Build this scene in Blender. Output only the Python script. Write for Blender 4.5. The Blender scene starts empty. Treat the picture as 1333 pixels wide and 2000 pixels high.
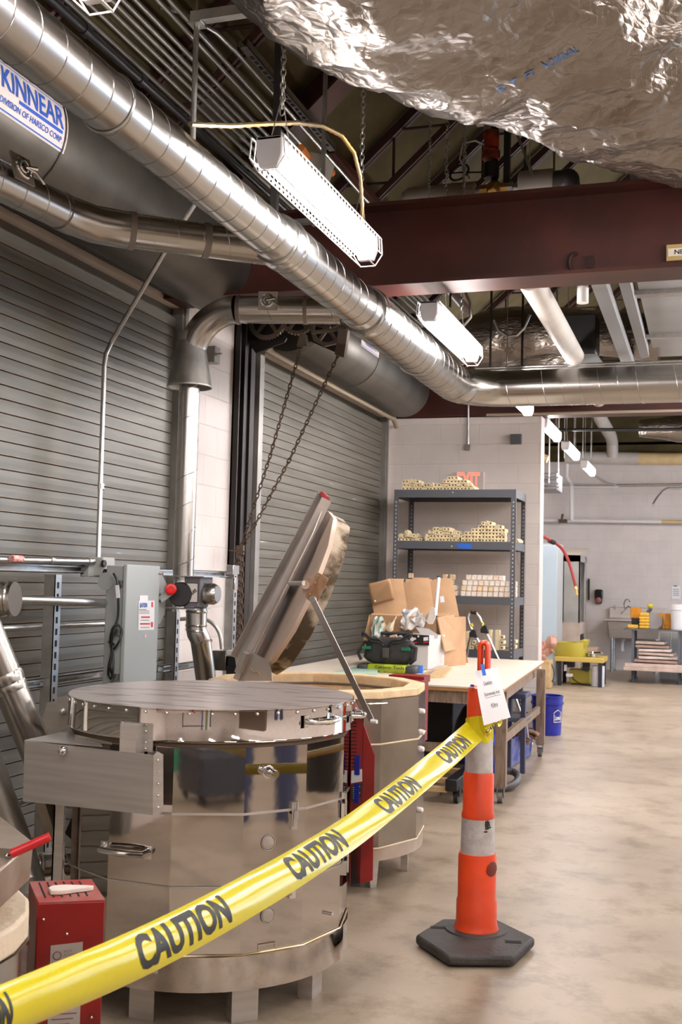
import bpy, bmesh, math, random
from mathutils import Vector as V, Matrix, noise
random.seed(7)
PI = math.pi
C = bpy.context.scene.collection
S = bpy.context.scene

# ------------------------------------------------------------------ camera
EYE = V((0, 0, 1.42)); FPX = 2175.0
AX = V((0.9494, -0.0041, -0.3141)); AY = V((0.3131, -0.0662, 0.9474)); AZ = V((0.0247, 0.9978, 0.0616))
def ray(px, py):
    c = V(((px - 666.5) / FPX, -(py - 1000) / FPX, 1.0))
    return V((AX.dot(c), AY.dot(c), AZ.dot(c)))
def P(px, py, x=None, y=None, z=None, d=None):      # surveying aid: the place in the room seen at a point of the photo on a given plane
    r = ray(px, py)
    if x is not None: t = x / r.x
    elif y is not None: t = y / r.y
    elif z is not None: t = (z - EYE.z) / r.z
    else: t = d
    return EYE + r * t
cam_d = bpy.data.cameras.new('camera'); cam = bpy.data.objects.new('camera', cam_d); C.objects.link(cam)
cx = V((AX.x, AY.x, AZ.x)).normalized(); cy = V((AX.y, AY.y, AZ.y)); cz = V((AX.z, AY.z, AZ.z)).normalized()
cy = (cy - cx * cy.dot(cx)).normalized(); cz = -(cx.cross(cy)) if cx.cross(cy).dot(cz) < 0 else cx.cross(cy)
cam.matrix_world = Matrix(((cx.x, cy.x, -cz.x, EYE.x), (cx.y, cy.y, -cz.y, EYE.y), (cx.z, cy.z, -cz.z, EYE.z), (0, 0, 0, 1)))
if cam.matrix_world.to_3x3().determinant() < 0:
    cz = -cz
    cam.matrix_world = Matrix(((cx.x, cy.x, -cz.x, EYE.x), (cx.y, cy.y, -cz.y, EYE.y), (cx.z, cy.z, -cz.z, EYE.z), (0, 0, 0, 1)))
cam_d.sensor_fit = 'VERTICAL'; cam_d.sensor_height = 36; cam_d.sensor_width = 24; cam_d.lens = 36 * FPX / 2000
cam_d.clip_start = 0.05; cam_d.clip_end = 100
cam_d.dof.use_dof = True; cam_d.dof.focus_distance = 4.1; cam_d.dof.aperture_fstop = 9.0
S.camera = cam
S.view_settings.view_transform = 'Standard'; S.view_settings.look = 'None'; S.view_settings.gamma = 1
S.view_settings.use_curve_mapping = False
S.view_settings.exposure = 0.36
w = bpy.data.worlds.new('world'); S.world = w; w.use_nodes = True
w.node_tree.nodes['Background'].inputs[0].default_value = (0.75, 0.85, 1, 1); w.node_tree.nodes['Background'].inputs[1].default_value = 0.05
S.cycles.use_denoising = True
S.cycles.max_bounces = 8; S.cycles.glossy_bounces = 4; S.cycles.diffuse_bounces = 4
S.cycles.caustics_reflective = False; S.cycles.caustics_refractive = False
S.cycles.sample_clamp_indirect = 6
LAMP_E = 62.0        # strength of the lamp tubes
SKY_E = 4.5          # daylight in the side windows

# ------------------------------------------------------------------ materials
MATS = {}
def mat(name, col, rough=0.5, metal=0.0, var=0.0, vscale=6.0, bump=0.0, bscale=60.0, emit=None, estr=0.0, col2=None, stretch=None, spec=None, coat=0.0, lo=0.35, hi=0.65, rvar=0.0, detail=6):
    if name in MATS: return MATS[name]
    m = bpy.data.materials.new(name); m.use_nodes = True; nt = m.node_tree; b = nt.nodes['Principled BSDF']
    b.inputs['Base Color'].default_value = (*col, 1); b.inputs['Roughness'].default_value = rough; b.inputs['Metallic'].default_value = metal
    if spec is not None: b.inputs['Specular IOR Level'].default_value = spec
    if coat: b.inputs['Coat Weight'].default_value = coat; b.inputs['Coat Roughness'].default_value = 0.08
    if emit: b.inputs['Emission Color'].default_value = (*emit, 1); b.inputs['Emission Strength'].default_value = estr
    if var or bump or col2 or rvar:
        tc = nt.nodes.new('ShaderNodeTexCoord'); mp = nt.nodes.new('ShaderNodeMapping'); nt.links.new(tc.outputs['Object'], mp.inputs[0])
        if stretch: mp.inputs['Scale'].default_value = stretch
        n = nt.nodes.new('ShaderNodeTexNoise'); n.inputs['Scale'].default_value = vscale; n.inputs['Detail'].default_value = detail; nt.links.new(mp.outputs[0], n.inputs['Vector'])
    if var or col2:
        cr = nt.nodes.new('ShaderNodeValToRGB'); c2 = col2 or tuple(max(0, c * (1 - var)) for c in col)
        c1 = col if col2 else tuple(min(1, c * (1 + var)) for c in col)
        cr.color_ramp.elements[0].position = lo; cr.color_ramp.elements[1].position = hi
        cr.color_ramp.elements[0].color = (*c2, 1); cr.color_ramp.elements[1].color = (*c1, 1)
        nt.links.new(n.outputs[0], cr.inputs[0]); nt.links.new(cr.outputs[0], b.inputs['Base Color'])
    if rvar:
        mr = nt.nodes.new('ShaderNodeMapRange'); mr.inputs['To Min'].default_value = max(0, rough - rvar); mr.inputs['To Max'].default_value = rough + rvar
        nt.links.new(n.outputs[0], mr.inputs[0]); nt.links.new(mr.outputs[0], b.inputs['Roughness'])
    if bump:
        n2 = nt.nodes.new('ShaderNodeTexNoise'); n2.inputs['Scale'].default_value = bscale; n2.inputs['Detail'].default_value = 4; nt.links.new(mp.outputs[0], n2.inputs['Vector'])
        bp = nt.nodes.new('ShaderNodeBump'); bp.inputs['Strength'].default_value = bump; bp.inputs['Distance'].default_value = 0.02
        nt.links.new(n2.outputs[0], bp.inputs['Height']); nt.links.new(bp.outputs[0], b.inputs['Normal'])
    MATS[name] = m
    return m
def block_wall_mat(name, plane):
    m = bpy.data.materials.new(name); m.use_nodes = True; nt = m.node_tree; b = nt.nodes['Principled BSDF']; N = nt.nodes.new; L = nt.links.new
    tc = N('ShaderNodeTexCoord'); sp = N('ShaderNodeSeparateXYZ'); cb = N('ShaderNodeCombineXYZ'); L(tc.outputs['Object'], sp.inputs[0])
    L(sp.outputs['Y' if plane == 'yz' else 'X'], cb.inputs[0]); L(sp.outputs['Z'], cb.inputs[1])
    br = N('ShaderNodeTexBrick'); br.inputs['Scale'].default_value = 1; br.inputs['Brick Width'].default_value = 0.406; br.inputs['Row Height'].default_value = 0.203
    br.inputs['Mortar Size'].default_value = 0.006; br.inputs['Mortar Smooth'].default_value = 0.6
    L(cb.outputs[0], br.inputs['Vector'])
    br.inputs['Color1'].default_value = (0.78, 0.71, 0.67, 1); br.inputs['Color2'].default_value = (0.755, 0.685, 0.645, 1); br.inputs['Mortar'].default_value = (0.725, 0.655, 0.615, 1)
    n = N('ShaderNodeTexNoise'); n.inputs['Scale'].default_value = 3; n.inputs['Detail'].default_value = 5; L(tc.outputs['Object'], n.inputs[0])
    mx = N('ShaderNodeMix'); mx.data_type = 'RGBA'; mx.blend_type = 'MULTIPLY'; mx.inputs[0].default_value = 0.25
    L(br.outputs[0], mx.inputs[6]); L(n.outputs[0], mx.inputs[7]); L(mx.outputs[2], b.inputs['Base Color'])
    n2 = N('ShaderNodeTexNoise'); n2.inputs['Scale'].default_value = 90; L(tc.outputs['Object'], n2.inputs[0])
    inv = N('ShaderNodeMath'); inv.operation = 'MULTIPLY'; inv.inputs[1].default_value = -1.0; L(br.outputs['Fac'], inv.inputs[0])
    ad = N('ShaderNodeMath'); ad.operation = 'MULTIPLY_ADD'; ad.inputs[1].default_value = 0.35; L(n2.outputs[0], ad.inputs[0]); L(inv.outputs[0], ad.inputs[2])
    bp = N('ShaderNodeBump'); bp.inputs['Strength'].default_value = 0.4; bp.inputs['Distance'].default_value = 0.004; L(ad.outputs[0], bp.inputs['Height']); L(bp.outputs[0], b.inputs['Normal'])
    b.inputs['Roughness'].default_value = 0.45
    return m
def concrete_mat():
    m = bpy.data.materials.new('concrete_floor'); m.use_nodes = True; nt = m.node_tree; b = nt.nodes['Principled BSDF']; N = nt.nodes.new; L = nt.links.new
    tc = N('ShaderNodeTexCoord')
    def nz(s, d, r=0.6):
        n = N('ShaderNodeTexNoise'); n.inputs['Scale'].default_value = s; n.inputs['Detail'].default_value = d; n.inputs['Roughness'].default_value = r; L(tc.outputs['Object'], n.inputs[0]); return n
    a = nz(0.9, 8); c = nz(4.5, 10, 0.72); f = nz(30, 6, 0.8)
    r1 = N('ShaderNodeValToRGB'); r1.color_ramp.elements[0].position = 0.3; r1.color_ramp.elements[1].position = 0.7
    r1.color_ramp.elements[0].color = (0.29, 0.225, 0.16, 1); r1.color_ramp.elements[1].color = (0.475, 0.385, 0.285, 1); L(a.outputs[0], r1.inputs[0])
    r2 = N('ShaderNodeValToRGB'); r2.color_ramp.elements[0].position = 0.33; r2.color_ramp.elements[1].position = 0.52
    r2.color_ramp.elements[0].color = (0.62, 0.58, 0.52, 1); r2.color_ramp.elements[1].color = (1, 1, 1, 1); L(c.outputs[0], r2.inputs[0])
    r3 = N('ShaderNodeValToRGB'); r3.color_ramp.elements[0].position = 0.27; r3.color_ramp.elements[1].position = 0.40
    r3.color_ramp.elements[0].color = (0.6, 0.56, 0.5, 1); r3.color_ramp.elements[1].color = (1, 1, 1, 1); L(f.outputs[0], r3.inputs[0])
    m1 = N('ShaderNodeMix'); m1.data_type = 'RGBA'; m1.blend_type = 'MULTIPLY'; m1.inputs[0].default_value = 1; L(r1.outputs[0], m1.inputs[6]); L(r2.outputs[0], m1.inputs[7])
    m2 = N('ShaderNodeMix'); m2.data_type = 'RGBA'; m2.blend_type = 'MULTIPLY'; m2.inputs[0].default_value = 1; L(m1.outputs[2], m2.inputs[6]); L(r3.outputs[0], m2.inputs[7])
    L(m2.outputs[2], b.inputs['Base Color'])
    mr = N('ShaderNodeMapRange'); mr.inputs['To Min'].default_value = 0.28; mr.inputs['To Max'].default_value = 0.5; L(c.outputs[0], mr.inputs[0]); L(mr.outputs[0], b.inputs['Roughness'])
    bp = N('ShaderNodeBump'); bp.inputs['Strength'].default_value = 0.08; bp.inputs['Distance'].default_value = 0.01; L(c.outputs[0], bp.inputs['Height']); L(bp.outputs[0], b.inputs['Normal'])
    return m
def foil_mat():
    m = bpy.data.materials.new('foil_insulation'); m.use_nodes = True; nt = m.node_tree; b = nt.nodes['Principled BSDF']; N = nt.nodes.new; L = nt.links.new
    b.inputs['Base Color'].default_value = (0.27, 0.24, 0.215, 1); b.inputs['Metallic'].default_value = 1; b.inputs['Roughness'].default_value = 0.30
    tc = N('ShaderNodeTexCoord'); n1 = N('ShaderNodeTexNoise'); n1.inputs['Scale'].default_value = 5; n1.inputs['Detail'].default_value = 8; n1.inputs['Distortion'].default_value = 1.4
    mp = N('ShaderNodeMapping'); mp.inputs['Scale'].default_value = (1, 1.0, 2.6); mp.inputs['Rotation'].default_value = (0.3, 0.5, 0.6); L(tc.outputs['Object'], mp.inputs[0]); L(mp.outputs[0], n1.inputs[0])
    v = N('ShaderNodeTexVoronoi'); v.feature = 'DISTANCE_TO_EDGE'; v.inputs['Scale'].default_value = 15; L(mp.outputs[0], v.inputs['Vector'])
    gr = N('ShaderNodeTexBrick'); gr.inputs['Scale'].default_value = 55; gr.offset = 0; gr.inputs['Brick Width'].default_value = 1; gr.inputs['Row Height'].default_value = 1; gr.inputs['Mortar Size'].default_value = 0.08; L(tc.outputs['Object'], gr.inputs['Vector'])
    a = N('ShaderNodeMath'); a.operation = 'MULTIPLY_ADD'; a.inputs[1].default_value = 0.8; L(v.outputs[0], a.inputs[0]); L(n1.outputs[0], a.inputs[2])
    a2 = N('ShaderNodeMath'); a2.operation = 'MULTIPLY_ADD'; a2.inputs[1].default_value = 0.012; L(gr.outputs['Fac'], a2.inputs[0]); L(a.outputs[0], a2.inputs[2])
    bp = N('ShaderNodeBump'); bp.inputs['Strength'].default_value = 0.5; bp.inputs['Distance'].default_value = 0.022; L(a2.outputs[0], bp.inputs['Height']); L(bp.outputs[0], b.inputs['Normal'])
    return m
def slat_mat():
    m = bpy.data.materials.new('shutter_slats'); m.use_nodes = True; nt = m.node_tree; b = nt.nodes['Principled BSDF']; N = nt.nodes.new; L = nt.links.new
    tc = N('ShaderNodeTexCoord'); mp = N('ShaderNodeMapping'); mp.inputs['Scale'].default_value = (1, 0.6, 9); L(tc.outputs['Object'], mp.inputs[0])
    n = N('ShaderNodeTexNoise'); n.inputs['Scale'].default_value = 2.2; n.inputs['Detail'].default_value = 7; L(mp.outputs[0], n.inputs[0])
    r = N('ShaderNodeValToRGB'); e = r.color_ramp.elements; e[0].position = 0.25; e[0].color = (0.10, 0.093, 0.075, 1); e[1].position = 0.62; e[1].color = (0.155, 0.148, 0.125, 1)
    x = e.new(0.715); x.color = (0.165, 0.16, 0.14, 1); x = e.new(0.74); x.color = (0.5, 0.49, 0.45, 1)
    L(n.outputs[0], r.inputs[0])
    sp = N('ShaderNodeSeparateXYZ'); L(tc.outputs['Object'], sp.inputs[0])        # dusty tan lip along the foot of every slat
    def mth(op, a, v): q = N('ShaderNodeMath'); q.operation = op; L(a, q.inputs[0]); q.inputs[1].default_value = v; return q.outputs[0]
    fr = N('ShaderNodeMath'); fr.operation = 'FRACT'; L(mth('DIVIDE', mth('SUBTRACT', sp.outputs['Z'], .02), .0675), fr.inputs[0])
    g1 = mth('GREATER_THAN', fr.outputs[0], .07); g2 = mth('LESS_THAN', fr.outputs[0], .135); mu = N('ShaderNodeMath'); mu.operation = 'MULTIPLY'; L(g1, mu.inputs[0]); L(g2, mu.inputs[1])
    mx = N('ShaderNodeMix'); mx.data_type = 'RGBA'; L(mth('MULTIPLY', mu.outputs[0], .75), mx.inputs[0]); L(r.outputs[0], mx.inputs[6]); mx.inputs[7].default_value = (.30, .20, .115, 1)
    L(mx.outputs[2], b.inputs['Base Color']); b.inputs['Metallic'].default_value = 0.2; b.inputs['Roughness'].default_value = 0.42
    return m
def plank_mat(name, c1, c2, scale=(1, 1, 1), s=7, rough=0.55):
    m = bpy.data.materials.new(name); m.use_nodes = True; nt = m.node_tree; b = nt.nodes['Principled BSDF']; N = nt.nodes.new; L = nt.links.new
    tc = N('ShaderNodeTexCoord'); mp = N('ShaderNodeMapping'); mp.inputs['Scale'].default_value = scale; L(tc.outputs['Object'], mp.inputs[0])
    n = N('ShaderNodeTexNoise'); n.inputs['Scale'].default_value = s; n.inputs['Detail'].default_value = 9; n.inputs['Distortion'].default_value = 0.8; L(mp.outputs[0], n.inputs[0])
    r = N('ShaderNodeValToRGB'); r.color_ramp.elements[0].position = 0.35; r.color_ramp.elements[1].position = 0.65; r.color_ramp.elements[0].color = (*c1, 1); r.color_ramp.elements[1].color = (*c2, 1)
    L(n.outputs[0], r.inputs[0]); L(r.outputs[0], b.inputs['Base Color']); b.inputs['Roughness'].default_value = rough
    return m
galv = mat('galvanized_duct', (0.47, 0.455, 0.43), 0.25, 1.0, var=0.03, vscale=3, rvar=0.02, stretch=(1, 1, 1))
galv_d = mat('galvanized_old', (0.46, 0.45, 0.42), 0.4, 1.0, var=0.2, vscale=9)
steel = mat('mirror_steel', (0.53, 0.485, 0.445), 0.045, 1.0, bump=0.035, bscale=3.2)
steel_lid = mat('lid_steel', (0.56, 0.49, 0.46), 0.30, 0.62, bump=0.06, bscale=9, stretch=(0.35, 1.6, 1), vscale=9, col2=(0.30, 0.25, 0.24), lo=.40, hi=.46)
steel_b = mat('brushed_steel', (0.56, 0.52, 0.48), 0.38, 0.78, var=0.08, vscale=7, stretch=(0.4, 0.4, 9), rvar=0.06)
steel_w = mat('weathered_steel', (0.33, 0.30, 0.265), 0.17, 1.0, var=0.15, vscale=4, rvar=0.12)
chrome = mat('chrome', (0.78, 0.78, 0.78), 0.12, 1.0)
zinc = mat('zinc_strut', (0.52, 0.52, 0.51), 0.34, 1.0, var=0.1, vscale=20)
blackm = mat('black_plastic', (0.012, 0.012, 0.013), 0.4)
dark = mat('dark_iron', (0.035, 0.03, 0.028), 0.5, 0.6)
slot = mat('black_slot', (0.004, 0.004, 0.004), 0.9)
redp = mat('red_enamel', (0.23, 0.003, 0.003), 0.33, var=0.08, vscale=4)
redd = mat('red_enamel_dusty', (0.34, 0.02, 0.018), 0.5, col2=(0.34, 0.12, 0.10), vscale=14)
white = mat('white_paint', (0.8, 0.79, 0.77), 0.4)
paper = mat('white_paper', (0.82, 0.81, 0.83), 0.7)
primer = mat('red_oxide_primer', (0.062, 0.014, 0.009), 0.5, var=0.3, vscale=3)
primer_d = mat('joist_primer', (0.045, 0.014, 0.010), 0.55, var=0.2, vscale=4)
brick = mat('soft_firebrick', (0.80, 0.60, 0.36), 0.85, var=0.12, vscale=12, bump=0.15, bscale=80)
post_m = mat('kiln_post_clay', (0.80, 0.68, 0.43), 0.8, var=0.12, vscale=25)
post_w = mat('kiln_brick_white', (0.82, 0.72, 0.60), 0.8, col2=(0.62, 0.45, 0.26), vscale=18)
card = mat('cardboard', (0.46, 0.275, 0.145), 0.75, var=0.1, vscale=5)
yellow = mat('tape_yellow', (0.60, 0.51, 0.007), 0.22, spec=0.6, bump=0.03, bscale=12)
orange = mat('cone_orange', (0.72, 0.062, 0.012), 0.38, var=0.1, vscale=8)
reflective = mat('reflective_sleeve', (0.52, 0.50, 0.48), 0.45, 0.25, var=0.12, vscale=30, bump=0.1, bscale=120)
rubber = mat('black_rubber', (0.035, 0.030, 0.026), 0.6, var=0.35, vscale=9, bump=0.2, bscale=90)
shelf_m = mat('shelf_grey', (0.095, 0.10, 0.115), 0.45)
ply = plank_mat('plywood_top', (0.70, 0.60, 0.49), (0.78, 0.69, 0.58), (1, 6, 1), 5)
ply_edge = plank_mat('plywood_edge', (0.35, 0.16, 0.05), (0.5, 0.27, 0.1), (2, 2, 60), 4)
wood = plank_mat('wood_leg', (0.17, 0.115, 0.08), (0.32, 0.235, 0.175), (6, 6, 1), 6)
pine = plank_mat('pine_board', (0.50, 0.33, 0.15), (0.62, 0.44, 0.23), (1, 8, 8), 6)
bluep = mat('blue_plastic', (0.012, 0.02, 0.30), 0.35, var=0.15, vscale=10)
bluet = mat('blue_tape', (0.02, 0.14, 0.62), 0.6)
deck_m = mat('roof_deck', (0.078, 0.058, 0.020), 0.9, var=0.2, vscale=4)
pipe_w = mat('white_pipe_wrap', (0.5, 0.465, 0.42), 0.55, var=0.06, vscale=6)
pipe_t = mat('tan_pipe_wrap', (0.62, 0.46, 0.24), 0.6, var=0.12, vscale=6)
brass = mat('brass', (0.65, 0.40, 0.13), 0.3, 1.0)
hood_m = mat('shutter_hood', (0.105, 0.095, 0.08), 0.45, 0.7, var=0.2, vscale=3, bump=0.05, bscale=4)
cabgrey = mat('grey_enamel', (0.33, 0.35, 0.335), 0.4)
foil = foil_mat(); slats = slat_mat()
lampm = mat('lamp_diffuser', (1, 1, 1), 0.5, emit=(1.0, 0.935, 0.92), estr=LAMP_E)
lampw = mat('lamp_housing', (0.62, 0.60, 0.62), 0.4)
inkb = mat('black_ink', (0.015, 0.014, 0.013), 0.5)
inkblue = mat('blue_ink', (0.03, 0.09, 0.42), 0.5)
inkred = mat('red_ink', (0.6, 0.02, 0.03), 0.5)

# ------------------------------------------------------------------ mesh helpers
class MB:
    def __init__(s): s.bm = bmesh.new()
    def box(s, c, size, R=None):
        hx, hy, hz = [q / 2 for q in size]; c = V(c); vs = []
        for dx, dy, dz in ((-1,-1,-1),(1,-1,-1),(1,1,-1),(-1,1,-1),(-1,-1,1),(1,-1,1),(1,1,1),(-1,1,1)):
            p = V((dx * hx, dy * hy, dz * hz))
            if R is not None: p = R @ p
            vs.append(s.bm.verts.new(c + p))
        for f in ((0,3,2,1),(4,5,6,7),(0,1,5,4),(1,2,6,5),(2,3,7,6),(3,0,4,7)): s.bm.faces.new([vs[i] for i in f])
        return s
    def b2(s, lo, hi):
        lo, hi = V(lo), V(hi); return s.box((lo + hi) / 2, [abs(hi[i] - lo[i]) for i in range(3)])
    def bar(s, p0, p1, w, h, up=(0, 0, 1)):             # rectangular bar between two points
        p0, p1 = V(p0), V(p1); d = p1 - p0; L = d.length; d.normalize(); u = V(up)
        if abs(d.dot(u)) > 0.98: u = V((1, 0, 0))
        sd = d.cross(u).normalized(); u = sd.cross(d).normalized()
        R = Matrix((sd, d, u)).transposed()
        return s.box((p0 + p1) / 2, (w, L, h), R)
    def ring(s, c, t, r, n, u=None):
        t = V(t).normalized()
        if u is None: u = V((0, 0, 1)) if abs(t.z) < 0.9 else V((1, 0, 0))
        a = t.cross(u).normalized(); b = t.cross(a).normalized()
        return [s.bm.verts.new(V(c) + (a * math.cos(2 * PI * i / n) + b * math.sin(2 * PI * i / n)) * r) for i in range(n)]
    def tube(s, pts, r, n=12, caps=True, closed=False):
        pts = [V(p) for p in pts]; m = len(pts); rs = r if isinstance(r, (list, tuple)) else [r] * m
        u = None; rings = []
        for i, p in enumerate(pts):
            if closed: t = pts[(i + 1) % m] - pts[i - 1]
            else: t = pts[min(i + 1, m - 1)] - pts[max(i - 1, 0)]
            if t.length < 1e-9: t = V((0, 0, 1))
            t.normalize()
            if u is None:
                u = V((0, 0, 1)) if abs(t.z) < 0.9 else V((1, 0, 0))
            u = (u - t * u.dot(t)).normalized()
            a = t.cross(u).normalized()
            rings.append([s.bm.verts.new(p + (a * math.cos(2 * PI * k / n) + u * math.sin(2 * PI * k / n)) * rs[i]) for k in range(n)])
        for i in range(m if closed else m - 1):
            A, B = rings[i], rings[(i + 1) % m]
            for k in range(n): s.bm.faces.new((A[k], A[(k + 1) % n], B[(k + 1) % n], B[k]))
        if caps and not closed:
            s.bm.faces.new(rings[0][::-1]); s.bm.faces.new(rings[-1])
        return s
    def cyl(s, p0, p1, r, r1=None, n=20, caps=True): return s.tube([p0, p1], [r, r if r1 is None else r1], n, caps)
    def lathe(s, prof, c=(0, 0, 0), n=32, axis=(0, 0, 1), cap=True):   # prof: (radius, height) pairs
        c = V(c); ax = V(axis).normalized(); q = ax.to_track_quat('Z', 'Y').to_matrix(); rings = []
        for r, h in prof:
            rings.append([s.bm.verts.new(c + q @ V((r * math.cos(2 * PI * k / n), r * math.sin(2 * PI * k / n), h))) for k in range(n)])
        for A, B in zip(rings, rings[1:]):
            for k in range(n): s.bm.faces.new((A[k], A[(k + 1) % n], B[(k + 1) % n], B[k]))
        if cap: s.bm.faces.new(rings[0][::-1]); s.bm.faces.new(rings[-1])
        return s
    def prism(s, poly, ext):
        ext = V(ext); a = [s.bm.verts.new(V(p)) for p in poly]; b = [s.bm.verts.new(V(p) + ext) for p in poly]; n = len(poly)
        s.bm.faces.new(a[::-1]); s.bm.faces.new(b)
        for i in range(n): s.bm.faces.new((a[i], a[(i + 1) % n], b[(i + 1) % n], b[i]))
        return s
    def grid(s, f, nu, nv):
        g = [[s.bm.verts.new(V(f(i / nu, j / nv))) for j in range(nv + 1)] for i in range(nu + 1)]
        for i in range(nu):
            for j in range(nv): s.bm.faces.new((g[i][j], g[i + 1][j], g[i + 1][j + 1], g[i][j + 1]))
        return s
    def helix(s, p0, p1, R, pitch, r=0.0025, n=4, seg=28):
        p0, p1 = V(p0), V(p1); d = p1 - p0; L = d.length; d.normalize()
        u = V((0, 0, 1)) if abs(d.z) < 0.9 else V((1, 0, 0)); a = d.cross(u).normalized(); b = d.cross(a)
        N = max(2, int(L / pitch * seg))
        return s.tube([p0 + d * (L * i / N) + (a * math.cos(2 * PI * L * i / N / pitch) + b * math.sin(2 * PI * L * i / N / pitch)) * R for i in range(N + 1)], r, n)
    def sphere(s, c, r, n=12, sc=(1, 1, 1)):
        prof = [(max(1e-4, math.sin(PI * i / n)), -math.cos(PI * i / n)) for i in range(n + 1)]
        k0 = len(s.bm.verts); s.lathe([(a * r, h * r) for a, h in prof], (0, 0, 0), n * 2, cap=False)
        s.bm.verts.ensure_lookup_table()
        for v in s.bm.verts[k0:]: v.co = V(c) + V((v.co.x * sc[0], v.co.y * sc[1], v.co.z * sc[2]))
        return s
    def mesh(s, name, m, bevel=0, smooth=True):
        bm = s.bm; bmesh.ops.recalc_face_normals(bm, faces=bm.faces)
        me = bpy.data.meshes.new(name); bm.to_mesh(me); bm.free(); me.materials.append(m)
        if smooth:
            for p in me.polygons: p.use_smooth = True
            me.set_sharp_from_angle(angle=math.radians(35))
        return me
def add_bevel(o, w):
    b = o.modifiers.new('bevel', 'BEVEL'); b.width = w; b.segments = 2; b.limit_method = 'ANGLE'; b.angle_limit = math.radians(40); b.harden_normals = False
def obj(name, mb, m, parent=None, bevel=0, label=None, smooth=True):
    o = bpy.data.objects.new(name, mb.mesh(name, m, smooth=smooth)); C.objects.link(o)
    if bevel: add_bevel(o, bevel)
    if parent is not None: put(o, parent)
    if label: o['label'] = label
    return o
def wm(o):
    m = Matrix.Translation(o.location) @ o.rotation_euler.to_matrix().to_4x4()
    return wm(o.parent) @ o.matrix_parent_inverse @ m if o.parent else m
def put(o, parent):
    o.parent = parent; o.matrix_parent_inverse = wm(parent).inverted()
def tag(o, label, cat, group=None, kind=None):
    o['label'] = label; o['category'] = cat
    if group: o['group'] = group
    if kind: o['kind'] = kind
    return o
def thing(name, label, cat, loc, group=None):
    o = bpy.data.objects.new(name, None); C.objects.link(o); o.location = V(loc); o.empty_display_size = 0.05
    return tag(o, label, cat, group)
def struct(name, mb, m, parent=None, **k):
    o = obj(name, mb, m, parent, **k)
    if parent is None: o['kind'] = 'structure'
    return o
def copy_tree(o, parent=None):
    c = o.copy(); C.objects.link(c)
    if parent is not None: c.parent = parent
    for ch in o.children: copy_tree(ch, c)
    return c
def textmesh(s, bold=0.0):
    cu = bpy.data.curves.new('t', 'FONT'); cu.body = s; cu.size = 1; cu.offset = bold; cu.resolution_u = 3; cu.dimensions = '2D'; cu.fill_mode = 'BOTH'
    cu.dimensions = '2D'
    o = bpy.data.objects.new('t', cu); C.objects.link(o)
    dg = bpy.context.evaluated_depsgraph_get(); me = bpy.data.meshes.new_from_object(o.evaluated_get(dg))
    C.objects.unlink(o); bpy.data.objects.remove(o); bpy.data.curves.remove(cu)
    return me
def text(name, s, c, u, v, wd, ht, m, parent=None, bold=0.0, fn=None, label=None, shear=0.0):
    me = textmesh(s, bold)
    if fn:                                            # cut finely enough to follow a curved surface
        bm = bmesh.new(); bm.from_mesh(me)
        a0, a1 = min(q.co.x for q in bm.verts), max(q.co.x for q in bm.verts); b0, b1 = min(q.co.y for q in bm.verts), max(q.co.y for q in bm.verts)
        for k in range(1, 30): bmesh.ops.bisect_plane(bm, geom=bm.verts[:] + bm.edges[:] + bm.faces[:], plane_co=(a0 + (a1 - a0) * k / 30, 0, 0), plane_no=(1, 0, 0))
        for k in range(1, 10): bmesh.ops.bisect_plane(bm, geom=bm.verts[:] + bm.edges[:] + bm.faces[:], plane_co=(0, b0 + (b1 - b0) * k / 10, 0), plane_no=(0, 1, 0))
        bm.to_mesh(me); bm.free()
    xs = [q.co.x for q in me.vertices]; ys = [q.co.y for q in me.vertices]
    x0, x1, y0, y1 = min(xs), max(xs), min(ys), max(ys)
    c, u, v = V(c), V(u).normalized(), V(v).normalized(); nn = u.cross(v)
    for q in me.vertices:
        a = (q.co.x - x0) / (x1 - x0) - 0.5; b = (q.co.y - y0) / (y1 - y0) - 0.5
        q.co = fn(a, b) if fn else c + u * (a + shear * b) * wd + v * b * ht + nn * 0.0012
    me.name = name; me.materials.clear(); me.materials.append(m)
    o = bpy.data.objects.new(name, me); C.objects.link(o)
    if parent is not None: put(o, parent)
    if label: o['label'] = label
    return o
def link_pts(c, d, side, L, wd, n=10):
    pts = []
    for k in range(n):
        a = 2 * PI * k / n; pts.append(V(c) + V(d) * (math.cos(a) * L / 2) + V(side) * (math.sin(a) * wd / 2))
    return pts
def chain_mb(mb, p0, p1, L=0.032, wd=0.018, r=0.0026, sag=0.0, n=8):
    p0, p1 = V(p0), V(p1); d = (p1 - p0); D = d.length; d.normalize(); step = L * 0.72; N = int(D / step)
    u = V((0, 0, 1)) if abs(d.z) < 0.9 else V((1, 0, 0)); a = d.cross(u).normalized(); b = d.cross(a)
    for i in range(N + 1):
        c = p0 + d * (i * step); mb.tube(link_pts(c, d, a if i % 2 else b, L, wd, n), r, 5, closed=True)
    return mb
def arc(c, r, a0, a1, n, e1, e2):
    return [V(c) + (V(e1) * math.cos(a0 + (a1 - a0) * i / n) + V(e2) * math.sin(a0 + (a1 - a0) * i / n)) * r for i in range(n + 1)]
def duct(mb, p0, p1, R, pitch=0.12, n=40, r=0.0028):
    mb.cyl(p0, p1, R, n=n); mb.helix(p0, p1, R, pitch, r)
    return mb
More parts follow.
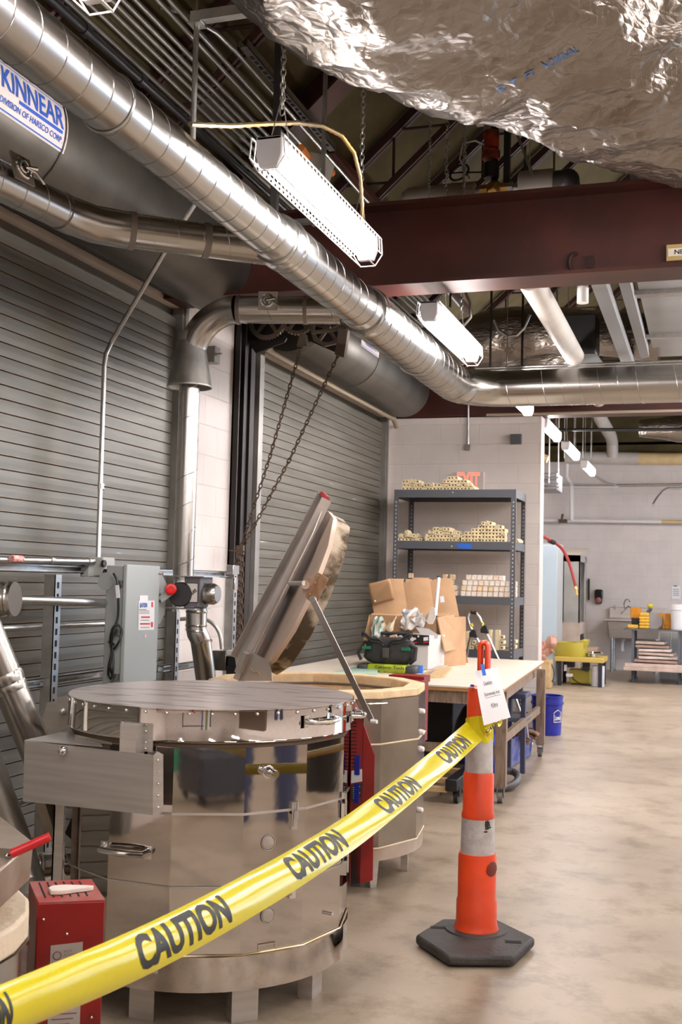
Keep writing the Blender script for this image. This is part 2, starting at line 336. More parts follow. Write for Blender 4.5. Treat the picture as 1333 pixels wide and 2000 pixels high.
# ------------------------------------------------------------------ setting
XL = -3.19
block_x = block_wall_mat('painted_block_x', 'xz'); block_y = block_wall_mat('painted_block_y', 'yz')
floor_m = concrete_mat()
mb = MB(); mb.b2((XL - .3, -5.2, -.1), (6.4, 20.4, 0)); struct('floor', mb, floor_m)
mb = MB()
for y0, y1 in ((-5, 1.0), (6.3, 7.52), (11.02, 20.1)): mb.b2((XL - .2, y0, 0), (XL, y1, 3.12))
mb.b2((XL - .2, -5, 3.12), (XL, 20.1, 3.95)); struct('wall_left', mb, block_y)
mb = MB(); mb.b2((XL, 11.14, 0), (-1.60, 11.38, 3.12)); struct('wall_partition', mb, block_x)
mb = MB(); mb.b2((XL - .2, 19.9, 0), (6.2, 20.1, 8.2)); struct('wall_far', mb, block_x)
mb = MB(); mb.b2((XL, 19.84, 3.62), (6.0, 19.9, 3.95)); mb.prism([(XL, 19.84, 3.9), (6.0, 19.84, 3.9), (1.4, 19.84, 8.0)], (0, .05, 0)); struct('trim_1', mb, deck_m)
mb = MB(); mb.b2((XL - .2, -5.2, 0), (6.2, -5, 8.2)); struct('wall_near', mb, block_x)
WIN = [(12.2, 17.6)]
mb = MB(); mb.b2((6, -5, 0), (6.2, 20, .5)); mb.b2((6, -5, 2.9), (6.2, 20, 3.95)); mb.b2((6, -5, .5), (6.2, 12.2, 2.9)); mb.b2((6, 17.6, .5), (6.2, 20, 2.9))
struct('wall_right', mb, block_y)
skym = mat('daylight_glass', (.6, .75, 1), .3, emit=(.50, .72, 1.0), estr=SKY_E)
for i, (a, b) in enumerate(WIN):
    f = MB()
    for y in (a, (a + b) / 2, b): f.b2((6.0, y - .04, .5), (6.1, y + .04, 2.9))
    f.b2((6.0, a, .46), (6.1, b, .54)); f.b2((6.0, a, 2.86), (6.1, b, 2.94)); r = struct('window_%d' % (i + 1), f, zinc)
    for k in range(2):
        g = MB(); g.b2((6.12, a + k * (b - a) / 2, .5), (6.14, a + (k + 1) * (b - a) / 2, 2.9)); obj('window_pane', g, skym, r)
# roof: a steep gable of yellowish deck boards on steel bar joists
TS = .92
def roofz(x, z0=3.87): return z0 + TS * (x - XL)
xr = 1.4
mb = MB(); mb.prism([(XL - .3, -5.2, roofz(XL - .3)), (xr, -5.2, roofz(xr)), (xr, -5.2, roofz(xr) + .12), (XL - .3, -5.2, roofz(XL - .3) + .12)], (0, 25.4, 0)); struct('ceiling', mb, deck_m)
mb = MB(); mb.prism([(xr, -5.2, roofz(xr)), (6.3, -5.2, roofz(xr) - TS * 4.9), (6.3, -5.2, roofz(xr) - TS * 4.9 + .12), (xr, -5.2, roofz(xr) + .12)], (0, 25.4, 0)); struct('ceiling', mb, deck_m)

# roller doors
PITCH = .0675
def roller_door(n, y0, y1, label_g):
    d = MB(); N = int(3.10 / PITCH); poly = []; xf = XL - .03
    prof = []
    for i in range(N):
        z = i * PITCH + .02
        prof += [(xf - .02, z), (xf - .02, z + .0045), (xf, z + .006), (xf + .001, z + .036), (xf, z + PITCH - .0005)]
    g = d
    A = [g.bm.verts.new((x, y0, z)) for x, z in prof]; B = [g.bm.verts.new((x, y1, z)) for x, z in prof]
    for i in range(len(prof) - 1): g.bm.faces.new((A[i], B[i], B[i + 1], A[i + 1]))
    d.b2((xf - .06, y0, 0), (xf - .03, y1, 3.12))
    r = struct('door_%d' % n, d, slats, smooth=False)
    r['label'] = label_g
    gm = steel_gd = mat('door_guide', (.30, .29, .27), .4, .6, var=.15, vscale=5)
    for k, y in enumerate((y0, y1)):
        g = MB(); s = 1 if k == 0 else -1
        g.b2((XL - .05, y - s * .04, 0), (XL + .035, y, 3.14)); g.b2((XL - .05, y, 0), (XL + .03, y + s * .055, 3.14) if k == 0 else (XL + .02, y + s * .02, 3.14)); obj('guide_rail', g, gm, r)
    return r
roller_door(1, .95, 6.30, 'grey roller shutter door behind the kilns at the near left')
roller_door(2, 7.58, 11.0, 'grey roller shutter door beside the partition wall')
# door stop tube and dark angle post between the two doors
mb = MB(); mb.b2((XL, 7.13, 0), (XL + .012, 7.5, 3.7)); mb.b2((XL, 7.13, 0), (XL + .05, 7.145, 3.7)); mb.b2((XL, 7.22, 0), (XL + .05, 7.24, 3.7)); mb.b2((XL, 7.38, 0), (XL + .03, 7.46, 3.3))
tag(obj('steel_post', mb, dark), 'dark steel angle post on the wall between the two roller doors', 'post')

def hood(name, y0, y1, label, sticker=None):
    t = thing(name, label, 'hood', (XL, y0, 3.0)); c = V((-2.94, 0, 3.35)); R = .275
    prof = [V((XL, 0, 3.66))] + [c + V((math.cos(a), 0, math.sin(a))) * R for a in [math.radians(100 - 10 * k) for k in range(25)]] + [V((XL, 0, 3.16))]
    m = MB(); n = len(prof)
    rows = []
    for y, k in ((y0, .93), (y0 + .03, 1), (y1 - .12, 1), (y1 - .05, .97), (y1 - .015, .88), (y1, .7)):
        rows.append([m.bm.verts.new((XL + (p.x - XL) * (k if k == 1 else (1 - (1 - k) * .55)), y, c.z + (p.z - c.z) * k)) for p in prof])
    for A, B in zip(rows, rows[1:]):
        for i in range(n - 1): m.bm.faces.new((A[i], B[i], B[i + 1], A[i + 1]))
    m.bm.faces.new(rows[0]); m.bm.faces.new(rows[-1][::-1])
    obj('hood_cover', m, hood_m, t)
    for y in (y0 + 1.4, y0 + 3.2):
        if y < y1 - .5: m = MB(); m.tube([(p.x + (.006 if p.x > XL else 0), y, p.z) for p in prof], .004, 6); obj('seam_band', m, hood_m, t)
    return t, c, R
h1, hc, hR = hood('shutter_hood', .9, 6.46, 'large dark rounded sheet metal hood over the near roller door')
h2, hc, hR = hood('shutter_hood', 7.56, 10.84, 'shorter rounded metal hood over the far roller door beside the chain gears')
m = MB(); m.tube([(-3.10, 7.50, 3.115), (-3.08, 7.62, 3.10), (-3.07, 10.9, 3.09), (-3.07, 11.02, 3.02)], .028, 10); obj('stop_tube', m, mat('tan_tube', (.36, .30, .22), .5), h2)
m = MB(); m.tube([(-3.10, 1.0, 3.115), (-3.07, 6.2, 3.12)], .024, 10); obj('stop_tube', m, dark, h1)
def hood_pt(a, y, off=.003): return hc + V((math.cos(a) * (hR + off), y, math.sin(a) * (hR + off)))
def sticker(t, y0, y1, a0, a1, words):     # curved label on the hood: white panel, blue frame and lettering
    def f(u, v, off): return hood_pt(a1 + (a0 - a1) * (1 - v), y0 + (y1 - y0) * u, off)
    m = MB(); m.grid(lambda u, v: f(u, v, .002), 8, 8); p = obj('label_panel', m, mat('label_cream', (.62, .56, .52), .5), t)
    m = MB()
    for (ua, ub, va, vb) in ((.03, .97, .04, .07), (.03, .97, .93, .95), (.03, .045, .05, .95), (.955, .97, .05, .95)):
        m.grid(lambda u, v: f(ua + (ub - ua) * u, va + (vb - va) * v, .003), 8, 3)
    m.grid(lambda u, v: f(.3 + .62 * u, .34 + .07 * v, .0035), 8, 2)
    obj('label_frame', m, inkblue, p)
    for s, va, vb, ua, ub in words:
        text('lettering', s, (0, 0, 0), (1, 0, 0), (0, 1, 0), 1, 1, inkblue, p, bold=.02, fn=lambda a, b: f((ua + ub) / 2 + a * (ub - ua), (va + vb) / 2 + b * (vb - va), .0045))
aa0, aa1 = math.radians(28), math.radians(-12)
sticker(h1, 3.60, 4.12, math.radians(-22), math.radians(22), (('KINNEAR', .44, .86, .07, .93), ('DIVISION OF HARSCO CORP.', .16, .28, .07, .93)))
sticker(h2, 8.45, 8.98, math.radians(-8), math.radians(30), (('KINNEAR', .44, .86, .07, .93), ('HARSCO', .16, .28, .2, .8)))

# ------------------------------------------------------------------ beams and joists
def ibeam(p0, p1, hgt, wid, tf=.02, tw=.014, up=(0, 0, 1)):
    m = MB(); p0, p1, u = V(p0), V(p1), V(up).normalized()
    m.bar(p0 + u * tf / 2, p1 + u * tf / 2, wid, tf, up); m.bar(p0 + u * (hgt - tf / 2), p1 + u * (hgt - tf / 2), wid, tf, up); m.bar(p0 + u * hgt / 2, p1 + u * hgt / 2, tw, hgt - tf, up)
    return m
bt = thing('steel_beam', 'deep dark red steel beam crossing in front of the far ceiling, with a small NEW sticker', 'beam', (XL, 6.18, 3.12))
obj('beam_web', ibeam((XL, 6.18, 3.12), (6, 6.18, 3.12), .49, .26), primer, bt)
b2 = tag(obj('steel_beam', ibeam((XL, 11.26, 3.13), (6, 11.26, 3.13), .49, .26), primer), 'dark red steel beam resting on top of the partition wall', 'beam')
m = MB(); c0 = P(1303, 480, y=6.165); m.b2((c0.x, 6.150, c0.z - .088), (c0.x + .3, 6.170, c0.z)); st = obj('sticker', m, mat('tan_sticker', (.48, .33, .13), .6), bt, label='tan sticker with a cream strip')
m = MB(); m.b2((c0.x + .008, 6.147, c0.z - .065), (c0.x + .3, 6.15, c0.z - .022)); obj('strip', m, mat('cream', (.75, .68, .55), .6), st)
text('lettering', 'NEW', (c0.x + .085, 6.1465, c0.z - .043), (1, 0, 0), (0, 0, 1), .085, .025, inkb, st, bold=.01)
m = MB(); cc = P(1130, 512, y=6.16)
m.tube(arc((cc.x - .02, 6.163, cc.z), .05, math.radians(60), math.radians(240), 10, (.6, 0, 0), (0, 0, 1)), .012, 6); m.box((cc.x + .065, 6.163, cc.z - .005), (.03, .02, .07)); obj('chalk_mark', m, mat('mark', (.035, .012, .012), .8), bt)
# rafter girder and bar joists following the roof slope
def slope_pt(x, y, z0): return V((x, y, z0 + TS * (x - XL)))
upv = V((-TS, 0, 1)).normalized()
g = ibeam(slope_pt(XL, 6.48, 3.62), slope_pt(1.3, 6.48, 3.62), .30, .22, up=upv); g2 = MB(); 
tag(obj('roof_girder', g, primer), 'dark red steel girder rising with the roof slope above the cross beam', 'girder')
for y in (2.85, 4.05, 5.25, 7.66, 8.85, 10.05, 12.4, 13.6, 14.8, 16.0, 17.2, 18.4):
    m = MB()
    for zz, s in ((3.42, .045), (3.79, .06)):
        for dy in (-.022, .022): m.bar(slope_pt(XL, y + dy, zz), slope_pt(1.3, y + dy, zz), s * .5, s, upv)
    x = XL + .15; k = 0
    while x < 1.1:
        if k % 2 == 0: m.cyl(slope_pt(x, y, 3.42), slope_pt(x, y, 3.79), .011, n=6)
        else: m.cyl(slope_pt(x, y, 3.42), slope_pt(x - .40, y, 3.79), .011, n=6)
        x += .0 if k % 2 == 0 else .42; k += 1
    where = {2.85: 'nearest the camera', 4.05: 'second from the camera', 5.25: 'just before the sloping girder', 7.66: 'first beyond the cross beam', 8.85: 'second beyond the cross beam', 10.05: 'third beyond the cross beam'}.get(y)
    o = obj('roof_joist', m, primer_d)
    tag(o, ('thin dark red open web joist on the roof slope, ' + where) if where else 'open web roof joist above the far room, dark against the deck', 'joist', 'open web joists under the roof deck')
# lower soffit of the beam bay: bridging angle running along the roof
m = MB(); m.bar(slope_pt(-2.32, 6.6, 3.38), slope_pt(-2.32, 11, 3.38), .05, .05); tag(obj('bridging_angle', m, primer), 'dark red angle iron bracing running lengthwise under the joists', 'brace')

# ------------------------------------------------------------------ lamps
def make_lamp(y0, label, full=True, x=-1.5, z=2.9, L=1.22, ins=.12):
    t = thing('strip_light', label, 'lamp', (x, y0, z), 'chain hung strip lights')
    m = MB(); m.b2((x - .048, y0, z + .085), (x + .048, y0 + L, z + .10))
    for yy in (y0, y0 + L):
        m.prism([(x - .05, yy, z + .10), (x + .05, yy, z + .10), (x + .05, yy, z + .03), (x + .035, yy, z - .012), (x - .035, yy, z - .012), (x - .05, yy, z + .03)], (0, .03 if yy == y0 else -.03, 0))
    obj('housing', m, lampw, t, bevel=.004)
    m = MB(); pr = [(.046, .084)] + [(.046 * math.cos(a), .035 - .046 * math.sin(a)) for a in [PI * k / 10 for k in range(0, 11)]] + [(-.046, .084)]
    m.prism([(x + a, y0 + .03, z + b) for a, b in pr], (0, L - .06, 0)); obj('diffuser', m, lampm, t)
    if full:
        m = MB()                                      # wire guard
        corners = [(-.062, .095), (-.068, .02), (-.035, -.03), (.035, -.03), (.068, .02), (.062, .095)]
        for a, b in corners: m.bar((x + a, y0 - .01, z + b), (x + a, y0 + L + .01, z + b), .004, .004)
        n = 32
        for k in range(n + 1):
            y = y0 - .01 + (L + .02) * k / n
            for (a, b), (c, d) in ((corners[0], corners[1]), (corners[4], corners[5])): m.bar((x + a, y, z + b), (x + c, y, z + d), .003, .003)
        for y in (y0 - .01, y0 + L + .01): m.tube([(x + a, y, z + b) for a, b in corners], .003, 5)
        for k in range(1, 28):
            y = y0 + L * k / 28
            m.bar((x - .068, y - .008, z + .012), (x - .068, y + .008, z + .012), .003, .012)
        obj('wire_guard', m, white, t)
    for yy, s in ((y0 + ins, 1), (y0 + L - ins, 1)):
        m = MB(); top = V((x, yy, z + .30))
        for q in (-.10, .10):
            m.tube([(x, yy + q, z + .10), top], .0025, 5)
        zt = roofz(x) if x < 1.4 else roofz(1.4) - TS * (x - 1.4)
        if full: chain_mb(m, top - V((0, 0, .06)), (x, yy, zt), L=.034, wd=.02, r=.0028)
        else: m.cyl(top, (x, yy, zt), .004, n=5)
        obj('chain', m, galv_d, t)
    return t
LY = [1.22, 3.60, 6.0, 8.42, 11.45, 13.35, 15.45]
names = ['end of a strip light at the top edge of the picture above the near duct', 'strip light with wire guard nearest the long duct, hung in front of the red beam', 'strip light hung just beyond the red beam beside the duct', 'bright strip light peeking out below the duct elbow', 'strip light right beside the end of the partition wall', 'middle strip light of the distant row over the far room', 'farthest strip light in view, above the white far pipe', 'strip light at the very end of the far room']
for i, (y, l) in enumerate(zip(LY, names)):
    if i < 7: make_lamp(y, l, full=i < 3, L=1.22 if i < 4 else 1.15, ins={6.0: .37}.get(y, .12), x=-1.5 if i < 4 else -1.63, z=2.9 if i < 4 else 3.05)
for x in (1.3, 4.1):
    for y in (-3.2, -.6, 2.0, 4.6, 7.6, 10.2, 13.0, 16.0):
        make_lamp(y, 'added strip light out of view, brightening the partition wall', full=False, x=x, z=3.0, ins={10.2: .42}.get(y, .12))
for y in (6.9, 9.3, 12.2, 15.2): make_lamp(y, 'added strip light out of view, brightening the partition wall', full=False, x=.55, z=3.0, ins=.3)  # extra lamp row added out of view to brighten the partition wall
make_lamp(-1.2, 'strip light behind the camera', full=False); make_lamp(-3.6, 'strip light behind the camera', full=False)
# ------------------------------------------------------------------ main duct and its branches
DX, DZ = -1.80, 2.90
t = thing('spiral_duct', 'long shiny spiral duct running the length of the room and turning right over the shelving', 'duct', (DX, 1, DZ))
obj('duct_run', duct(MB(), (DX, -3, DZ), (DX, 4.42, DZ), .092, .125, r=.0022), galv, t)
obj('duct_run', duct(MB(), (DX, 4.42, DZ), (DX, 5.72, DZ), .112, .13, r=.0022), galv, t)
obj('duct_run', duct(MB(), (DX, 5.72, DZ), (DX, 7.95, DZ), .135, .14, r=.0025), galv, t)
m = MB()
m.lathe([(.094, -.10), (.098, -.09), (.098, -.03), (.116, .05), (.118, .10), (.114, .11)], (DX, 4.42, DZ), 40, (0, 1, 0)); obj('reducer', m, galv, t)
m = MB()
m.lathe([(.114, -.10), (.118, -.09), (.118, -.02), (.139, .05), (.141, .11), (.137, .12)], (DX, 5.72, DZ), 40, (0, 1, 0)); obj('reducer', m, galv, t)
m = MB(); el = arc((DX + .36, 7.95, DZ), .36, PI, PI / 2, 16, (1, 0, 0), (0, 1, 0)); m.tube(el, .136, 40)
for k in (0, 5, 11, 16): m.tube([V(el[k]) - V((0, .001, 0)), V(el[k]) + V((.001, .002, 0))], .139, 40)
obj('elbow', m, galv, t)
obj('duct_run', duct(MB(), (DX + .36, 8.31, DZ), (6, 8.31, DZ), .137, .135, r=.0025), galv, t)
for y, r in ((1.9, .092), (3.0, .092), (6.9, .135)):
    m = MB(); m.tube(arc((DX, y, DZ), r + .003, 0, 2 * PI, 32, (1, 0, 0), (0, 0, 1)), .005, 4); obj('hanger_band', m, zinc, t)
def damper(parent, c, u, v, nn, s=.055):
    c, u, v, nn = V(c), V(u).normalized(), V(v).normalized(), V(nn).normalized()
    m = MB(); m.prism([c - u * s - v * s, c + u * s - v * s, c + u * s + v * s, c - u * s + v * s], nn * .008); q = obj('damper_plate', m, steel_b, parent)
    m = MB(); m.tube(arc(c + nn * .012, s * .66, 0, 2 * PI, 24, u, v), .007, 6, closed=True); m.tube(arc(c + nn * .014, s * .33, 0, 2 * PI, 16, u, v), .006, 6, closed=True)
    m.tube([c + nn * .02, c + nn * .03 + u * s * .8 - v * s * .2, c + nn * .03 + u * s * 1.5 - v * s * .8], .005, 6); m.tube([c + nn * .02, c + nn * .03 + u * s * 1.0 + v * s * .15], .008, 6)
    obj('damper_lever', m, chrome, q)
BZ = 2.88
t = thing('branch_duct', 'spiral branch duct joining the long duct from the upper left, beside the near shutter', 'duct', (-2.45, 4.0, BZ))
a0, a1, a2, a3 = V((-2.75, 1.2, BZ)), V((-2.485, 3.86, BZ)), V((-2.36, 4.10, BZ)), V((-1.86, 4.50, BZ))
obj('duct_run', duct(MB(), a0, a1, .073, .13, r=.002), galv, t)
m = MB(); m.tube([a1 - (a1 - a0).normalized() * .05, a1, (a1 + a2) / 2 + V((-.025, .02, 0)), a2, a2 + (a3 - a2).normalized() * .04], .078, 36); obj('elbow', m, galv, t)
obj('duct_run', duct(MB(), a2, a3, .073, .11, r=.002), galv, t)
dd = (a3 - a2).normalized(); 
for q in ((a2 + dd * .02, a2 + dd * .045, .081), (a3 - dd * .30, a3 - dd * .272, .077)): m = MB(); m.tube([q[0], q[1]], q[2], 36); obj('collar', m, mat('duct_sealant', (.30, .27, .25), .55, .3), t)
dn = (a1 - a0).normalized(); cpl = P(32, 318, x=-2.47)
damper(t, V((a0.x + dn.x / dn.y * (cpl.y - a0.y) + .075, cpl.y, BZ + .045)), dn, (-.3, 0, 1), (1, 0, .3))
t = thing('kiln_vent_duct', 'vertical spiral vent duct with flared cone and round elbow to the long duct', 'duct', (-2.72, 5.5, 1.5))
VX, VY = -2.72, 5.50
zc0, zc1 = P(370, 660, x=VX).z, P(370, 757, x=VX).z
e0 = V((VX, VY, BZ - .27)); el = arc((VX + .27, VY, BZ - .27), .27, PI, PI / 2, 16, (1, 0, 0), (0, 0, 1)); end = V((-1.9, VY + .14, BZ)); 
m = MB(); m.tube(el, .078, 36); obj('elbow', m, galv, t)
duct(q := MB(), el[-1], end, .074, .17, r=.002); obj('duct_run', q, galv, t)
duct(q := MB(), (VX, VY, zc0), e0, .073, .10, r=.002); obj('duct_run', q, galv_d, t)
d3 = (end - el[-1]).normalized()
for q in (((VX, VY, e0.z - .02), (VX, VY, e0.z + .012), .080), ((VX, VY, zc0 - .02), (VX, VY, zc0 + .03), .078), (el[-1], el[-1] + d3 * .02, .081), (end - d3 * .2, end - d3 * .18, .078)): m = MB(); m.tube([q[0], q[1]], q[2], 36); obj('collar', m, mat('duct_sealant', (.30, .27, .25), .55, .3), t)
damper(t, el[-1] + d3 * .20 + V((0, -.078, .03)), d3, (0, 0, 1), (0, -1, 0), .05)
m = MB(); m.lathe([(.075, zc0), (.078, zc0 - .02), (.122, zc1 + .01), (.124, zc1)], (VX, VY, 0), 40, cap=False); o = obj('flared_cone', m, galv_d, t)
sm = o.modifiers.new('thick', 'SOLIDIFY'); sm.thickness = .003
duct(q := MB(), (VX, VY, 1.40), (VX, VY, zc1 + .16), .056, .16, r=.002); obj('lower_pipe', q, galv, t)
m = MB(); m.b2((VX - .02, VY, zc0 + .1), (VX + .14, VY + .01, zc0 + .11)); 

# grey box on the pier behind the flared cone
m = MB(); bb = P(418, 693, x=XL + .06); m.b2((XL, bb.y - .03, bb.z - .055), (XL + .08, bb.y + .06, bb.z + .055)); o = obj('wall_sensor', m, cabgrey, bevel=.004); tag(o, 'small grey box on the pier beside the flared cone', 'sensor')
m = MB(); m.cyl((XL, bb.y + .02, bb.z), (XL + .14, bb.y - .05, bb.z - .005), .006, n=8); m.box((XL + .085, bb.y, bb.z), (.01, .03, .02)); obj('sensor_arm', m, zinc, o)

# ------------------------------------------------------------------ conduits under the roof
def slope_hit(px, py, z0):
    r = ray(px, py); s = (z0 - TS * XL - EYE.z) / (r.z - TS * r.x); return EYE + r * s
cpts = [(293, .0095), (325, .0095), (350, .0095), (370, .0095), (389, .0095), (411, .0095), (448, .0095), (468, .0095)]
loc = ['lowest', 'second lowest', 'third', 'fourth', 'fifth', 'sixth', 'second highest', 'highest']
for k, (px, r) in enumerate(cpts):
    c = slope_hit(px, 150, 3.30)
    m = MB(); m.cyl((c.x, -2, c.z), (c.x, 12 if k < 6 else 6.6, c.z), r + .003, n=10)
    for y in (2.9, 5.9 - .12 * (k % 3), 8.9): m.cyl((c.x, y - .03, c.z), (c.x, y + .03, c.z), r + .007, n=10)
    tag(obj('conduit', m, zinc), '%s of the parallel steel conduits in the rack running under the roof slope' % loc[k], 'conduit', 'parallel conduits under the roof')
c = slope_hit(268, 150, 3.22); m = MB(); m.cyl((c.x, -2, c.z), (c.x, 11, c.z), .021, n=14)
for y in (2.3, 4.1, 4.6): m.cyl((c.x, y - .025, c.z), (c.x, y + .025, c.z), .027, n=14)
tag(obj('black_pipe', m, mat('black_pipe', (.05, .05, .055), .3, .7)), 'black iron pipe right above the long duct', 'pipe')
# trapeze strut with rods, at top
ya = 3.8
pa = P(385, 35, y=ya); pb = P(520, 12, y=ya)
t = thing('trapeze_strut', 'grey steel channel strut hung above the duct at the top of the picture', 'strut', (pa.x, ya, pa.z))
m = MB(); m.b2((pa.x - .02, ya - .02, pa.z - .02), (pb.x + .25, ya + .02, pa.z + .02)); obj('channel', m, zinc, t)
m = MB(); m.b2((pa.x - .025, ya - .03, pa.z - .032), (pa.x + .03, ya + .03, pa.z - .024)); m.cyl((pa.x, ya, pa.z - .08), (pa.x, ya, pa.z + .02), .006, n=8); obj('plate_washer', m, zinc, t)
m = MB(); m.cyl((pa.x, ya, DZ + .02), (pa.x, ya, pa.z - .02), .011, n=10); obj('hanger_rod', m, galv_d, t)
m = MB(); m.cyl((pa.x, ya, pa.z), (pa.x, ya, roofz(pa.x)), .005, n=8); obj('threaded_rod', m, zinc, t)
# perforated strut channel and conduit beside it
ca, cb_ = slope_hit(468, 95, 3.30), slope_hit(636, 283, 3.30)
xs_, zs_ = (ca.x + cb_.x) / 2, (ca.z + cb_.z) / 2
t = thing('strut_channel', 'slotted steel strut channel running up beneath the joists beside the hanging chain', 'strut', (xs_, ca.y, zs_))
m = MB(); m.b2((xs_ - .006, ca.y, zs_), (xs_ + .042, cb_.y + .1, zs_ + .004)); m.b2((xs_ - .006, ca.y, zs_), (xs_ - .002, cb_.y + .1, zs_ + .04)); m.b2((xs_ + .038, ca.y, zs_), (xs_ + .042, cb_.y + .1, zs_ + .04)); obj('channel', m, zinc, t)
m = MB(); y = ca.y + .1
while y < cb_.y: m.b2((xs_ + .008, y, zs_ - .0015), (xs_ + .028, y + .035, zs_)); y += .06
obj('slots', m, slot, t)['kind'] = 'stuff'
m = MB(); m.tube([(xs_ - .17, ca.y - .55, zs_ - .04), (xs_ - .12, ca.y - .45, zs_ - .02), (xs_ - .045, ca.y - .2, zs_ - .01), (xs_ - .03, ca.y, zs_ - .01), (xs_ - .03, 10.5, zs_ - .01)], .0125, 10)
tag(obj('conduit', m, zinc), 'bright bent conduit alongside the slotted strut channel', 'conduit')
for k, (px, py, yy, wd, lb) in enumerate(((537, 385, 4.75, .016, 'dark square hanger post beside the near strip light'), (630, 385, 5.1, .009, 'thin dark hanger rod above the middle of the near strip light'))):
    a = P(px, py, y=yy); m = MB(); m.b2((a.x - wd, yy - wd, a.z - .12), (a.x + wd, yy + wd, roofz(a.x) )); m.b2((a.x - .05, yy - .02, a.z - .14), (a.x + .2, yy + .02, a.z - .12)); tag(obj('hanger_post', m, dark if k == 0 else galv_d), lb, 'hanger')
m = MB(); a = P(618, 325, y=5.3); m.box(a, (.13, .16, .09), Matrix.Rotation(.3, 3, 'Y')); o = obj('junction_box', m, mat('old_box', (.28, .26, .22), .5), bevel=.004); tag(o, 'grey metal junction box among the conduits behind the near strip light', 'junction box')
m = MB(); m.cyl(a + V((-.02, -.18, .03)), a + V((-.02, -.08, .02)), .022, n=10); m.cyl(a + V((.03, .08, .02)), a + V((.03, .16, .02)), .022, n=10); obj('copper_coupling', m, mat('orange_coupling', (.55, .16, .03), .5), o)
m = MB(); pts = [(372, 243, 3.45), (450, 246, 3.7), (520, 242, 3.9), (580, 240, 4.1), (630, 246, 4.3), (668, 265, 4.45), (692, 298, 4.55), (704, 345, 4.62), (708, 400, 4.66), (706, 445, 4.7), (702, 470, 4.72)]
pts = [P(a, b, y=c) for a, b, c in pts]; pts.append(V((-1.5, 4.72, 3.0)))
sp = []
for i in range(len(pts) - 1):
    for k in range(8): sp.append(pts[i].lerp(pts[i + 1], k / 8))
m.tube(sp, [.0085 if (i % 2) else .0105 for i in range(len(sp))], 8)
tag(obj('flex_cable', m, mat('armored_cable', (.48, .43, .33), .35, .8, col2=(.6, .36, .08), vscale=2.2)), 'armoured flexible cable looping over and down to the near strip light', 'cable')

# ------------------------------------------------------------------ foil wrapped duct overhead
def foil_tube(name, label, path, rad, nu, nv, amp, parent=None, seed=0, sq=.9):
    pts = [V(p) for p in path]; m = MB()
    def cen(u):
        k = u * (len(pts) - 1); i = min(int(k), len(pts) - 2); f = k - i
        p0 = pts[max(i - 1, 0)]; p1 = pts[i]; p2 = pts[i + 1]; p3 = pts[min(i + 2, len(pts) - 1)]
        return .5 * ((2 * p1) + (p2 - p0) * f + (2 * p0 - 5 * p1 + 4 * p2 - p3) * f * f + (3 * p1 - p0 - 3 * p2 + p3) * f ** 3)
    def rr(u):
        k = u * (len(rad) - 1); i = min(int(k), len(rad) - 2); return rad[i] + (rad[i + 1] - rad[i]) * (k - i)
    def f(u, v):
        c = cen(u); t = (cen(min(1, u + .01)) - cen(max(0, u - .01))).normalized(); a = t.cross(V((0, 0, 1))).normalized(); b = a.cross(t)
        an = 2 * PI * v; r = rr(u); p = c + a * math.cos(an) * r + b * math.sin(an) * r * sq
        q = p * 1.0 + V((seed, 0, 0))
        n = noise.noise(q * 1.6) * .9 + (1 - abs(noise.noise(q * 3.2 + V((3, 1, 0))))) ** 2 * .6 + abs(noise.noise(V((q.x * 11, q.y * 6, q.z * 16)))) * .22 + noise.noise(q * 26) * .07
        return p + (p - c).normalized() * amp * n
    m.grid(f, nu, nv); bmesh.ops.remove_doubles(m.bm, verts=m.bm.verts, dist=1e-5)
    o = obj(name, m, foil, parent)
    if label: tag(o, label, 'duct')
    return o
cpath = [P(440, -440, d=3.2), P(700, -255, d=3.75), P(985, -125, d=4.3), P(1190, -30, d=4.7), P(1370, 70, d=5.1), P(1700, 150, d=5.3)]
fo = foil_tube('insulated_duct', 'huge crumpled silver foil wrapped duct overhead at the top right', cpath, [.44, .57, .68, .69, .68, .62], 240, 150, .085)
# blue print on the foil
def onfoil(u, v):
    base = P(1112 + (v * 14), 102 + v * 20, d=3.62); a = P(960, 185, d=3.5); b = P(1130, 97, d=3.62); return a.lerp(b, u)
def foil_surface(px, py):
    dg = bpy.context.evaluated_depsgraph_get(); r = ray(px, py)
    ok, loc_, nrm, idx = fo.ray_cast(EYE, r.normalized())
    return (loc_ - r.normalized() * .004) if ok else P(px, py, d=4)
bpy.context.view_layer.update()
def ftext(s, x0, y0, x1, y1, h):
    def fn(a, b):
        x = x0 + (x1 - x0) * (a + .5) - b * h * .45; y = y0 + (y1 - y0) * (a + .5) - b * h * .85; return foil_surface(x, y)
    me = text('lettering', s, (0, 0, 0), (1, 0, 0), (0, 1, 0), 1, 1, mat('foil_ink', (.05, .14, .36), .4, .2), fo, bold=.01, fn=fn)
ftext('NOMINAL', 1062, 130, 1130, 96, 13); ftext('FT', 1028, 150, 1046, 141, 13); ftext('R T', 974, 177, 1012, 158, 13)

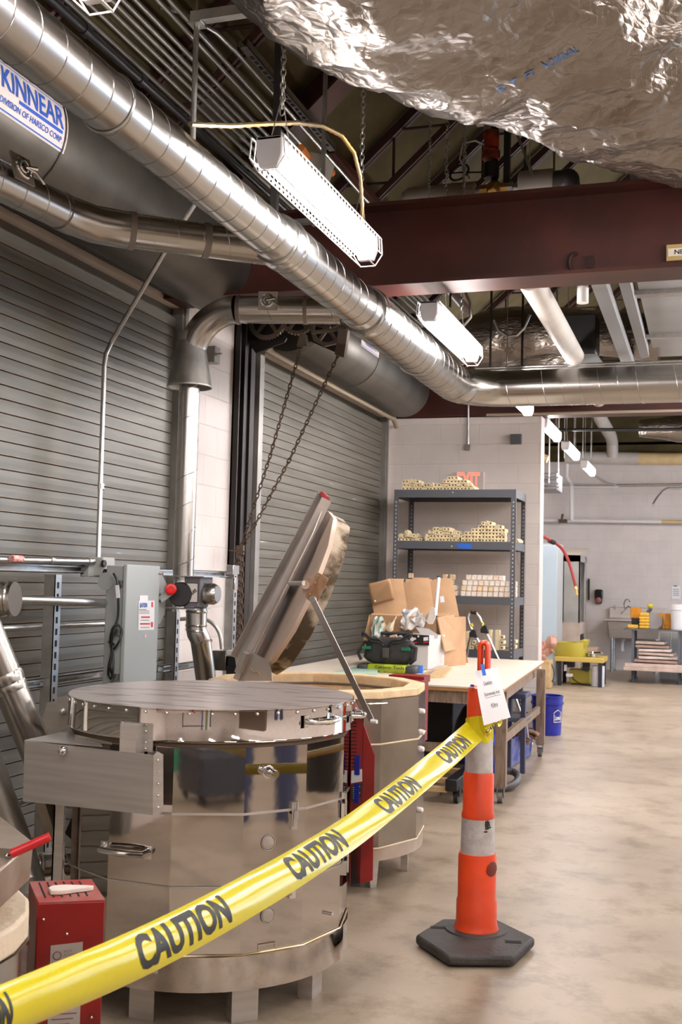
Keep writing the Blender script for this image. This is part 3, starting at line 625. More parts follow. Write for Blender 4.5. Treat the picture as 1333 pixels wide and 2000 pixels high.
# ------------------------------------------------------------------ wrapped pipe and valve behind the cross beam
PY = 6.95; pz = P(850, 388, y=PY).z
x0, x1, x2, x3, x4 = [P(a, 380, y=PY).x for a in (788, 930, 1015, 1083, 1118)]
t = thing('wrapped_pipe', 'white wrapped pipe with an orange tagged valve lying behind the red beam', 'pipe', (x0, PY, pz))
m = MB(); m.lathe([(.02, 0), (.06, .005), (.082, .04), (.085, .08), (.085, x1 - x0 - .01), (.078, x1 - x0)], (x0, PY, pz), 28, (1, 0, 0)); obj('insulation', m, pipe_w, t)
m = MB(); m.lathe([(.075, 0), (.085, .01), (.085, x3 - x2 - .01), (.078, x3 - x2)], (x2, PY, pz + .04), 28, (1, 0, 0)); obj('insulation', m, pipe_w, t)
m = MB(); m.cyl((x1, PY, pz + .02), (x2 + .02, PY, pz + .02), .03, n=16); m.cyl((x1 + .03, PY, pz + .02), (x1 + .06, PY, pz + .02), .042, n=8); m.cyl((x2 - .07, PY, pz + .02), (x2 - .04, PY, pz + .02), .045, n=8); obj('pipe_union', m, galv_d, t)
xm = (x1 + x2) / 2 - .02
m = MB(); m.sphere((xm, PY, pz + .02), .062, 10); m.cyl((xm, PY - .03, pz - .03), (xm, PY - .075, pz - .04), .042, n=6); m.cyl((xm - .09, PY, pz + .02), (xm + .09, PY, pz + .02), .045, n=8); vb = obj('valve_body', m, brass, t)
m = MB(); m.cyl((xm, PY, pz + .05), (xm, PY, pz + .45), .022, n=10); m.b2((xm + .06, PY - .02, pz + .05), (xm + .10, PY + .02, pz + .52)); m.cyl((xm - .02, PY, pz + .10), (xm - .02, PY, pz + .2), .05, n=12); obj('valve_stem', m, dark, vb)
m = MB(); m.cyl((xm - .02, PY - .02, pz + .22), (xm - .02, PY - .02, pz + .27), .058, n=12); m.cyl((xm - .02, PY - .02, pz + .29), (xm - .02, PY - .02, pz + .40), .05, n=12); obj('valve_actuator', m, mat('valve_orange', (.62, .06, .015), .4, col2=(.1, .02, .01), vscale=14), vb)
m = MB(); cw = V((xm - .22, PY - .05, pz + .14)); m.tube(arc(cw, .06, 0, 2 * PI, 20, (1, 0, .2), (0, .5, 1)), .008, 6, closed=True); m.cyl(cw, (xm, PY, pz + .14), .006, n=6); m.tube([cw - V((.055, 0, 0)), cw + V((.055, 0, 0))], .005, 5); obj('handwheel', m, dark, vb)
m = MB(); m.tube([cw + V((.07, 0, -.05)), cw + V((.0, 0, .09)), cw + V((.02, 0, .19)), cw + V((.1, 0, .2)), (xm - .02, PY, pz + .3)], .006, 6); obj('capillary_tube', m, white, vb)
m = MB(); m.sphere((x4 - .03, PY, pz + .04), .078, 10); m.cyl((x3, PY, pz + .04), (x4 - .03, PY, pz + .04), .07, n=20); m.cyl((x4 - .03, PY, pz + .04), (x4 - .03, PY + 1.5, pz + .04), .07, n=20); obj('elbow', m, mat('black_elbow', (.045, .04, .038), .35), t)
m = MB(); a = P(945, 235, y=PY); m.b2((a.x - .05, PY - .05, a.z - .02), (a.x + .09, PY + .05, a.z + .03)); m.prism([(a.x, PY - .02, a.z), (a.x + .03, PY - .02, a.z - .2), (a.x + .06, PY - .02, a.z - .2), (a.x + .05, PY - .02, a.z)], (0, .004, 0)); m.cyl((a.x + .02, PY, a.z - .09), (a.x + .02, PY, a.z + .6), .008, n=8); obj('hanger_bracket', m, zinc, t)
m = MB(); a = P(1005, 248, y=PY - .1); b_ = P(1042, 343, y=PY - .1); m.cyl(a + (a - b_) * 2, b_, .009, n=8); obj('hanger_rod', m, zinc, t)
for px in (838, 907):
    a = P(px, 408, y=6.6); m = MB(); chain_mb(m, a, (a.x, a.y, roofz(a.x)), L=.03, wd=.016, r=.0024); tag(obj('hanging_chain', m, galv_d), 'thin chain hanging from the roof in front of the white wrapped pipe, %s one' % ('left' if px == 838 else 'right'), 'chain')

# ------------------------------------------------------------------ services in the bay beyond the cross beam
def cyl_thing(name, label, cat, p0, p1, r, m_, group=None, n=20):
    m = MB(); m.cyl(p0, p1, r, n=n); return tag(obj(name, m, m_), label, cat, group)
a = P(1062, 600, z=3.22)
cyl_thing('white_pipe', 'fat white wrapped pipe running away between the two red beams', 'pipe', (a.x, 6.55, 3.25), (a.x, 11.0, 3.25), .078, pipe_w)
a = P(1139, 560, y=7.0); cyl_thing('short_pipe', 'short white pipe stub pointing down just below the red beam', 'pipe', (a.x, 7.0, a.z + .3), (P(1139, 592, y=7.0).x, 7.0, P(1139, 592, y=7.0).z), .036, white)
a = P(1195, 620, z=3.3); m = MB(); m.b2((a.x - .045, 6.5, 3.28), (a.x + .045, 11.0, 3.36)); m.b2((a.x - .045, 6.5, 3.36), (a.x - .035, 11.0, 3.44)); tag(obj('support_rail', m, mat('grey_rail', (.22, .22, .225), .45, .3)), 'wide grey steel rail running away just under the ceiling ducts', 'rail')
a = P(1285, 610, z=3.35); t = thing('air_handler', 'large grey sheet metal air duct box at the right edge beyond the red beam', 'duct', (a.x, 8, 3.35))
m = MB(); m.b2((a.x - .1, 6.6, 3.40), (a.x + 2.2, 9.8, 4.1)); obj('sheet_body', m, mat('sheet_metal', (.27, .27, .265), .38, .5, var=.1, vscale=2), t)
m = MB(); m.b2((a.x - .13, 7.55, 3.37), (a.x + 2.2, 7.65, 3.40)); obj('seam_flange', m, zinc, t)
m = MB(); m.b2((a.x - .13, 8.9, 3.37), (a.x + 2.2, 8.95, 3.40)); obj('seam_flange', m, zinc, t)
m = MB(); m.b2((a.x - .20, 6.6, 3.34), (a.x - .13, 11, 3.44)); obj('side_rail', m, mat('grey_rail', (.22, .22, .225), .45, .3), t)
a, b_ = P(960, 655, y=9.6), P(1270, 665, y=9.6)
foil_tube('insulated_duct', 'silver foil wrapped duct lying crosswise behind the fat white pipe', [(a.x - .7, 9.6, a.z - .1), (a.x + .2, 9.6, a.z), (a.x + .8, 9.6, a.z), (b_.x + .1, 9.6, b_.z)], [.16, .24, .2, .17], 90, 40, .05, seed=5)
a, b_ = P(975, 705, y=9.9), P(1050, 700, y=9.9)
foil_tube('insulated_duct', 'low foil wrapped duct end beside the second strip light', [(a.x - .2, 9.9, a.z), (a.x + .3, 9.9, a.z), (b_.x + .3, 9.9, b_.z)], [.1, .14, .13], 50, 30, .04, seed=9)
a, b_ = P(1098, 615, y=9.0), P(1165, 690, y=9.0); m = MB(); m.b2((a.x, 9.0, b_.z), (b_.x, 9.3, a.z)); tag(obj('black_box', m, mat('black_duct', (.03, .03, .03), .5), bevel=.01), 'dark box shaped duct drop between the white pipe and the grey rail', 'box')
a = P(1115, 700, y=8.9); m = MB(); m.prism([(a.x - .02, 8.9, a.z + .03), (a.x + .20, 8.9, a.z + .03), (a.x + .26, 8.9, a.z - .05), (a.x + .04, 8.9, a.z - .05)], (0, .2, 0)); tag(obj('vent_flap', m, mat('sheet_metal', (.27, .27, .265), .38, .5, var=.1, vscale=2)), 'grey sheet metal flap below the dark box duct', 'flap')
for k, py in enumerate((717, 722, 728)):
    a = P(1000, py, y=8.9); cyl_thing('crosswise_conduit', ['top', 'middle', 'bottom'][k] + ' of three thin conduits crossing just above the turned duct', 'conduit', (a.x - .3, 8.9, a.z), (4, 8.9, a.z), .009, zinc, 'thin crosswise conduits', 8)
a = P(1190, 805, y=11.0); cyl_thing('ceiling_conduit', 'thin tan conduit crossing below the second red beam', 'conduit', (a.x - 1.2, 11.0, a.z), (5, 11.0, a.z), .014, mat('tan_tube', (.36, .30, .22), .5), None, 8)
m = MB(); pts = [P(x_, y_, y=8.6) for x_, y_ in ((966, 625), (975, 645), (992, 657), (1010, 655), (1025, 640), (1036, 615))]; m.tube(pts, .012, 8); tag(obj('flex_cable', m, zinc), 'looped grey flexible cable hanging beyond the second strip light', 'cable')
m = MB(); m.tube([V((-1.5, 7.1, 3.0)), P(903, 640, y=7.2), P(920, 620, y=7.2), P(918, 590, y=7.2), P(905, 560, y=7.2)], .010, 8); tag(obj('flex_cable', m, mat('armored_cable2', (.5, .48, .45), .35, .8)), 'flexible cable rising from the second strip light', 'cable')
for k, (x_, y0_) in enumerate(((1020, 720), (880, 590), (958, 620))):
    a = P(x_, 740 if k != 1 else 600, y=9.2); m = MB(); m.cyl((a.x, 9.2, a.z), (a.x, 9.2, roofz(a.x)), .01, n=8); tag(obj('threaded_rod', m, dark), ['thin dark rod hanging left of the turned duct end', 'thin dark rod just above the second strip light', 'thin dark rod beside the looped grey cable'][k], 'rod')
# stub conduit and grey box on the partition wall
m = MB(); a = P(915, 790, y=11.12); b_ = P(915, 870, y=11.12); m.cyl((a.x, 11.125, a.z + .2), (b_.x, 11.125, b_.z), .012, n=8); m.b2((b_.x - .025, 11.10, b_.z - .05), (b_.x + .025, 11.14, b_.z + .01)); tag(obj('conduit_drop', m, zinc), 'short conduit with outlet box on the partition wall above the shelving', 'conduit')
a = P(1009, 858, y=11.12); m = MB(); m.b2((a.x - .055, 11.09, a.z - .05), (a.x + .055, 11.14, a.z + .05)); o = tag(obj('wall_speaker', m, mat('dark_box', (.075, .08, .085), .5), bevel=.004), 'small dark square box high on the partition wall', 'box')
# EXIT sign
a = P(915, 941, y=11.11); t = thing('exit_sign', 'red lit EXIT sign on the wall just above the top shelf', 'sign', (a.x, 11.12, a.z - .09))
m = MB(); m.b2((a.x - .16, 11.10, a.z - .095), (a.x + .16, 11.14, a.z + .095)); obj('sign_body', m, mat('sign_clear', (.58, .51, .49), .4), t)
ex = mat('exit_red', (.8, .1, .06), .4, emit=(1, .30, .20), estr=.75)
text('lettering', 'EXIT', (a.x + .005, 11.098, a.z + .012), (1, 0, 0), (0, 0, 1), .235, .165, ex, t, bold=.035)
# ------------------------------------------------------------------ kilns
def poly_ring(mb, c, R, z0, z1, n, ph, r_in=None):
    out = [(c[0] + R * math.cos(ph + 2 * PI * k / n), c[1] + R * math.sin(ph + 2 * PI * k / n)) for k in range(n)]
    if r_in is None: return mb.prism([(x, y, z0) for x, y in out], (0, 0, z1 - z0))
    inn = [(c[0] + r_in * math.cos(ph + 2 * PI * k / n), c[1] + r_in * math.sin(ph + 2 * PI * k / n)) for k in range(n)]
    g = []
    for pl, z in ((out, z0), (out, z1), (inn, z1), (inn, z0)): g.append([mb.bm.verts.new((x, y, z)) for x, y in pl])
    for A, B in zip(g, g[1:] + g[:1]):
        for k in range(n): mb.bm.faces.new((A[k], A[(k + 1) % n], B[(k + 1) % n], B[k]))
    return mb
def u_dir(a): return V((math.cos(a), math.sin(a), 0))
def d_handle(parent, c, nn, ln, st=.03, r=.008, name='handle', vertical=False):
    nn = V(nn).normalized(); sd = V((0, 0, 1)) if vertical else V((0, 0, 1)).cross(nn).normalized(); up = nn.cross(sd)
    m = MB(); c = V(c); h = ln / 2
    for s in (-1, 1): m.prism([c + sd * s * h + up * .02 + sd * .012 * k for k in (-1, 1)] + [c + sd * s * h - up * .02 + sd * .012 * k for k in (1, -1)], nn * .004)
    m.tube([c - sd * h + nn * .003, c - sd * h * .95 + nn * st, c - sd * h * .5 + nn * (st + .008), c + nn * (st + .012), c + sd * h * .5 + nn * (st + .008), c + sd * h * .95 + nn * st, c + sd * h + nn * .003], [r * 1.1, r * .9, r * .95, r, r * .95, r * .9, r * 1.1], 10)
    for s in (-1, 1):
        for q in (-1, 1): m.sphere(c + sd * s * h + up * .013 * q + nn * .005, .0035, 5)
    return obj(name, m, chrome, parent)
def latch(parent, c, nn):
    nn = V(nn).normalized(); sd = V((0, 0, 1)).cross(nn).normalized(); c = V(c); m = MB(); R = Matrix((sd, nn, V((0, 0, 1)))).transposed()
    m.box(c + V((0, 0, .022)) + nn * .006, (.026, .012, .022), R); m.box(c - V((0, 0, .03)) + nn * .006, (.022, .012, .05), R); m.tube([c + V((0, 0, .03)) + nn * .014 - sd * .009, c - V((0, 0, .02)) + nn * .014 - sd * .009, c - V((0, 0, .02)) + nn * .014 + sd * .009, c + V((0, 0, .03)) + nn * .014 + sd * .009], .0025, 5)
    m.box(c - V((0, 0, .02)) + nn * .016, (.014, .006, .05), R)
    return obj('latch', m, chrome, parent)
def peephole(parent, c, nn, plug=False):
    nn = V(nn).normalized(); m = MB(); c = V(c)
    m.lathe([(.020, 0), (.021, .003), (.018, .004)], c, 20, nn)
    if plug: m.lathe([(.018, 0), (.013, .04), (.014, .045), (.011, .055)], c, 16, nn)
    else: m.tube(arc(c + nn * .003, .024, 0, 2 * PI, 22, (0, 0, 1), nn.cross(V((0, 0, 1)))), .002, 5)
    return obj('peephole', m, steel_b if not plug else chrome, parent)

# --- big mirror finished kiln in the foreground
K1 = V((-1.705, 3.72)); R1 = .505; N1 = 14
f0 = math.atan2(-K1.y, -K1.x); PH1 = f0 + math.radians(12.5)
def k1p(a, z, r=R1): return V((K1.x + r * math.cos(a), K1.y + r * math.sin(a), z))
def facet(i):                # outward angle and apothem of a facet
    return PH1 + 2 * PI / N1 * (i + .5), R1 * math.cos(PI / N1)
t = thing('kiln', 'large round mirror steel kiln with closed streaked lid, directly behind the caution tape', 'kiln', (K1.x, K1.y, 0), None)
m = MB(); poly_ring(m, K1, R1 + .004, .125, .232, 56, PH1); obj('base_ring', m, steel, t)
m = MB(); m.tube([k1p(PH1 + 2 * PI * k / N1, .234, R1 + .004) for k in range(N1)], .0032, 6, closed=True); obj('trim_wire', m, mat('pale_brass', (.7, .56, .36), .3, 1), t)
for i, (z0, z1) in enumerate(((.236, .447), (.449, .674), (.676, .880))):
    m = MB(); poly_ring(m, K1, R1 + .0015 * i, z0, z1, N1, PH1); obj('body_section', m, steel, t, smooth=False)
m = MB(); poly_ring(m, K1, R1 + .006, .669, .676, N1, PH1); poly_ring(m, K1, R1 + .003, .443, .448, N1, PH1); obj('section_joint', m, steel_b, t, smooth=False)
m = MB(); poly_ring(m, K1, R1 - .012, .880, .898, 56, PH1); obj('lid_gasket', m, mat('gasket', (.13, .085, .055), .8), t)
m = MB(); m.lathe([(R1 + .004, .896), (R1 + .006, .899), (R1 + .004, .903), (R1 + .004, .996), (R1 + .0075, .998), (R1 + .0075, 1.001), (R1 + .002, 1.0015)], (K1.x, K1.y, 0), 84, cap=False); lid1 = obj('lid', m, steel, t)
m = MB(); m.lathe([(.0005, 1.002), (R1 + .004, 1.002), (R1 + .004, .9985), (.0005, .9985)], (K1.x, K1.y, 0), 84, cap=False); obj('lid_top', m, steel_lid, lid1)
m = MB()
for k in range(44):
    a = f0 + 2 * PI * k / 44; c = k1p(a, .988, R1 + .006); m.sphere(c, .0055, 5)
obj('lid_screws', m, chrome, lid1)['kind'] = 'stuff'
d_handle(lid1, k1p(f0 + math.radians(44), .955, R1 + .006), u_dir(f0 + math.radians(44)), .13, .03, .009, 'lid_handle')
d_handle(lid1, k1p(f0 + math.radians(78), .945, R1 + .006), u_dir(f0 + math.radians(78)), .13, .03, .009, 'lid_handle')
def at_px(px, z):            # facet point of the kiln body seen at an image column
    best = None
    for k in range(400):
        a = f0 - 1.4 + 2.8 * k / 399; rr = R1 * math.cos(PI / N1) / math.cos(((a - PH1) % (2 * PI / N1)) - PI / N1)
        q = k1p(a, z, rr); c = q - EYE; xx = c.dot(cx) / c.dot(cz_f) * FPX + 666.5
        if best is None or abs(xx - px) < best[0]: best = (abs(xx - px), a, q)
    a = best[1]; i = math.floor(((a - PH1) % (2 * PI)) / (2 * PI / N1)); fa = PH1 + 2 * PI / N1 * (i + .5)
    return best[2], u_dir(fa)
cz_f = cz if (V((0, 4, 1)) - EYE).dot(cz) > 0 else -cz
for px, z in ((572, .665), (570, .445), (668, .66), (672, .44)):
    c, nn = at_px(px, z); latch(t, c, nn)
for px, z, pl in ((524, .80, True), (523, .575, False), (524, .345, False)):
    c, nn = at_px(px, z); peephole(t, c + nn * .002, nn, pl)
c, nn = at_px(248, .545); d_handle(t, c, nn, .16, .035, .011)
c, nn = at_px(262, .20); d_handle(t, c + nn * .01, nn, .16, .035, .011)
c, nn = at_px(521, .235); sd = V((0, 0, 1)).cross(nn); m = MB(); m.tube([c + nn * .006 + sd * a + V((0, 0, b)) for a, b in ((-.03, -.022), (.03, -.022), (.03, .022), (-.03, .022))], .0015, 5, closed=True); obj('name_plate', m, chrome, t)
c, nn = at_px(640, .30); m = MB(); m.cyl(c + nn * .0, c + nn * .02, .006, n=10); obj('screw', m, chrome, t)
# sheet metal stand
m = MB(); poly_ring(m, K1, .45, .10, .125, 8, f0 + math.radians(22)); obj('stand_frame', m, steel_b, t)
for k in range(8):
    a = f0 + math.radians(18) + 2 * PI * k / 8; c = V((K1.x, K1.y, 0)) + u_dir(a) * .43; m = MB(); tn = V((-math.sin(a), math.cos(a), 0)); n_ = u_dir(a)
    m.prism([c - tn * .045, c + tn * .045, c + tn * .045 + V((0, 0, .1)), c + tn * .075 + V((0, 0, .13)), c - tn * .075 + V((0, 0, .13)), c - tn * .045 + V((0, 0, .1))], n_ * .004)
    m.prism([c - tn * .045, c - tn * .045 - n_ * .05, c - tn * .045 - n_ * .05 + V((0, 0, .12)), c - tn * .045 + V((0, 0, .12))], tn * .004)
    for q in (-.03, 0, .03): m.sphere(c + n_ * .006 + tn * q + V((0, 0, .112)), .005, 5)
    obj('leg', m, steel_b, t)
# hinge bracket with long cover plate at the left
za, zb = .868, .688
r_ = P(302, 1474, z=.842); l_ = P(48, 1448, z=.842)
ra, la = P(300, 1475, y=3.14), P(48, 1447, y=3.20)
rb, lb = P(298, 1592, y=3.14), P(45, 1565, y=3.20)
m = MB(); thick = V((0, .004, 0)); m.prism([la, ra, rb, lb], thick)
m.prism([ra + V((0, .002, 0)), P(307, 1468, y=3.14), P(318, 1474, y=3.155), P(318, 1586, y=3.155), P(307, 1592, y=3.14), rb + V((0, .002, 0))], V((0, .005, 0)))
m.prism([la, lb, lb + V((.02, .22, 0)), la + V((.02, .22, 0))], V((.004, 0, 0)))
m.prism([la + V((0, .22, 0)), la + V((0, .22, 0)) + V((.10, .03, 0)), la + V((.28, .02, -.003)), la], V((0, 0, .003)))
cp = obj('cover_plate', m, steel_b, t)
m = MB(); c = P(121, 1467, y=3.165); m.sphere(c, .016, 7, (1, .6, 1))
for k in range(5): m.sphere(P(309, 1485 + k * 23, y=3.135), .004, 5)
obj('bolt', m, chrome, cp)['label'] = 'row of chrome bolt heads'
a = P(243, 1412, y=3.18); b_ = P(272, 1478, y=3.18); m = MB(); m.b2((a.x, 3.155, b_.z - .02), (b_.x, 3.215, a.z)); m.b2((a.x - .03, 3.21, a.z - .09), (b_.x + .03, 3.215, a.z)); 
for sx in (-.02, .065):
    for k in (0, .02, .055, .075): m.sphere((a.x + sx, 3.205, a.z - .005 - k), .004, 5)
obj('hinge_post', m, steel_b, t)
m = MB(); c0_ = P(140, 1362, y=3.50); c1_ = P(140, 1425, y=3.50)
m.bar(c0_, c1_, .01, .01); 
for k in range(3):
    z = c0_.z - .018 - k * .038; p0 = V((c0_.x, c0_.y, z)); p1 = V((c0_.x + .10, c0_.y - .12, z)); m.cyl(p0, p1, .004, n=6); m.sphere(p0.lerp(p1, .55), .010, 6); m.sphere(p0.lerp(p1, .8), .008, 5); m.sphere(p0 + V((.0, -.012, 0)), .006, 5)
obj('tension_rods', m, chrome, t)
m = MB(); A = [P(x_, y_, y=3.85) for x_, y_ in ((92, 1372), (135, 1366), (135, 1420), (108, 1432), (72, 1438))]; m.prism(A, (0, .03, 0)); A = [P(x_, y_, y=3.80) for x_, y_ in ((112, 1362), (136, 1358), (136, 1395), (112, 1400))]; m.prism(A, (0, .05, 0)); m.sphere(P(122, 1390, y=3.79), .014, 7); obj('hinge_bracket', m, steel_b, t)
# red control box on the far right side of the kiln
an = f0 + math.radians(86); ur = u_dir(an); tg = V((-math.sin(an), math.cos(an), 0))
base = V((K1.x, K1.y, 0)) + ur * (R1 + .045) + tg * .0
def rb_(u, z): return base + ur * u + V((0, 0, z))
i0 = P(683, 1700, d=1).x
pl_ = V(base); prof = []
def boxpt(px, py):
    # meets the plane through base spanned by ur and z
    nrm = tg; r = ray(px, py); s = (base - EYE).dot(nrm) / r.dot(nrm); return EYE + r * s
pr = [boxpt(x_, y_) for x_, y_ in ((686, 1388), (702, 1386), (733, 1476), (729, 1720), (682, 1731))]
m = MB(); m.prism(pr, tg * .26); rbx = obj('control_box', m, redp, t, bevel=.003)
m = MB()
for k in range(15):
    y_ = 1404 + k * 7.1; p0, p1 = boxpt(686, y_), boxpt(697, y_); m.prism([p0 - tg * .001, p1 - tg * .001, p1 - tg * .001 - V((0, 0, .0035)), p0 - tg * .001 - V((0, 0, .0035))], -tg * .0008)
obj('vent_slots', m, slot, rbx)
m = MB(); m.prism([boxpt(x_, y_) - tg * .001 for x_, y_ in ((687, 1505), (708, 1502), (708, 1526), (686, 1530))], -tg * .001); obj('silver_label', m, mat('silver_label', (.55, .55, .54), .4), rbx)
m = MB(); m.prism([boxpt(x_, y_) - tg * .001 for x_, y_ in ((686, 1534), (709, 1530), (707, 1556), (686, 1566))], -tg * .001); lb2 = obj('warning_label', m, inkb, rbx)
for k in range(6):
    m = MB(); a = boxpt(690, 1538 + k * 4.2) - tg * .0025; b_ = boxpt(704 - (k % 3) * 2, 1536 + k * 4.2) - tg * .0025; m.bar(a, b_, .0008, .0022)
    obj('print_line', m, white, lb2)
m = MB(); m.prism([base - ur * .035 + V((0, 0, .32)), base + V((0, 0, .32)), base + V((0, 0, .93)), base - ur * .035 + V((0, 0, .93))], tg * .2); obj('box_spacer', m, blackm, rbx)
m = MB()
for z in (.62, .72): m.b2(base - ur * .03 - tg * .004 + V((0, 0, z)), base - ur * .002 + tg * .02 + V((0, 0, z + .07)))
obj('blue_wiring', m, bluep, rbx)

# --- open kiln behind it
K2 = V((-1.87, 5.33)); R2 = .55; N2 = 12; f2 = math.atan2(-K2.y, -K2.x); PH2 = f2 + math.radians(3)
def k2p(a, z, r=R2): return V((K2.x + r * math.cos(a), K2.y + r * math.sin(a), z))
t = thing('kiln', 'second kiln standing open behind the mirror kiln, lid propped on a metal bar', 'kiln', (K2.x, K2.y, 0), None)
for i, (z0, z1) in enumerate(((.20, .44), (.445, .67), (.675, .875))):
    m = MB(); poly_ring(m, K2, R2, z0, z1, N2, PH2, R2 - .07); obj('body_section', m, steel_w, t, smooth=False)
m = MB(); poly_ring(m, K2, R2 - .006, .14, .20, 48, PH2, .3); obj('base_ring', m, mat('base_band', (.46, .38, .31), .5, .5, var=.15), t)
m = MB()
for z in (.44, .672, .20): m.tube([k2p(PH2 + 2 * PI * k / N2, z, R2 + .003) for k in range(N2)], .0042, 6, closed=True)
obj('seam_gaps', m, mat('seam_brick', (.75, .62, .42), .8), t)
m = MB(); poly_ring(m, K2, R2 - .004, .875, .915, N2, PH2, R2 - .085); obj('brick_rim', m, brick, t, bevel=.006)
m = MB(); poly_ring(m, K2, R2 - .08, .22, .90, N2, PH2, R2 - .087); poly_ring(m, K2, R2 - .08, .215, .235, N2, PH2); obj('brick_lining', m, brick, t, smooth=False)
m = MB()
for z in (.862, .80, .74, .68, .62): m.tube([k2p(PH2 + 2 * PI * k / N2, z, R2 - .092) for k in range(N2)], .007, 6, closed=True)
obj('element_groove', m, mat('element', (.16, .12, .09), .8), t)
for dz, da in ((.80, 66), (.70, 66), (.62, 66), (.53, 66), (.33, 66)):
    a = f2 + math.radians(da); m = MB(); c = k2p(a, dz, R2 - .01); m.lathe([(.013, 0), (.015, .012), (.012, .03), (.004, .034)], c, 12, u_dir(a)); obj('peephole_plug', m, mat('ceramic', (.85, .82, .77), .5), t)
m = MB(); a = f2 + math.radians(30); c = k2p(a, .862, R2); s_ = V((-math.sin(a), math.cos(a), 0)); m.tube([c - s_ * .06, c - s_ * .06 + u_dir(a) * .025, c + s_ * .04 + u_dir(a) * .025, c + s_ * .04], .004, 6); obj('wire_handle', m, chrome, t)
for k, dg in enumerate((25, 70, 115, 205, 295)):
    a = f2 + math.radians(dg) + .21; c = V((K2.x, K2.y, 0)) + u_dir(a) * .47; tn = V((-math.sin(a), math.cos(a), 0)); m = MB()
    m.prism([c - tn * .018, c + tn * .018, c + tn * .032 + V((0, 0, .14)), c - tn * .032 + V((0, 0, .14))], u_dir(a) * .004); m.prism([c - tn * .018, c - tn * .018 - u_dir(a) * .03, c - tn * .032 - u_dir(a) * .03 + V((0, 0, .14)), c - tn * .032 + V((0, 0, .14))], tn * .004); obj('leg', m, steel_b, t)
# raised lid: a brick disc in a steel band carried by a long flat arm
YL = 5.20
def L2(px, py, y=YL): return P(px, py, y=y)
ctr = (L2(507, 1298) + L2(652, 1004)) / 2; along = (L2(652, 1004) - L2(507, 1298)).normalized(); vv = (ctr - EYE).normalized()   # seen almost edge on, a little of its outer side showing
ea = along.cross(vv).normalized()
if ea.z > 0: ea = -ea
eb = (vv - along * vv.dot(along)).normalized(); sp_ = math.radians(10.5); nrm = (ea * math.cos(sp_) + eb * math.sin(sp_)).normalized(); lv = nrm.cross(along).normalized()
LR = (L2(652, 1004) - L2(507, 1298)).length / 2
m = MB(); TH = .085
for s_, r_ in ((0, LR),):
    A = [ctr + along * math.cos(PI / 12 + 2 * PI * k / 12) * LR + lv * math.sin(PI / 12 + 2 * PI * k / 12) * LR for k in range(12)]
    m.prism(A, nrm * TH)
ld = obj('lid', m, mat('lid_brick', (.46, .37, .27), .9, col2=(.075, .05, .025), vscale=8, bump=.3, bscale=50, lo=.42, hi=.58), t, bevel=.006)
m = MB(); A = [ctr + along * math.cos(PI / 12 + 2 * PI * k / 12) * (LR + .006) + lv * math.sin(PI / 12 + 2 * PI * k / 12) * (LR + .006) for k in range(12)]
m.prism([a - nrm * .012 for a in A], nrm * .022); obj('lid_band', m, mat('lid_band', (.60, .46, .36), .5, .15, var=.12, vscale=3), ld)
m = MB(); o0, o1 = L2(478, 1312), L2(650, 978); al = (o1 - o0).normalized(); wv = lv; off = -nrm * .045
for w_ in (-.33, .33):
    m.bar(o0 + wv * w_ * .6 + off, o1 + wv * w_ * .25 + off, .02, .05, nrm)
m.prism([o0 + wv * -.22 + off, o0 + wv * .22 + off, o0 + al * .80 + wv * .17 + off, o1 + wv * .06 + off, o1 - wv * .06 + off, o0 + al * .8 - wv * .17 + off], nrm * .006)
m.bar(o0 - wv * .22 + off + nrm * .012, o1 - wv * .07 + off + nrm * .012, .008, .034, nrm)
obj('lid_arm', m, mat('arm_steel', (.42, .375, .335), .42, .7, var=.1, vscale=6), ld)
m = MB(); m.cyl(o1 - wv * .09 + off, o1 + wv * .09 + off, .016, n=12); obj('grip', m, mat('red_grip', (.35, .03, .03), .5), ld)
m = MB(); c = L2(600, 1140, YL - .40); m.cyl(L2(566, 1140, YL - .42), L2(594, 1139, YL - .52), .011, n=10); m.cyl(L2(546, 1150, YL + .2), L2(535, 1140, YL + .2), .03, n=10); obj('pivot_pin', m, steel_b, ld)
m = MB(); pts = [L2(x_, y_, YL - .50) for x_, y_ in ((590, 1138), (622, 1118), (642, 1130), (630, 1155), (618, 1180), (602, 1172), (592, 1158))]; m.prism(pts, (0, .006, 0))
for x_, y_ in ((622, 1124), (617, 1138), (606, 1160)): m.cyl(L2(x_, y_, YL - .508), L2(x_, y_, YL - .50), .005, n=8)
m.cyl(L2(597, 1142, YL - .515), L2(597, 1142, YL - .50), .02, n=14); obj('pivot_plate', m, mat('pivot_rust', (.52, .42, .33), .5, .4, col2=(.3, .15, .07), vscale=12), ld)
m = MB(); a, b_ = L2(611, 1170, YL - .53), P(727, 1408, y=4.82)
m.bar(a, b_, .026, .008, (0, -1, 0)); m.cyl(a + V((0, -.01, 0)), a + V((0, .02, 0)), .014, n=12); obj('prop_bar', m, mat('prop_steel', (.33, .30, .27), .35, .8), t)
m = MB(); m.cyl(b_ + V((0, -.012, 0)), b_ + V((.03, -.02, .0)), .009, n=10); obj('prop_tip', m, white, t)
m = MB(); m.prism([L2(x_, y_, YL - .22) for x_, y_ in ((470, 1330), (486, 1272), (528, 1292), (532, 1330))], (0, .01, 0)); m.prism([L2(x_, y_, YL - .3) for x_, y_ in ((458, 1312), (472, 1272), (482, 1278), (468, 1316))], (0, .05, 0)); obj('hinge_plate', m, mat('arm_steel', (.42, .375, .335), .42, .7), t)
m = MB(); m.tube([L2(x_, y_, YL - .24) for x_, y_ in ((484, 1310), (490, 1306), (496, 1314), (504, 1312), (508, 1318))], .003, 5); obj('hinge_pin', m, mat('rusty', (.3, .17, .08), .6), t)
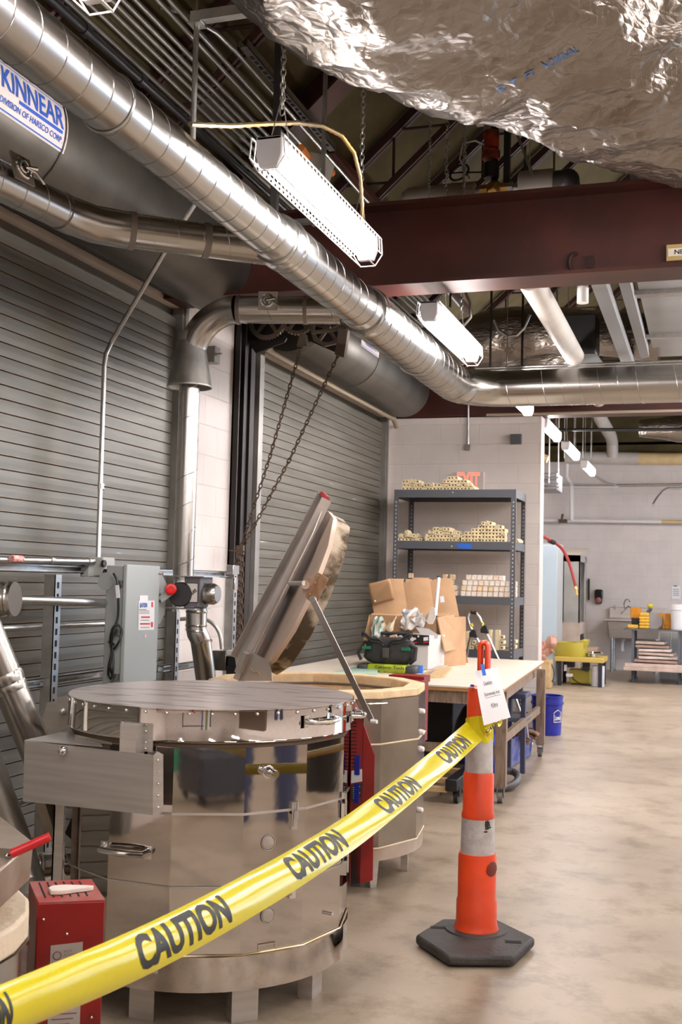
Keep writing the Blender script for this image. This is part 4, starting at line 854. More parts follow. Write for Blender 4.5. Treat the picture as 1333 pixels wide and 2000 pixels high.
# red control box of the open kiln, seen over the table edge
a = P(800, 1318, y=5.95); m = MB(); b_ = P(768, 1322, y=5.95)
m.prism([P(760, 1318, y=6.0), P(829, 1322, y=6.0), P(829, 1335, y=6.0), P(760, 1332, y=6.0)], (0, .14, -.0)); m.b2((P(760, 1330, y=6.0).x, 5.86, .55), (P(829, 1330, y=6.0).x, 6.1, P(829, 1328, y=6.0).z)); obj('control_box', m, redp, t)

# --- third kiln cut by the left edge
K3 = V((-1.725, 1.95)); R3 = .38; f3 = math.atan2(-K3.y, -K3.x)
def k3p(a, z, r=R3): return V((K3.x + r * math.cos(a), K3.y + r * math.sin(a), z))
t = thing('kiln', 'worn kiln cut by the left edge of the picture, with a red handled lid', 'kiln', (K3.x, K3.y, 0), None)
rim3 = P(65, 1755, y=2.2).z
for z0, z1 in ((.16, .42), (.425, rim3 - .06)):
    m = MB(); poly_ring(m, K3, R3, z0, z1, 24, f3, R3 - .06); obj('body_section', m, steel_w, t)
m = MB(); poly_ring(m, K3, R3 - .003, rim3 - .06, rim3, 24, f3, R3 - .1); poly_ring(m, K3, R3 - .07, .18, rim3 - .02, 24, f3, R3 - .1); obj('brick_rim', m, mat('rim_brick', (.72, .60, .45), .9, col2=(.3, .17, .06), vscale=7, lo=.25, hi=.4, bump=.2), t, bevel=.008)
for k in range(4):
    a = f3 + .5 + k * PI / 2; c = V((K3.x, K3.y, 0)) + u_dir(a) * .33; m = MB(); m.prism([c + V((-.02, 0, 0)), c + V((.02, 0, 0)), c + V((.03, 0, .16)), c + V((-.03, 0, .16))], (0, .03, 0)); obj('leg', m, steel_b, t)
aR = f3 + math.radians(85)
zl0 = P(58, 1700, y=2.15).z; lc = V((K3.x + .005, K3.y - .02, zl0 + .0)); Rt = Matrix.Rotation(math.radians(4), 3, V((0, 1, 0)))
m = MB(); A = [lc + Rt @ V((math.cos(f3 + .2 + 2 * PI * k / 10) * (R3 + .0), math.sin(f3 + .2 + 2 * PI * k / 10) * (R3 + .0), 0)) for k in range(10)]; m.prism(A, Rt @ V((0, 0, .085))); l3 = obj('lid', m, mat('old_lid_steel', (.50, .44, .37), .4, .7, col2=(.3, .22, .15), vscale=5), t, bevel=.004)
m = MB(); A = [lc + Rt @ V((math.cos(f3 + .2 + 2 * PI * k / 10) * (R3 - .03), math.sin(f3 + .2 + 2 * PI * k / 10) * (R3 - .03), -.02)) for k in range(10)]; m.prism(A, Rt @ V((0, 0, .04))); obj('lid_brick', m, brick, l3)
m = MB(); m.cyl(P(22, 1668, y=2.0), P(98, 1634, y=2.04), .0095, n=16); obj('grip', m, mat('red_rubber', (.5, .01, .015), .3), l3)
m = MB(); m.prism([P(x_, y_, y=2.01) for x_, y_ in ((-20, 1655), (20, 1658), (28, 1672), (14, 1684), (-20, 1682))], (0, .006, 0)); m.sphere(P(14, 1672, y=2.0), .006, 6); obj('grip_bracket', m, steel_w, l3)
# its red control box
p = [P(73, 1768, y=2.25), P(206, 1757, y=2.33)]
fr = V((p[1].x - p[0].x, p[1].y - p[0].y, 0)).normalized(); bk = V((-fr.y, fr.x, 0))
W_ = (p[1] - p[0]).dot(fr); zt = (p[0].z + p[1].z) / 2; bkv = bk * .17 + fr * 0
p0 = V((p[0].x, p[0].y, 0)); p1 = p0 + fr * W_
m = MB(); m.prism([p0 + V((0, 0, .2)), p1 + V((0, 0, .2)), p1 + V((0, 0, zt)), p0 + V((0, 0, zt))], bkv - V((.03, 0, 0))); rb3 = obj('control_box', m, redp, t, bevel=.003)
m = MB(); m.prism([p0 + V((.002, .002, zt + .0005)), p1 + V((-.002, .002, zt + .0005)), p1 + bkv - V((.032, .002, -zt - .0005)), p0 + bkv - V((.028, .002, -zt - .0005))], (0, 0, .002)); tp = obj('vented_top', m, redd, rb3)
m = MB(); back = bkv - V((.03, 0, 0))
for k in range(6):
    a = p0 + fr * (.022 + k * .019) + back * .2 + V((0, 0, zt + .003)); b_ = p0 + fr * (.022 + k * .019) + back * .9 + V((0, 0, zt + .003)); m.bar(a, b_, .004, .001)
obj('vent_slots', m, slot, tp)
def fpt(a, z, o=.0015): return p0 + fr * (a * W_) + V((0, 0, z)) - bk * o
h = zt
m = MB(); m.prism([fpt(a, z, .0005) for a, z in ((.22, h - .095), (.69, h - .09), (.69, h - .30), (.22, h - .305))], -bk * .001); lp = obj('rating_plate', m, mat('plate', (.42, .37, .33), .4), rb3)
text('lettering', 'SKUTT\nAUTOMATIC\nKILN', fpt(.53, h - .117, .002), fr, (0, 0, 1), .036, .022, mat('plate_red', (.2, .08, .08), .5), lp)
m = MB(); m.tube(arc(fpt(.32, h - .118, .002), .009, 0, 2 * PI, 16, fr, (0, 0, 1)), .0012, 5); obj('emblem', m, mat('plate_red', (.2, .08, .08), .5), lp)
m = MB()
for k in range(12): m.bar(fpt(.27, h - .145 - k * .0115, .0022), fpt(.64 - .05 * (k % 3), h - .145 - k * .0115, .0022), .0006, .0022 if k % 4 else .001)
obj('small_print', m, mat('plate_red', (.2, .08, .08), .5), lp)
m = MB()
for a, z in ((.1, h - .035), (.45, h - .07), (.86, h - .26)): m.sphere(fpt(a, z, .002), .0035, 5)
obj('screws', m, chrome, rb3)
# shard of broken shelf on top
c = (p0 + p1) / 2 + back * .42 + V((.005, 0, zt + .0035)); m = MB()
pts = [(-.042, -.022), (-.048, .006), (-.038, .022), (-.01, .026), (.04, .014), (.058, .006), (.05, -.002), (.02, -.012), (-.02, -.026)]
m.prism([c + fr * a + bk * b for a, b in pts], (0, 0, .011)); tag(obj('kiln_shelf_shard', m, mat('shard', (.74, .64, .56), .8, var=.08, vscale=20), bevel=.002), 'broken white wedge of kiln shelf lying on the red control box', 'shard')

# ------------------------------------------------------------------ traffic cone with its hexagonal base
CY_ = 4.49; CX_ = P(931, 1800, y=CY_).x
def cz_(y): return P(931, y, y=CY_).z
def cr(px): return px * 4.55 / FPX
t = thing('traffic_cone', 'tall orange and silver traffic channelizer on a black hexagonal rubber base', 'cone', (CX_, CY_, 0))
hexp = [P(x_, y_, z=.045) for x_, y_ in ((812, 1826), (864, 1794), (972, 1795), (1046, 1831), (1004, 1869), (876, 1868))]
m = MB(); m.prism([(q.x, q.y, .008) for q in hexp], (0, 0, .038)); o = obj('rubber_base', m, rubber, t, bevel=.012)
m = MB(); m.lathe([(.001, .044), (.128, .044), (.124, .052), (.001, .052)], (CX_, CY_, 0), 40, cap=False); obj('base_collar', m, rubber, o)
for x_, y_, w_ in ((857, 1812, 1), (1003, 1840, 1)):
    c = P(x_, y_, z=.046); m = MB(); m.box((c.x, c.y, .0465), (.062, .03, .001), Matrix.Rotation(.25, 3, 'Z')); obj('hand_slot', m, slot, o)
prof = [(46, 1836), (46, 1822), (41, 1806), (39, 1796), (38.5, 1757), (36.5, 1752), (36.5, 1672), (35, 1664)]
m = MB(); m.lathe([(cr(r), cz_(y)) for r, y in prof], (CX_, CY_, 0), 40); obj('lower_tube', m, orange, t)
m = MB(); m.lathe([(cr(32.5), cz_(1666)), (cr(31.5), cz_(1594))], (CX_, CY_, 0), 40); obj('reflective_band', m, reflective, t, label='lower silver sleeve')
m = MB(); m.lathe([(cr(r), cz_(y)) for r, y in ((31.5, 1596), (32, 1590), (29.5, 1582), (29.5, 1512), (26, 1504))], (CX_, CY_, 0), 40); obj('middle_tube', m, orange, t)
m = MB(); m.lathe([(cr(27), cz_(1506)), (cr(26), cz_(1440))], (CX_, CY_, 0), 40); obj('reflective_band', m, reflective, t, label='upper silver sleeve')
m = MB(); m.lathe([(cr(r), cz_(y)) for r, y in ((25.5, 1442), (24.5, 1352), (22.5, 1343), (14, 1340))], (CX_, CY_, 0), 40); obj('upper_tube', m, orange, t)
m = MB(); hw = cr(7.2); zt_ = cz_(1262); zb_ = cz_(1345)
pth = [(CX_ + .014 - hw, CY_, zb_)] + [(CX_ + .014 - hw, CY_, zb_ + (zt_ - zb_) * k / 4) for k in range(1, 5)] + arc((CX_ + .014, CY_, zt_), hw, PI * .9, PI * .1, 8, (1, 0, 0), (0, 0, 1)) + [(CX_ + .014 + hw, CY_, zt_ - (zt_ - zb_) * k / 4) for k in range(0, 5)]
m.tube(pth, .0115, 10); 
for v in m.bm.verts: v.co.y = CY_ + (v.co.y - CY_) * 2.4
obj('loop_handle', m, orange, t)
m = MB(); m.box((CX_ + .02, CY_ - .085, cz_(1630)), (.002, .001, .04)); m = MB()
for k in range(14):
    y_ = 1596 + random.random() * 22; a = math.radians(-90 + 38 + random.random() * 18); c = V((CX_, CY_, cz_(y_))) + u_dir(a) * (cr(32.2)); m.box(c, (.006 + random.random() * .01, .002, .004 + random.random() * .006), Matrix.Rotation(a + PI / 2, 3, 'Z'))
obj('scuff_marks', m, inkb, t)
m = MB(); z_ = cz_(1690); a = math.radians(-28); c = V((CX_, CY_, z_)) + u_dir(a) * cr(36.2); m.lathe([(.001, 0), (.030, 0), (.028, .0012), (.001, .0012)], c, 24, u_dir(a), cap=False); obj('round_sticker', m, mat('dark_sticker', (.16, .02, .012), .4), t)

# ------------------------------------------------------------------ caution tape
W = .098
tp_px = [(-160, 2033), (-60, 1999), (0, 1976), (100, 1935), (220, 1885), (345, 1825), (480, 1752), (600, 1681), (700, 1614), (800, 1536), (870, 1478), (925, 1430), (945, 1417)]
def invd(px): return .357 - .000407 * (px - 600)
cpts = [P(x_, y_, d=1 / invd(x_)) for x_, y_ in tp_px]
cpts[-1] = P(945, 1417, y=4.43)
def crom(P_, k):
    k = max(0, min(len(P_) - 1 - 1e-6, k)); i = int(k); f = k - i; p0 = P_[max(i - 1, 0)]; p1 = P_[i]; p2 = P_[i + 1]; p3 = P_[min(i + 2, len(P_) - 1)]
    return .5 * ((2 * p1) + (p2 - p0) * f + (2 * p0 - 5 * p1 + 4 * p2 - p3) * f * f + (3 * p1 - p0 - 3 * p2 + p3) * f ** 3)
TN = 240; TP = [crom(cpts, (len(cpts) - 1) * k / TN) for k in range(TN + 1)]
TPX = []
for q in TP:
    c = q - EYE; TPX.append(c.dot(cx) / c.dot(cz_f) * FPX + 666.5)
def tape_pt(u, w, off=0.0):         # u along 0..1, w across -1..1
    k = u * TN; i = min(int(k), TN - 1); c = TP[i].lerp(TP[i + 1], k - i); tg_ = (TP[min(i + 2, TN)] - TP[max(i - 1, 0)]).normalized()
    view = (EYE - c).normalized(); sd = tg_.cross(view).normalized()
    if sd.z < 0: sd = -sd
    nn = sd.cross(tg_).normalized()
    if nn.dot(view) < 0: nn = -nn
    al = 1.15 * (1 - u) ** 1.2 + .30
    tw = math.radians(18) * math.sin(u * 5 + 1) ; sd, nn = sd * math.cos(tw) + nn * math.sin(tw), nn * math.cos(tw) - sd * math.sin(tw)
    r = W / (2 * al); a = w * al
    if u > .955: sd = sd * (1 - (u - .955) * 6)
    rip = .0012 * math.sin(u * 60 + w * 3) * u
    return c + sd * (r * math.sin(a)) + nn * (r * (math.cos(a) - math.cos(al)) + rip + off)
m = MB(); m.grid(lambda u, v: tape_pt(u, v * 2 - 1), TN, 18)
tape = tag(obj('caution_tape', m, yellow), 'yellow caution tape stretched diagonally across the foreground and tied to the orange cone', 'tape')
def u_of_px(px):
    for i in range(TN):
        if TPX[i] <= px <= TPX[i + 1]: return (i + (px - TPX[i]) / (TPX[i + 1] - TPX[i])) / TN
    return 1.0
cum = [0]
for i in range(TN): cum.append(cum[-1] + (TP[i + 1] - TP[i]).length)
def u_of_s(s):
    for i in range(TN):
        if cum[i] <= s <= cum[i + 1]: return (i + (s - cum[i]) / max(1e-9, cum[i + 1] - cum[i])) / TN
    return 1.0
def s_of_u(u): k = u * TN; i = min(int(k), TN - 1); return cum[i] + (cum[i + 1] - cum[i]) * (k - i)
def tape_word(x0, x1, hgt=.70):
    s0, s1 = s_of_u(u_of_px(x0)), s_of_u(u_of_px(x1))
    text('lettering', 'CAUTION', (0, 0, 0), (1, 0, 0), (0, 1, 0), 1, 1, inkb, tape, bold=.045, fn=lambda a, b: tape_pt(u_of_s(s0 + (s1 - s0) * (a + .5)), b * 2 * hgt, .0009))
for x0, x1 in ((250, 432), (556, 662), (739, 807), (860, 907), (-155, -4)): tape_word(x0, x1)
m = MB()     # wrapped round the cone
rr_ = cr(26.3)
m.grid(lambda u, v: V((CX_ + math.cos(u * 2 * PI) * (rr_ + .002 * math.sin(u * 31 + v * 5)), CY_ + math.sin(u * 2 * PI) * (rr_ + .002 * math.sin(u * 23)), cz_(1447) + (cz_(1400) - cz_(1447)) * v + (0.012 * math.sin(u * 6.28 + 2.4)) * v)), 64, 8)
obj('wrapped_turn', m, yellow, tape)
kb = P(955, 1424, y=4.41); m = MB(); m.grid(lambda u, v: P(948 + 34 * u, 1438 - 28 * u - (18 - 8 * u) * v + 5 * math.sin(u * 9), y=4.40 + .03 * u + .012 * math.sin(u * 14 + v * 4)), 20, 6); obj('loose_end', m, mat('tape_faded', (.80, .68, .12), .3), tape)
text('lettering', 'CAUT', (0, 0, 0), (1, 0, 0), (0, 1, 0), 1, 1, inkb, tape, bold=.03, fn=lambda a, b: P(962 + a * 26, 1421 - a * 17 - b * 8, y=4.385))

# ------------------------------------------------------------------ paper sign
q00, q10, q11, q01 = P(928, 1311, y=4.385), P(973, 1303, y=4.50), P(998.5, 1401, y=4.47), P(946, 1417, y=4.36)
def sgn(a, b, off=0.0):      # a 0..1 left-right, b 0..1 top-bottom
    p = q00.lerp(q10, a).lerp(q01.lerp(q11, a), b); return p + V((0, -.010 * math.sin(b * PI) - .006 * math.sin(a * PI) - off, 0))
m = MB(); m.grid(lambda u, v: sgn(u, v), 12, 16); sg = tag(obj('paper_sign', m, paper), 'white paper warning sign taped to the handle of the orange cone', 'sign')
for s, (x_, y_), wd, ht in (('Caution:', (.47, .25), .36, .058), ('Extremely hot', (.56, .47), .60, .085), ('Kilns', (.55, .68), .24, .068)):
    text('lettering', s, (0, 0, 0), (1, 0, 0), (0, 1, 0), 1, 1, inkb, sg, bold=.004, fn=lambda a, b: sgn(x_ + a * wd, y_ - b * ht, .0015))
    m = MB(); m.grid(lambda u, v: sgn(x_ + (u - .5) * wd, y_ + ht * .62 + v * .006, .0015), 6, 1); obj('underline', m, inkb, sg)
m = MB(); m.grid(lambda u, v: P(939 + 7 * u + 4.5 * v, 1298 + 22 * v - u, y=4.375 + .012 * u - .006 * v), 3, 8); tag(obj('blue_tape_strip', m, bluet), 'strip of blue painter tape holding the paper sign to the cone handle', 'tape')
m = MB(); m.box(P(923, 1339, y=4.45), (.012, .02, .008)); tag(obj('blue_tape_bit', m, bluet), 'tiny scrap of blue tape on the cone shoulder', 'tape')
# ------------------------------------------------------------------ steel shelving with kiln furniture
SY0, SY1 = 10.42, 11.02           # front and back of the shelving
xa_, xb_ = P(770, 1000, y=SY0).x, P(1008, 1000, y=SY0).x
def sz(py): return P(900, py, y=SY0).z
tops = [sz(957), sz(1058), sz(1165), sz(1268)]
t = thing('shelving_unit', 'dark grey slotted steel shelving unit against the partition wall', 'shelf', (xa_, SY0, 0))
for x, y in ((xa_, SY0), (xb_, SY0), (xa_, SY1), (xb_, SY1)):
    s = 1 if x == xa_ else -1; q = 1 if y == SY0 else -1; m = MB()
    m.b2((x, y, 0), (x + s * .045, y + q * .003, tops[0] + .005)); m.b2((x, y, 0), (x + s * .003, y + q * .04, tops[0] + .005)); up = obj('upright', m, shelf_m, t)
    m = MB(); z = .1
    while z < tops[0] - .1:
        if q == 1: m.b2((x + s * .016, y - .001, z), (x + s * .026, y, z + .014))
        else: m.b2((x + s * .016, y - .004, z), (x + s * .026, y - .0035, z + .014))
        z += .038
    obj('slots', m, mat('slot_light', (.62, .58, .55), .6), up)['kind'] = 'stuff'
for i, z in enumerate(tops):
    m = MB(); m.b2((xa_ + .002, SY0 + .004, z - .012), (xb_ - .002, SY1 - .004, z)); sh = obj('shelf_board', m, mat('shelf_board', (.30, .22, .14), .7), t)
    m = MB(); m.b2((xa_ + .04, SY0 - .002, z - .072), (xb_ - .04, SY0 + .004, z + .004)); m.b2((xa_ + .04, SY1 - .004, z - .072), (xb_ - .04, SY1 + .002, z + .004)); m.b2((xa_ + .001, SY0 + .02, z - .072), (xa_ + .006, SY1 - .02, z + .004)); m.b2((xb_ - .006, SY0 + .02, z - .072), (xb_ - .001, SY1 - .02, z + .004)); obj('shelf_beam', m, shelf_m, sh)
a = P(910, 1066, y=SY0 - .006); m = MB(); m.prism([P(x_, y_, y=SY0 - .005) for x_, y_ in ((892, 1062), (923, 1062), (921, 1072), (896, 1071))], (0, .002, 0)); tag(obj('blue_tape_label', m, bluet), 'strip of blue tape stuck on the front edge of the second shelf', 'tape')
for k, (px, py, w) in enumerate(((885, 962, 'top'), (883, 1067, 'second'))):
    c = P(px, py, y=SY0 - .003); m = MB(); m.sphere(c, .006, 6); obj('rivet', m, white, t)
# kiln posts: square with a hole, or triangular with three holes
def sq_post(w, L):
    m = MB(); h = w / 2; r = w * .18; n = 8
    ring = [(r * math.cos(2 * PI * k / n + PI / 8), r * math.sin(2 * PI * k / n + PI / 8)) for k in range(n)]
    out = [(h, -h * .4), (h, h * .4), (h * .4, h), (-h * .4, h), (-h, h * .4), (-h, -h * .4), (-h * .4, -h), (h * .4, -h)]
    out = [(h, h * .75), (h * .75, h), (-h * .75, h), (-h, h * .75), (-h, -h * .75), (-h * .75, -h), (h * .75, -h), (h, -h * .75)]
    r = w * .26; ring = [(r * math.cos(PI / 8 + 2 * PI * k / n), r * math.sin(PI / 8 + 2 * PI * k / n)) for k in range(n)]
    g = [[m.bm.verts.new((a, y, b)) for a, b in pl] for pl, y in ((ring, .02), (ring, 0), (out, 0), (out, L), (ring, L))]
    for A, B in zip(g, g[1:]):
        for k in range(n): m.bm.faces.new((A[k], A[(k + 1) % n], B[(k + 1) % n], B[k]))
    m.bm.faces.new(g[0]); m.bm.faces.new(g[-1]); return m
def tri_post(w, L):
    m = MB(); R = w * .62; pts = []
    for k in range(3):
        a = PI / 2 + k * 2 * PI / 3
        for d in (-.22, .22): pts.append((R * math.cos(a + d), R * math.sin(a + d) + w * .1))
    m.prism([(a, 0, b) for a, b in pts], (0, L, 0)); return m
def holes(kind, w):
    m = MB()
    if kind == 'sq': m.cyl((0, .012, 0), (0, .0185, 0), w * .26, n=8)
    else:
        for k in range(3): a = PI / 2 + k * 2 * PI / 3; c = V((w * .3 * math.cos(a), 0, w * .3 * math.sin(a) + w * .1)); m.cyl(c + V((0, -.0008, 0)), c, w * .1, n=6)
    return m
def post_proto(kind, w, L, m_, name='kiln_post'):
    m = (sq_post if kind == 'sq' else tri_post)(w, L); return m.mesh(name, m_), holes(kind, w).mesh('hole', mat('hole_dark', (.03, .02, .012), .9))
pw = .034
PR = {('sq', i): post_proto('sq', pw * .98, l_, post_m) for i, l_ in enumerate((.10, .15, .2))}
PR.update({('tri', i): post_proto('tri', pw * 1.05, l_, post_m) for i, l_ in enumerate((.10, .15, .2))})
def put_post(kind, x, y, z, rot, label, group):
    me, hm = PR[(kind, random.randrange(3))]; o = bpy.data.objects.new('kiln_post', me); C.objects.link(o); o.location = (x, y, z); o.rotation_euler = (0, rot, (random.random() - .5) * .12)
    tag(o, label, 'kiln post', group); h = bpy.data.objects.new('hole', hm); C.objects.link(h); h.parent = o
def heap(profile, x0, x1, ztop, w, label, group, tri=.5, y=None):
    cols = int((x1 - x0) / w); y = y or SY0 + .02
    for i in range(cols):
        u = (i + .5) / cols; hgt = profile(u); rows = max(0, round(hgt))
        for j in range(rows):
            top = j >= rows - 2 and random.random() < tri
            x = x0 + w * (i + .5) + ((.5 * w) if (j % 2 and tri > .3) else 0) * .5
            put_post('tri' if top and random.random() < .5 else 'sq', x, y + random.random() * .03, ztop + w * (j + .5), (random.random() - .5) * (.9 if top else .06), label, group)
def lerpf(pts):
    def f(u):
        for (a, va), (b, vb) in zip(pts, pts[1:]):
            if a <= u <= b: return va + (vb - va) * (u - a) / (b - a)
        return pts[-1][1]
    return f
xx = lambda px: P(px, 950, y=SY0).x
heap(lerpf([(0, 3), (.25, 3), (.27, 2), (.53, 2), (.58, 3), (.66, 4), (.8, 3.4), (.86, 3.4), (1, 1)]), xx(784), xx(929), tops[0], pw, 'cream kiln post lying in the row and small heap on the top shelf', 'kiln posts on the top shelf', .35)
heap(lerpf([(0, 1.4), (.3, 2.6), (.7, 2), (1, 1)]), xx(778), xx(829), tops[1], pw, 'cream kiln post in the low left heap on the second shelf', 'kiln posts in the left heap of the second shelf', .9)
heap(lerpf([(0, 1), (.25, 3.6), (.5, 4.6), (.8, 3), (1, 2.4)]), xx(831), xx(901), tops[1], pw, 'cream kiln post in the peaked middle heap on the second shelf', 'kiln posts in the middle heap of the second shelf', .8)
heap(lerpf([(0, 2), (.2, 3), (.3, 4), (.5, 5.5), (.6, 6), (.85, 5), (1, 4)]), xx(902), xx(992), tops[1], pw * .95, 'cream kiln post in the tallest right stack on the second shelf', 'kiln posts in the right stack of the second shelf', .2)
for (px_, k_) in ((1010, 0),): put_post('tri', P(1012, 1052, y=SY0 + .3).x, SY0 + .25, tops[1] + .02, 0, 'single kiln post at the right end of the second shelf', 'kiln posts at the end')
# soft white bricks on the third shelf
bw = .052
def brick_mesh(k):
    m = MB(); m.box((0, .055, 0), (bw * .95, .11, bw * .95)); me = m.mesh('kiln_brick', mat('kiln_brick_%d' % k, [(.86, .78, .70), (.80, .62, .40), (.82, .68, .55), (.62, .46, .28)][k], .8, var=.1, vscale=22, bump=.2, bscale=60)); return me
BM = [brick_mesh(k) for k in range(4)]
def put_brick(x, z, y, k, label, group, rz=0):
    o = bpy.data.objects.new('kiln_brick', BM[k]); C.objects.link(o); o.location = (x, y, z); o.rotation_euler = (0, (random.random() - .5) * .05, rz); b = o.modifiers.new('b', 'BEVEL'); b.width = .007; b.segments = 2
    return tag(o, label, 'brick', group)
for j, (n, x0p) in enumerate(((9, 902), (9, 903), (9, 905), (7, 912))):
    for i in range(n):
        x = xx(x0p) + bw * (i + .5)
        if x > xb_ - .04: continue
        put_brick(x, tops[2] + bw * (j + .5), SY0 + .03, random.choice((0, 0, 0, 2, 2, 1)), 'pale cube shaped kiln brick in the neat wall at the right of the third shelf', 'pale bricks at the right of the third shelf')
for j in range(3): put_brick(xb_ - .045, tops[2] + bw * (j + .5), SY0 + .25, 2, ['bottom', 'middle', 'top'][j] + ' brick of the short stack at the right end of the third shelf', None, .1)
for i, (px_, j) in enumerate(((870, 3), (884, 3), (868, 2), (882, 2), (877, 1), (889, 1), (878, 0), (891, 0))):
    put_brick(xx(px_), tops[2] + bw * (j + .5), SY0 + .06, 3 if j > 1 else 2, 'brownish brick stacked left of the pale brick wall on the third shelf', 'brownish bricks in the middle of the third shelf', .1)
for i, (px_, j) in enumerate(((786, 0), (800, 0), (814, 0), (829, 0), (790, 1), (805, 1), (820, 1), (834, 1), (784, 2), (797, 2), (812, 2), (838, 2))):
    put_brick(xx(px_), tops[2] + bw * (j + .5), SY0 + .08, 2, 'tan brick peeking out above the leaning cardboard boxes on the third shelf', 'tan bricks behind the cardboard', .15)
put_brick(xx(803), tops[2] + bw * 3.6, SY0 + .06, 3, 'single brown speckled brick on top at the left of the third shelf', None, .2)
# bottom shelf pieces
for i, (px_, zz, hh, lab) in enumerate(((918, 0, .17, 'tan upright post beside the step ladder on the lowest shelf'), (960, 0, .19, 'tall tan post standing on the lowest shelf'), (975, 0, .19, 'second tall tan post on the lowest shelf, nearer the upright'))):
    m = MB(); x = xx(px_); m.b2((x - .022, SY0 + .05, tops[3]), (x + .022, SY0 + .1, tops[3] + hh)); tag(obj('kiln_post', m, post_m, bevel=.004), lab, 'kiln post')
for i, (px_, j) in enumerate(((984, 0), (984, 1), (984, 2), (1014, 0), (1012, 1), (940, 0), (948, 0), (941, 1), (949, 1), (926, 0), (930, 1))):
    put_post('sq', xx(px_) if px_ < 1000 else xb_ - .045, SY0 + (.04 if px_ < 1000 else .3), tops[3] + .05 * (j + .5) - (.008 if px_ < 980 else 0), 0, 'stubby kiln post stacked on the lowest shelf beside the ladder', 'posts on the lowest shelf')

# ------------------------------------------------------------------ work table on casters
TZ = .758
tc_ = [P(*q, z=TZ) for q in ((985, 1345), (1063, 1291))]
xr_t = tc_[1].x; ty0, ty1 = tc_[0].y, tc_[1].y; xl_t = -3.02
t = thing('work_table', 'wooden work table on casters with a pale plywood top, in front of the shelving', 'table', ((xl_t + xr_t) / 2, ty0, 0))
ca, cb = (tc_[0].x, ty0), (tc_[1].x, ty1); kx = (cb[0] - ca[0]) / (ty1 - ty0)
def tx(y, o): return ca[0] + kx * (y - ty0) + o
m = MB(); m.prism([(xl_t, ty0, TZ - .012), (ca[0], ty0, TZ - .012), (cb[0], ty1, TZ - .012), (xl_t, ty1, TZ - .012)], (0, 0, .012)); obj('tabletop', m, ply, t, bevel=.002)
m = MB(); m.prism([(xl_t, ty0 + .004, TZ - .034), (ca[0] - .012, ty0 + .004, TZ - .034), (cb[0] - .012, ty1 - .004, TZ - .034), (xl_t, ty1 - .004, TZ - .034)], (0, 0, .022)); obj('top_edge', m, ply_edge, t)
m = MB(); m.b2((xl_t + .02, ty0 + .03, TZ - .115), (xr_t - .03, ty0 + .06, TZ - .034)); m.b2((xl_t + .02, ty1 - .06, TZ - .115), (xr_t - .07, ty1 - .03, TZ - .034)); m.prism([(tx(ty0 + .03, -.065), ty0 + .03, TZ - .115), (tx(ty0 + .03, -.035), ty0 + .03, TZ - .115), (tx(ty1 - .03, -.035), ty1 - .03, TZ - .115), (tx(ty1 - .03, -.065), ty1 - .03, TZ - .115)], (0, 0, .081)); obj('apron', m, wood, t)
lx = P(978, 1500, y=ty0 + .06).x
lgn = P(978, 1570, z=0); lgf = P(1053, 1481, z=0); 
legs = [(-1.285, 7.33), (-1.33, 9.45), (xl_t + .1, 7.33), (xl_t + .1, 9.45)]
for x, y in legs:
    m = MB(); m.b2((x - .035, y - .03, .105), (x + .035, y + .03, TZ - .034)); lg = obj('leg', m, wood, t)
    m = MB(); m.cyl((x - .016, y, .038), (x + .016, y, .038), .038, n=20); m.b2((x - .03, y - .03, .095), (x + .03, y + .03, .105)); m.b2((x - .024, y - .014, .035), (x - .02, y + .014, .1)); m.b2((x + .02, y - .014, .035), (x + .024, y + .014, .1)); obj('caster', m, mat('caster', (.20, .18, .16), .5, .4), lg)
m = MB(); m.bar((-1.30, 7.33, .39), (-1.345, 9.45, .39), .03, .06); m.b2((xl_t + .1, 7.315, .30), (-1.30, 7.345, .36)); m.b2((xl_t + .1, 9.435, .30), (-1.34, 9.465, .36)); obj('stretcher', m, wood, t)
m = MB(); m.bar((xl_t + .3, ty0 + .3, .36), (xr_t - .5, ty0 + .25, .12), .03, .06); obj('brace', m, wood, t)
# boards on the table
def on_table(px, py): return P(px, py, z=TZ)
a, b_ = on_table(845, 1318), on_table(880, 1304)
m = MB(); m.prism([on_table(x_, y_) + V((0, 0, .001)) for x_, y_ in ((834, 1326), (868, 1324), (883, 1309), (862, 1307))], (0, 0, .018)); tag(obj('wood_offcut', m, pine), 'short light pine board lying on the near edge of the table', 'board')
m = MB(); p0_, p1_ = on_table(822, 1325), on_table(884, 1297); m.bar(p0_ + V((0, 0, .012)), p1_ + V((0, 0, .012)), .03, .02); tag(obj('wood_strip', m, plank_mat('old_strip', (.42, .28, .18), (.6, .45, .33), (1, 1, 1), 8)), 'long narrow wooden strip pointing away beside the pine board', 'board')
# cardboard boxes
def quad_box(name, label, corners, depth, m_, cat='box', dv=(0, 1, 0), open_top=False):
    o = MB(); dv = V(dv).normalized() * depth
    if not open_top: o.prism(corners, dv)
    else:
        c = [V(q) for q in corners]; T = .006      # top-left, top-right, bottom-right, bottom-left
        f = dv.normalized()
        o.prism(c, f * T); o.prism([q + dv for q in c], -f * T); o.prism([c[0], c[0] + dv, c[3] + dv, c[3]], (c[1] - c[0]).normalized() * T); o.prism([c[1], c[1] + dv, c[2] + dv, c[2]], (c[0] - c[1]).normalized() * T); o.prism([c[3], c[2], c[2] + dv, c[3] + dv], (0, 0, T))
    o = obj(name, o, m_, bevel=.0015); return tag(o, label, cat)
YB = 9.15
def B(px, py, y): return P(px, py, y=y)
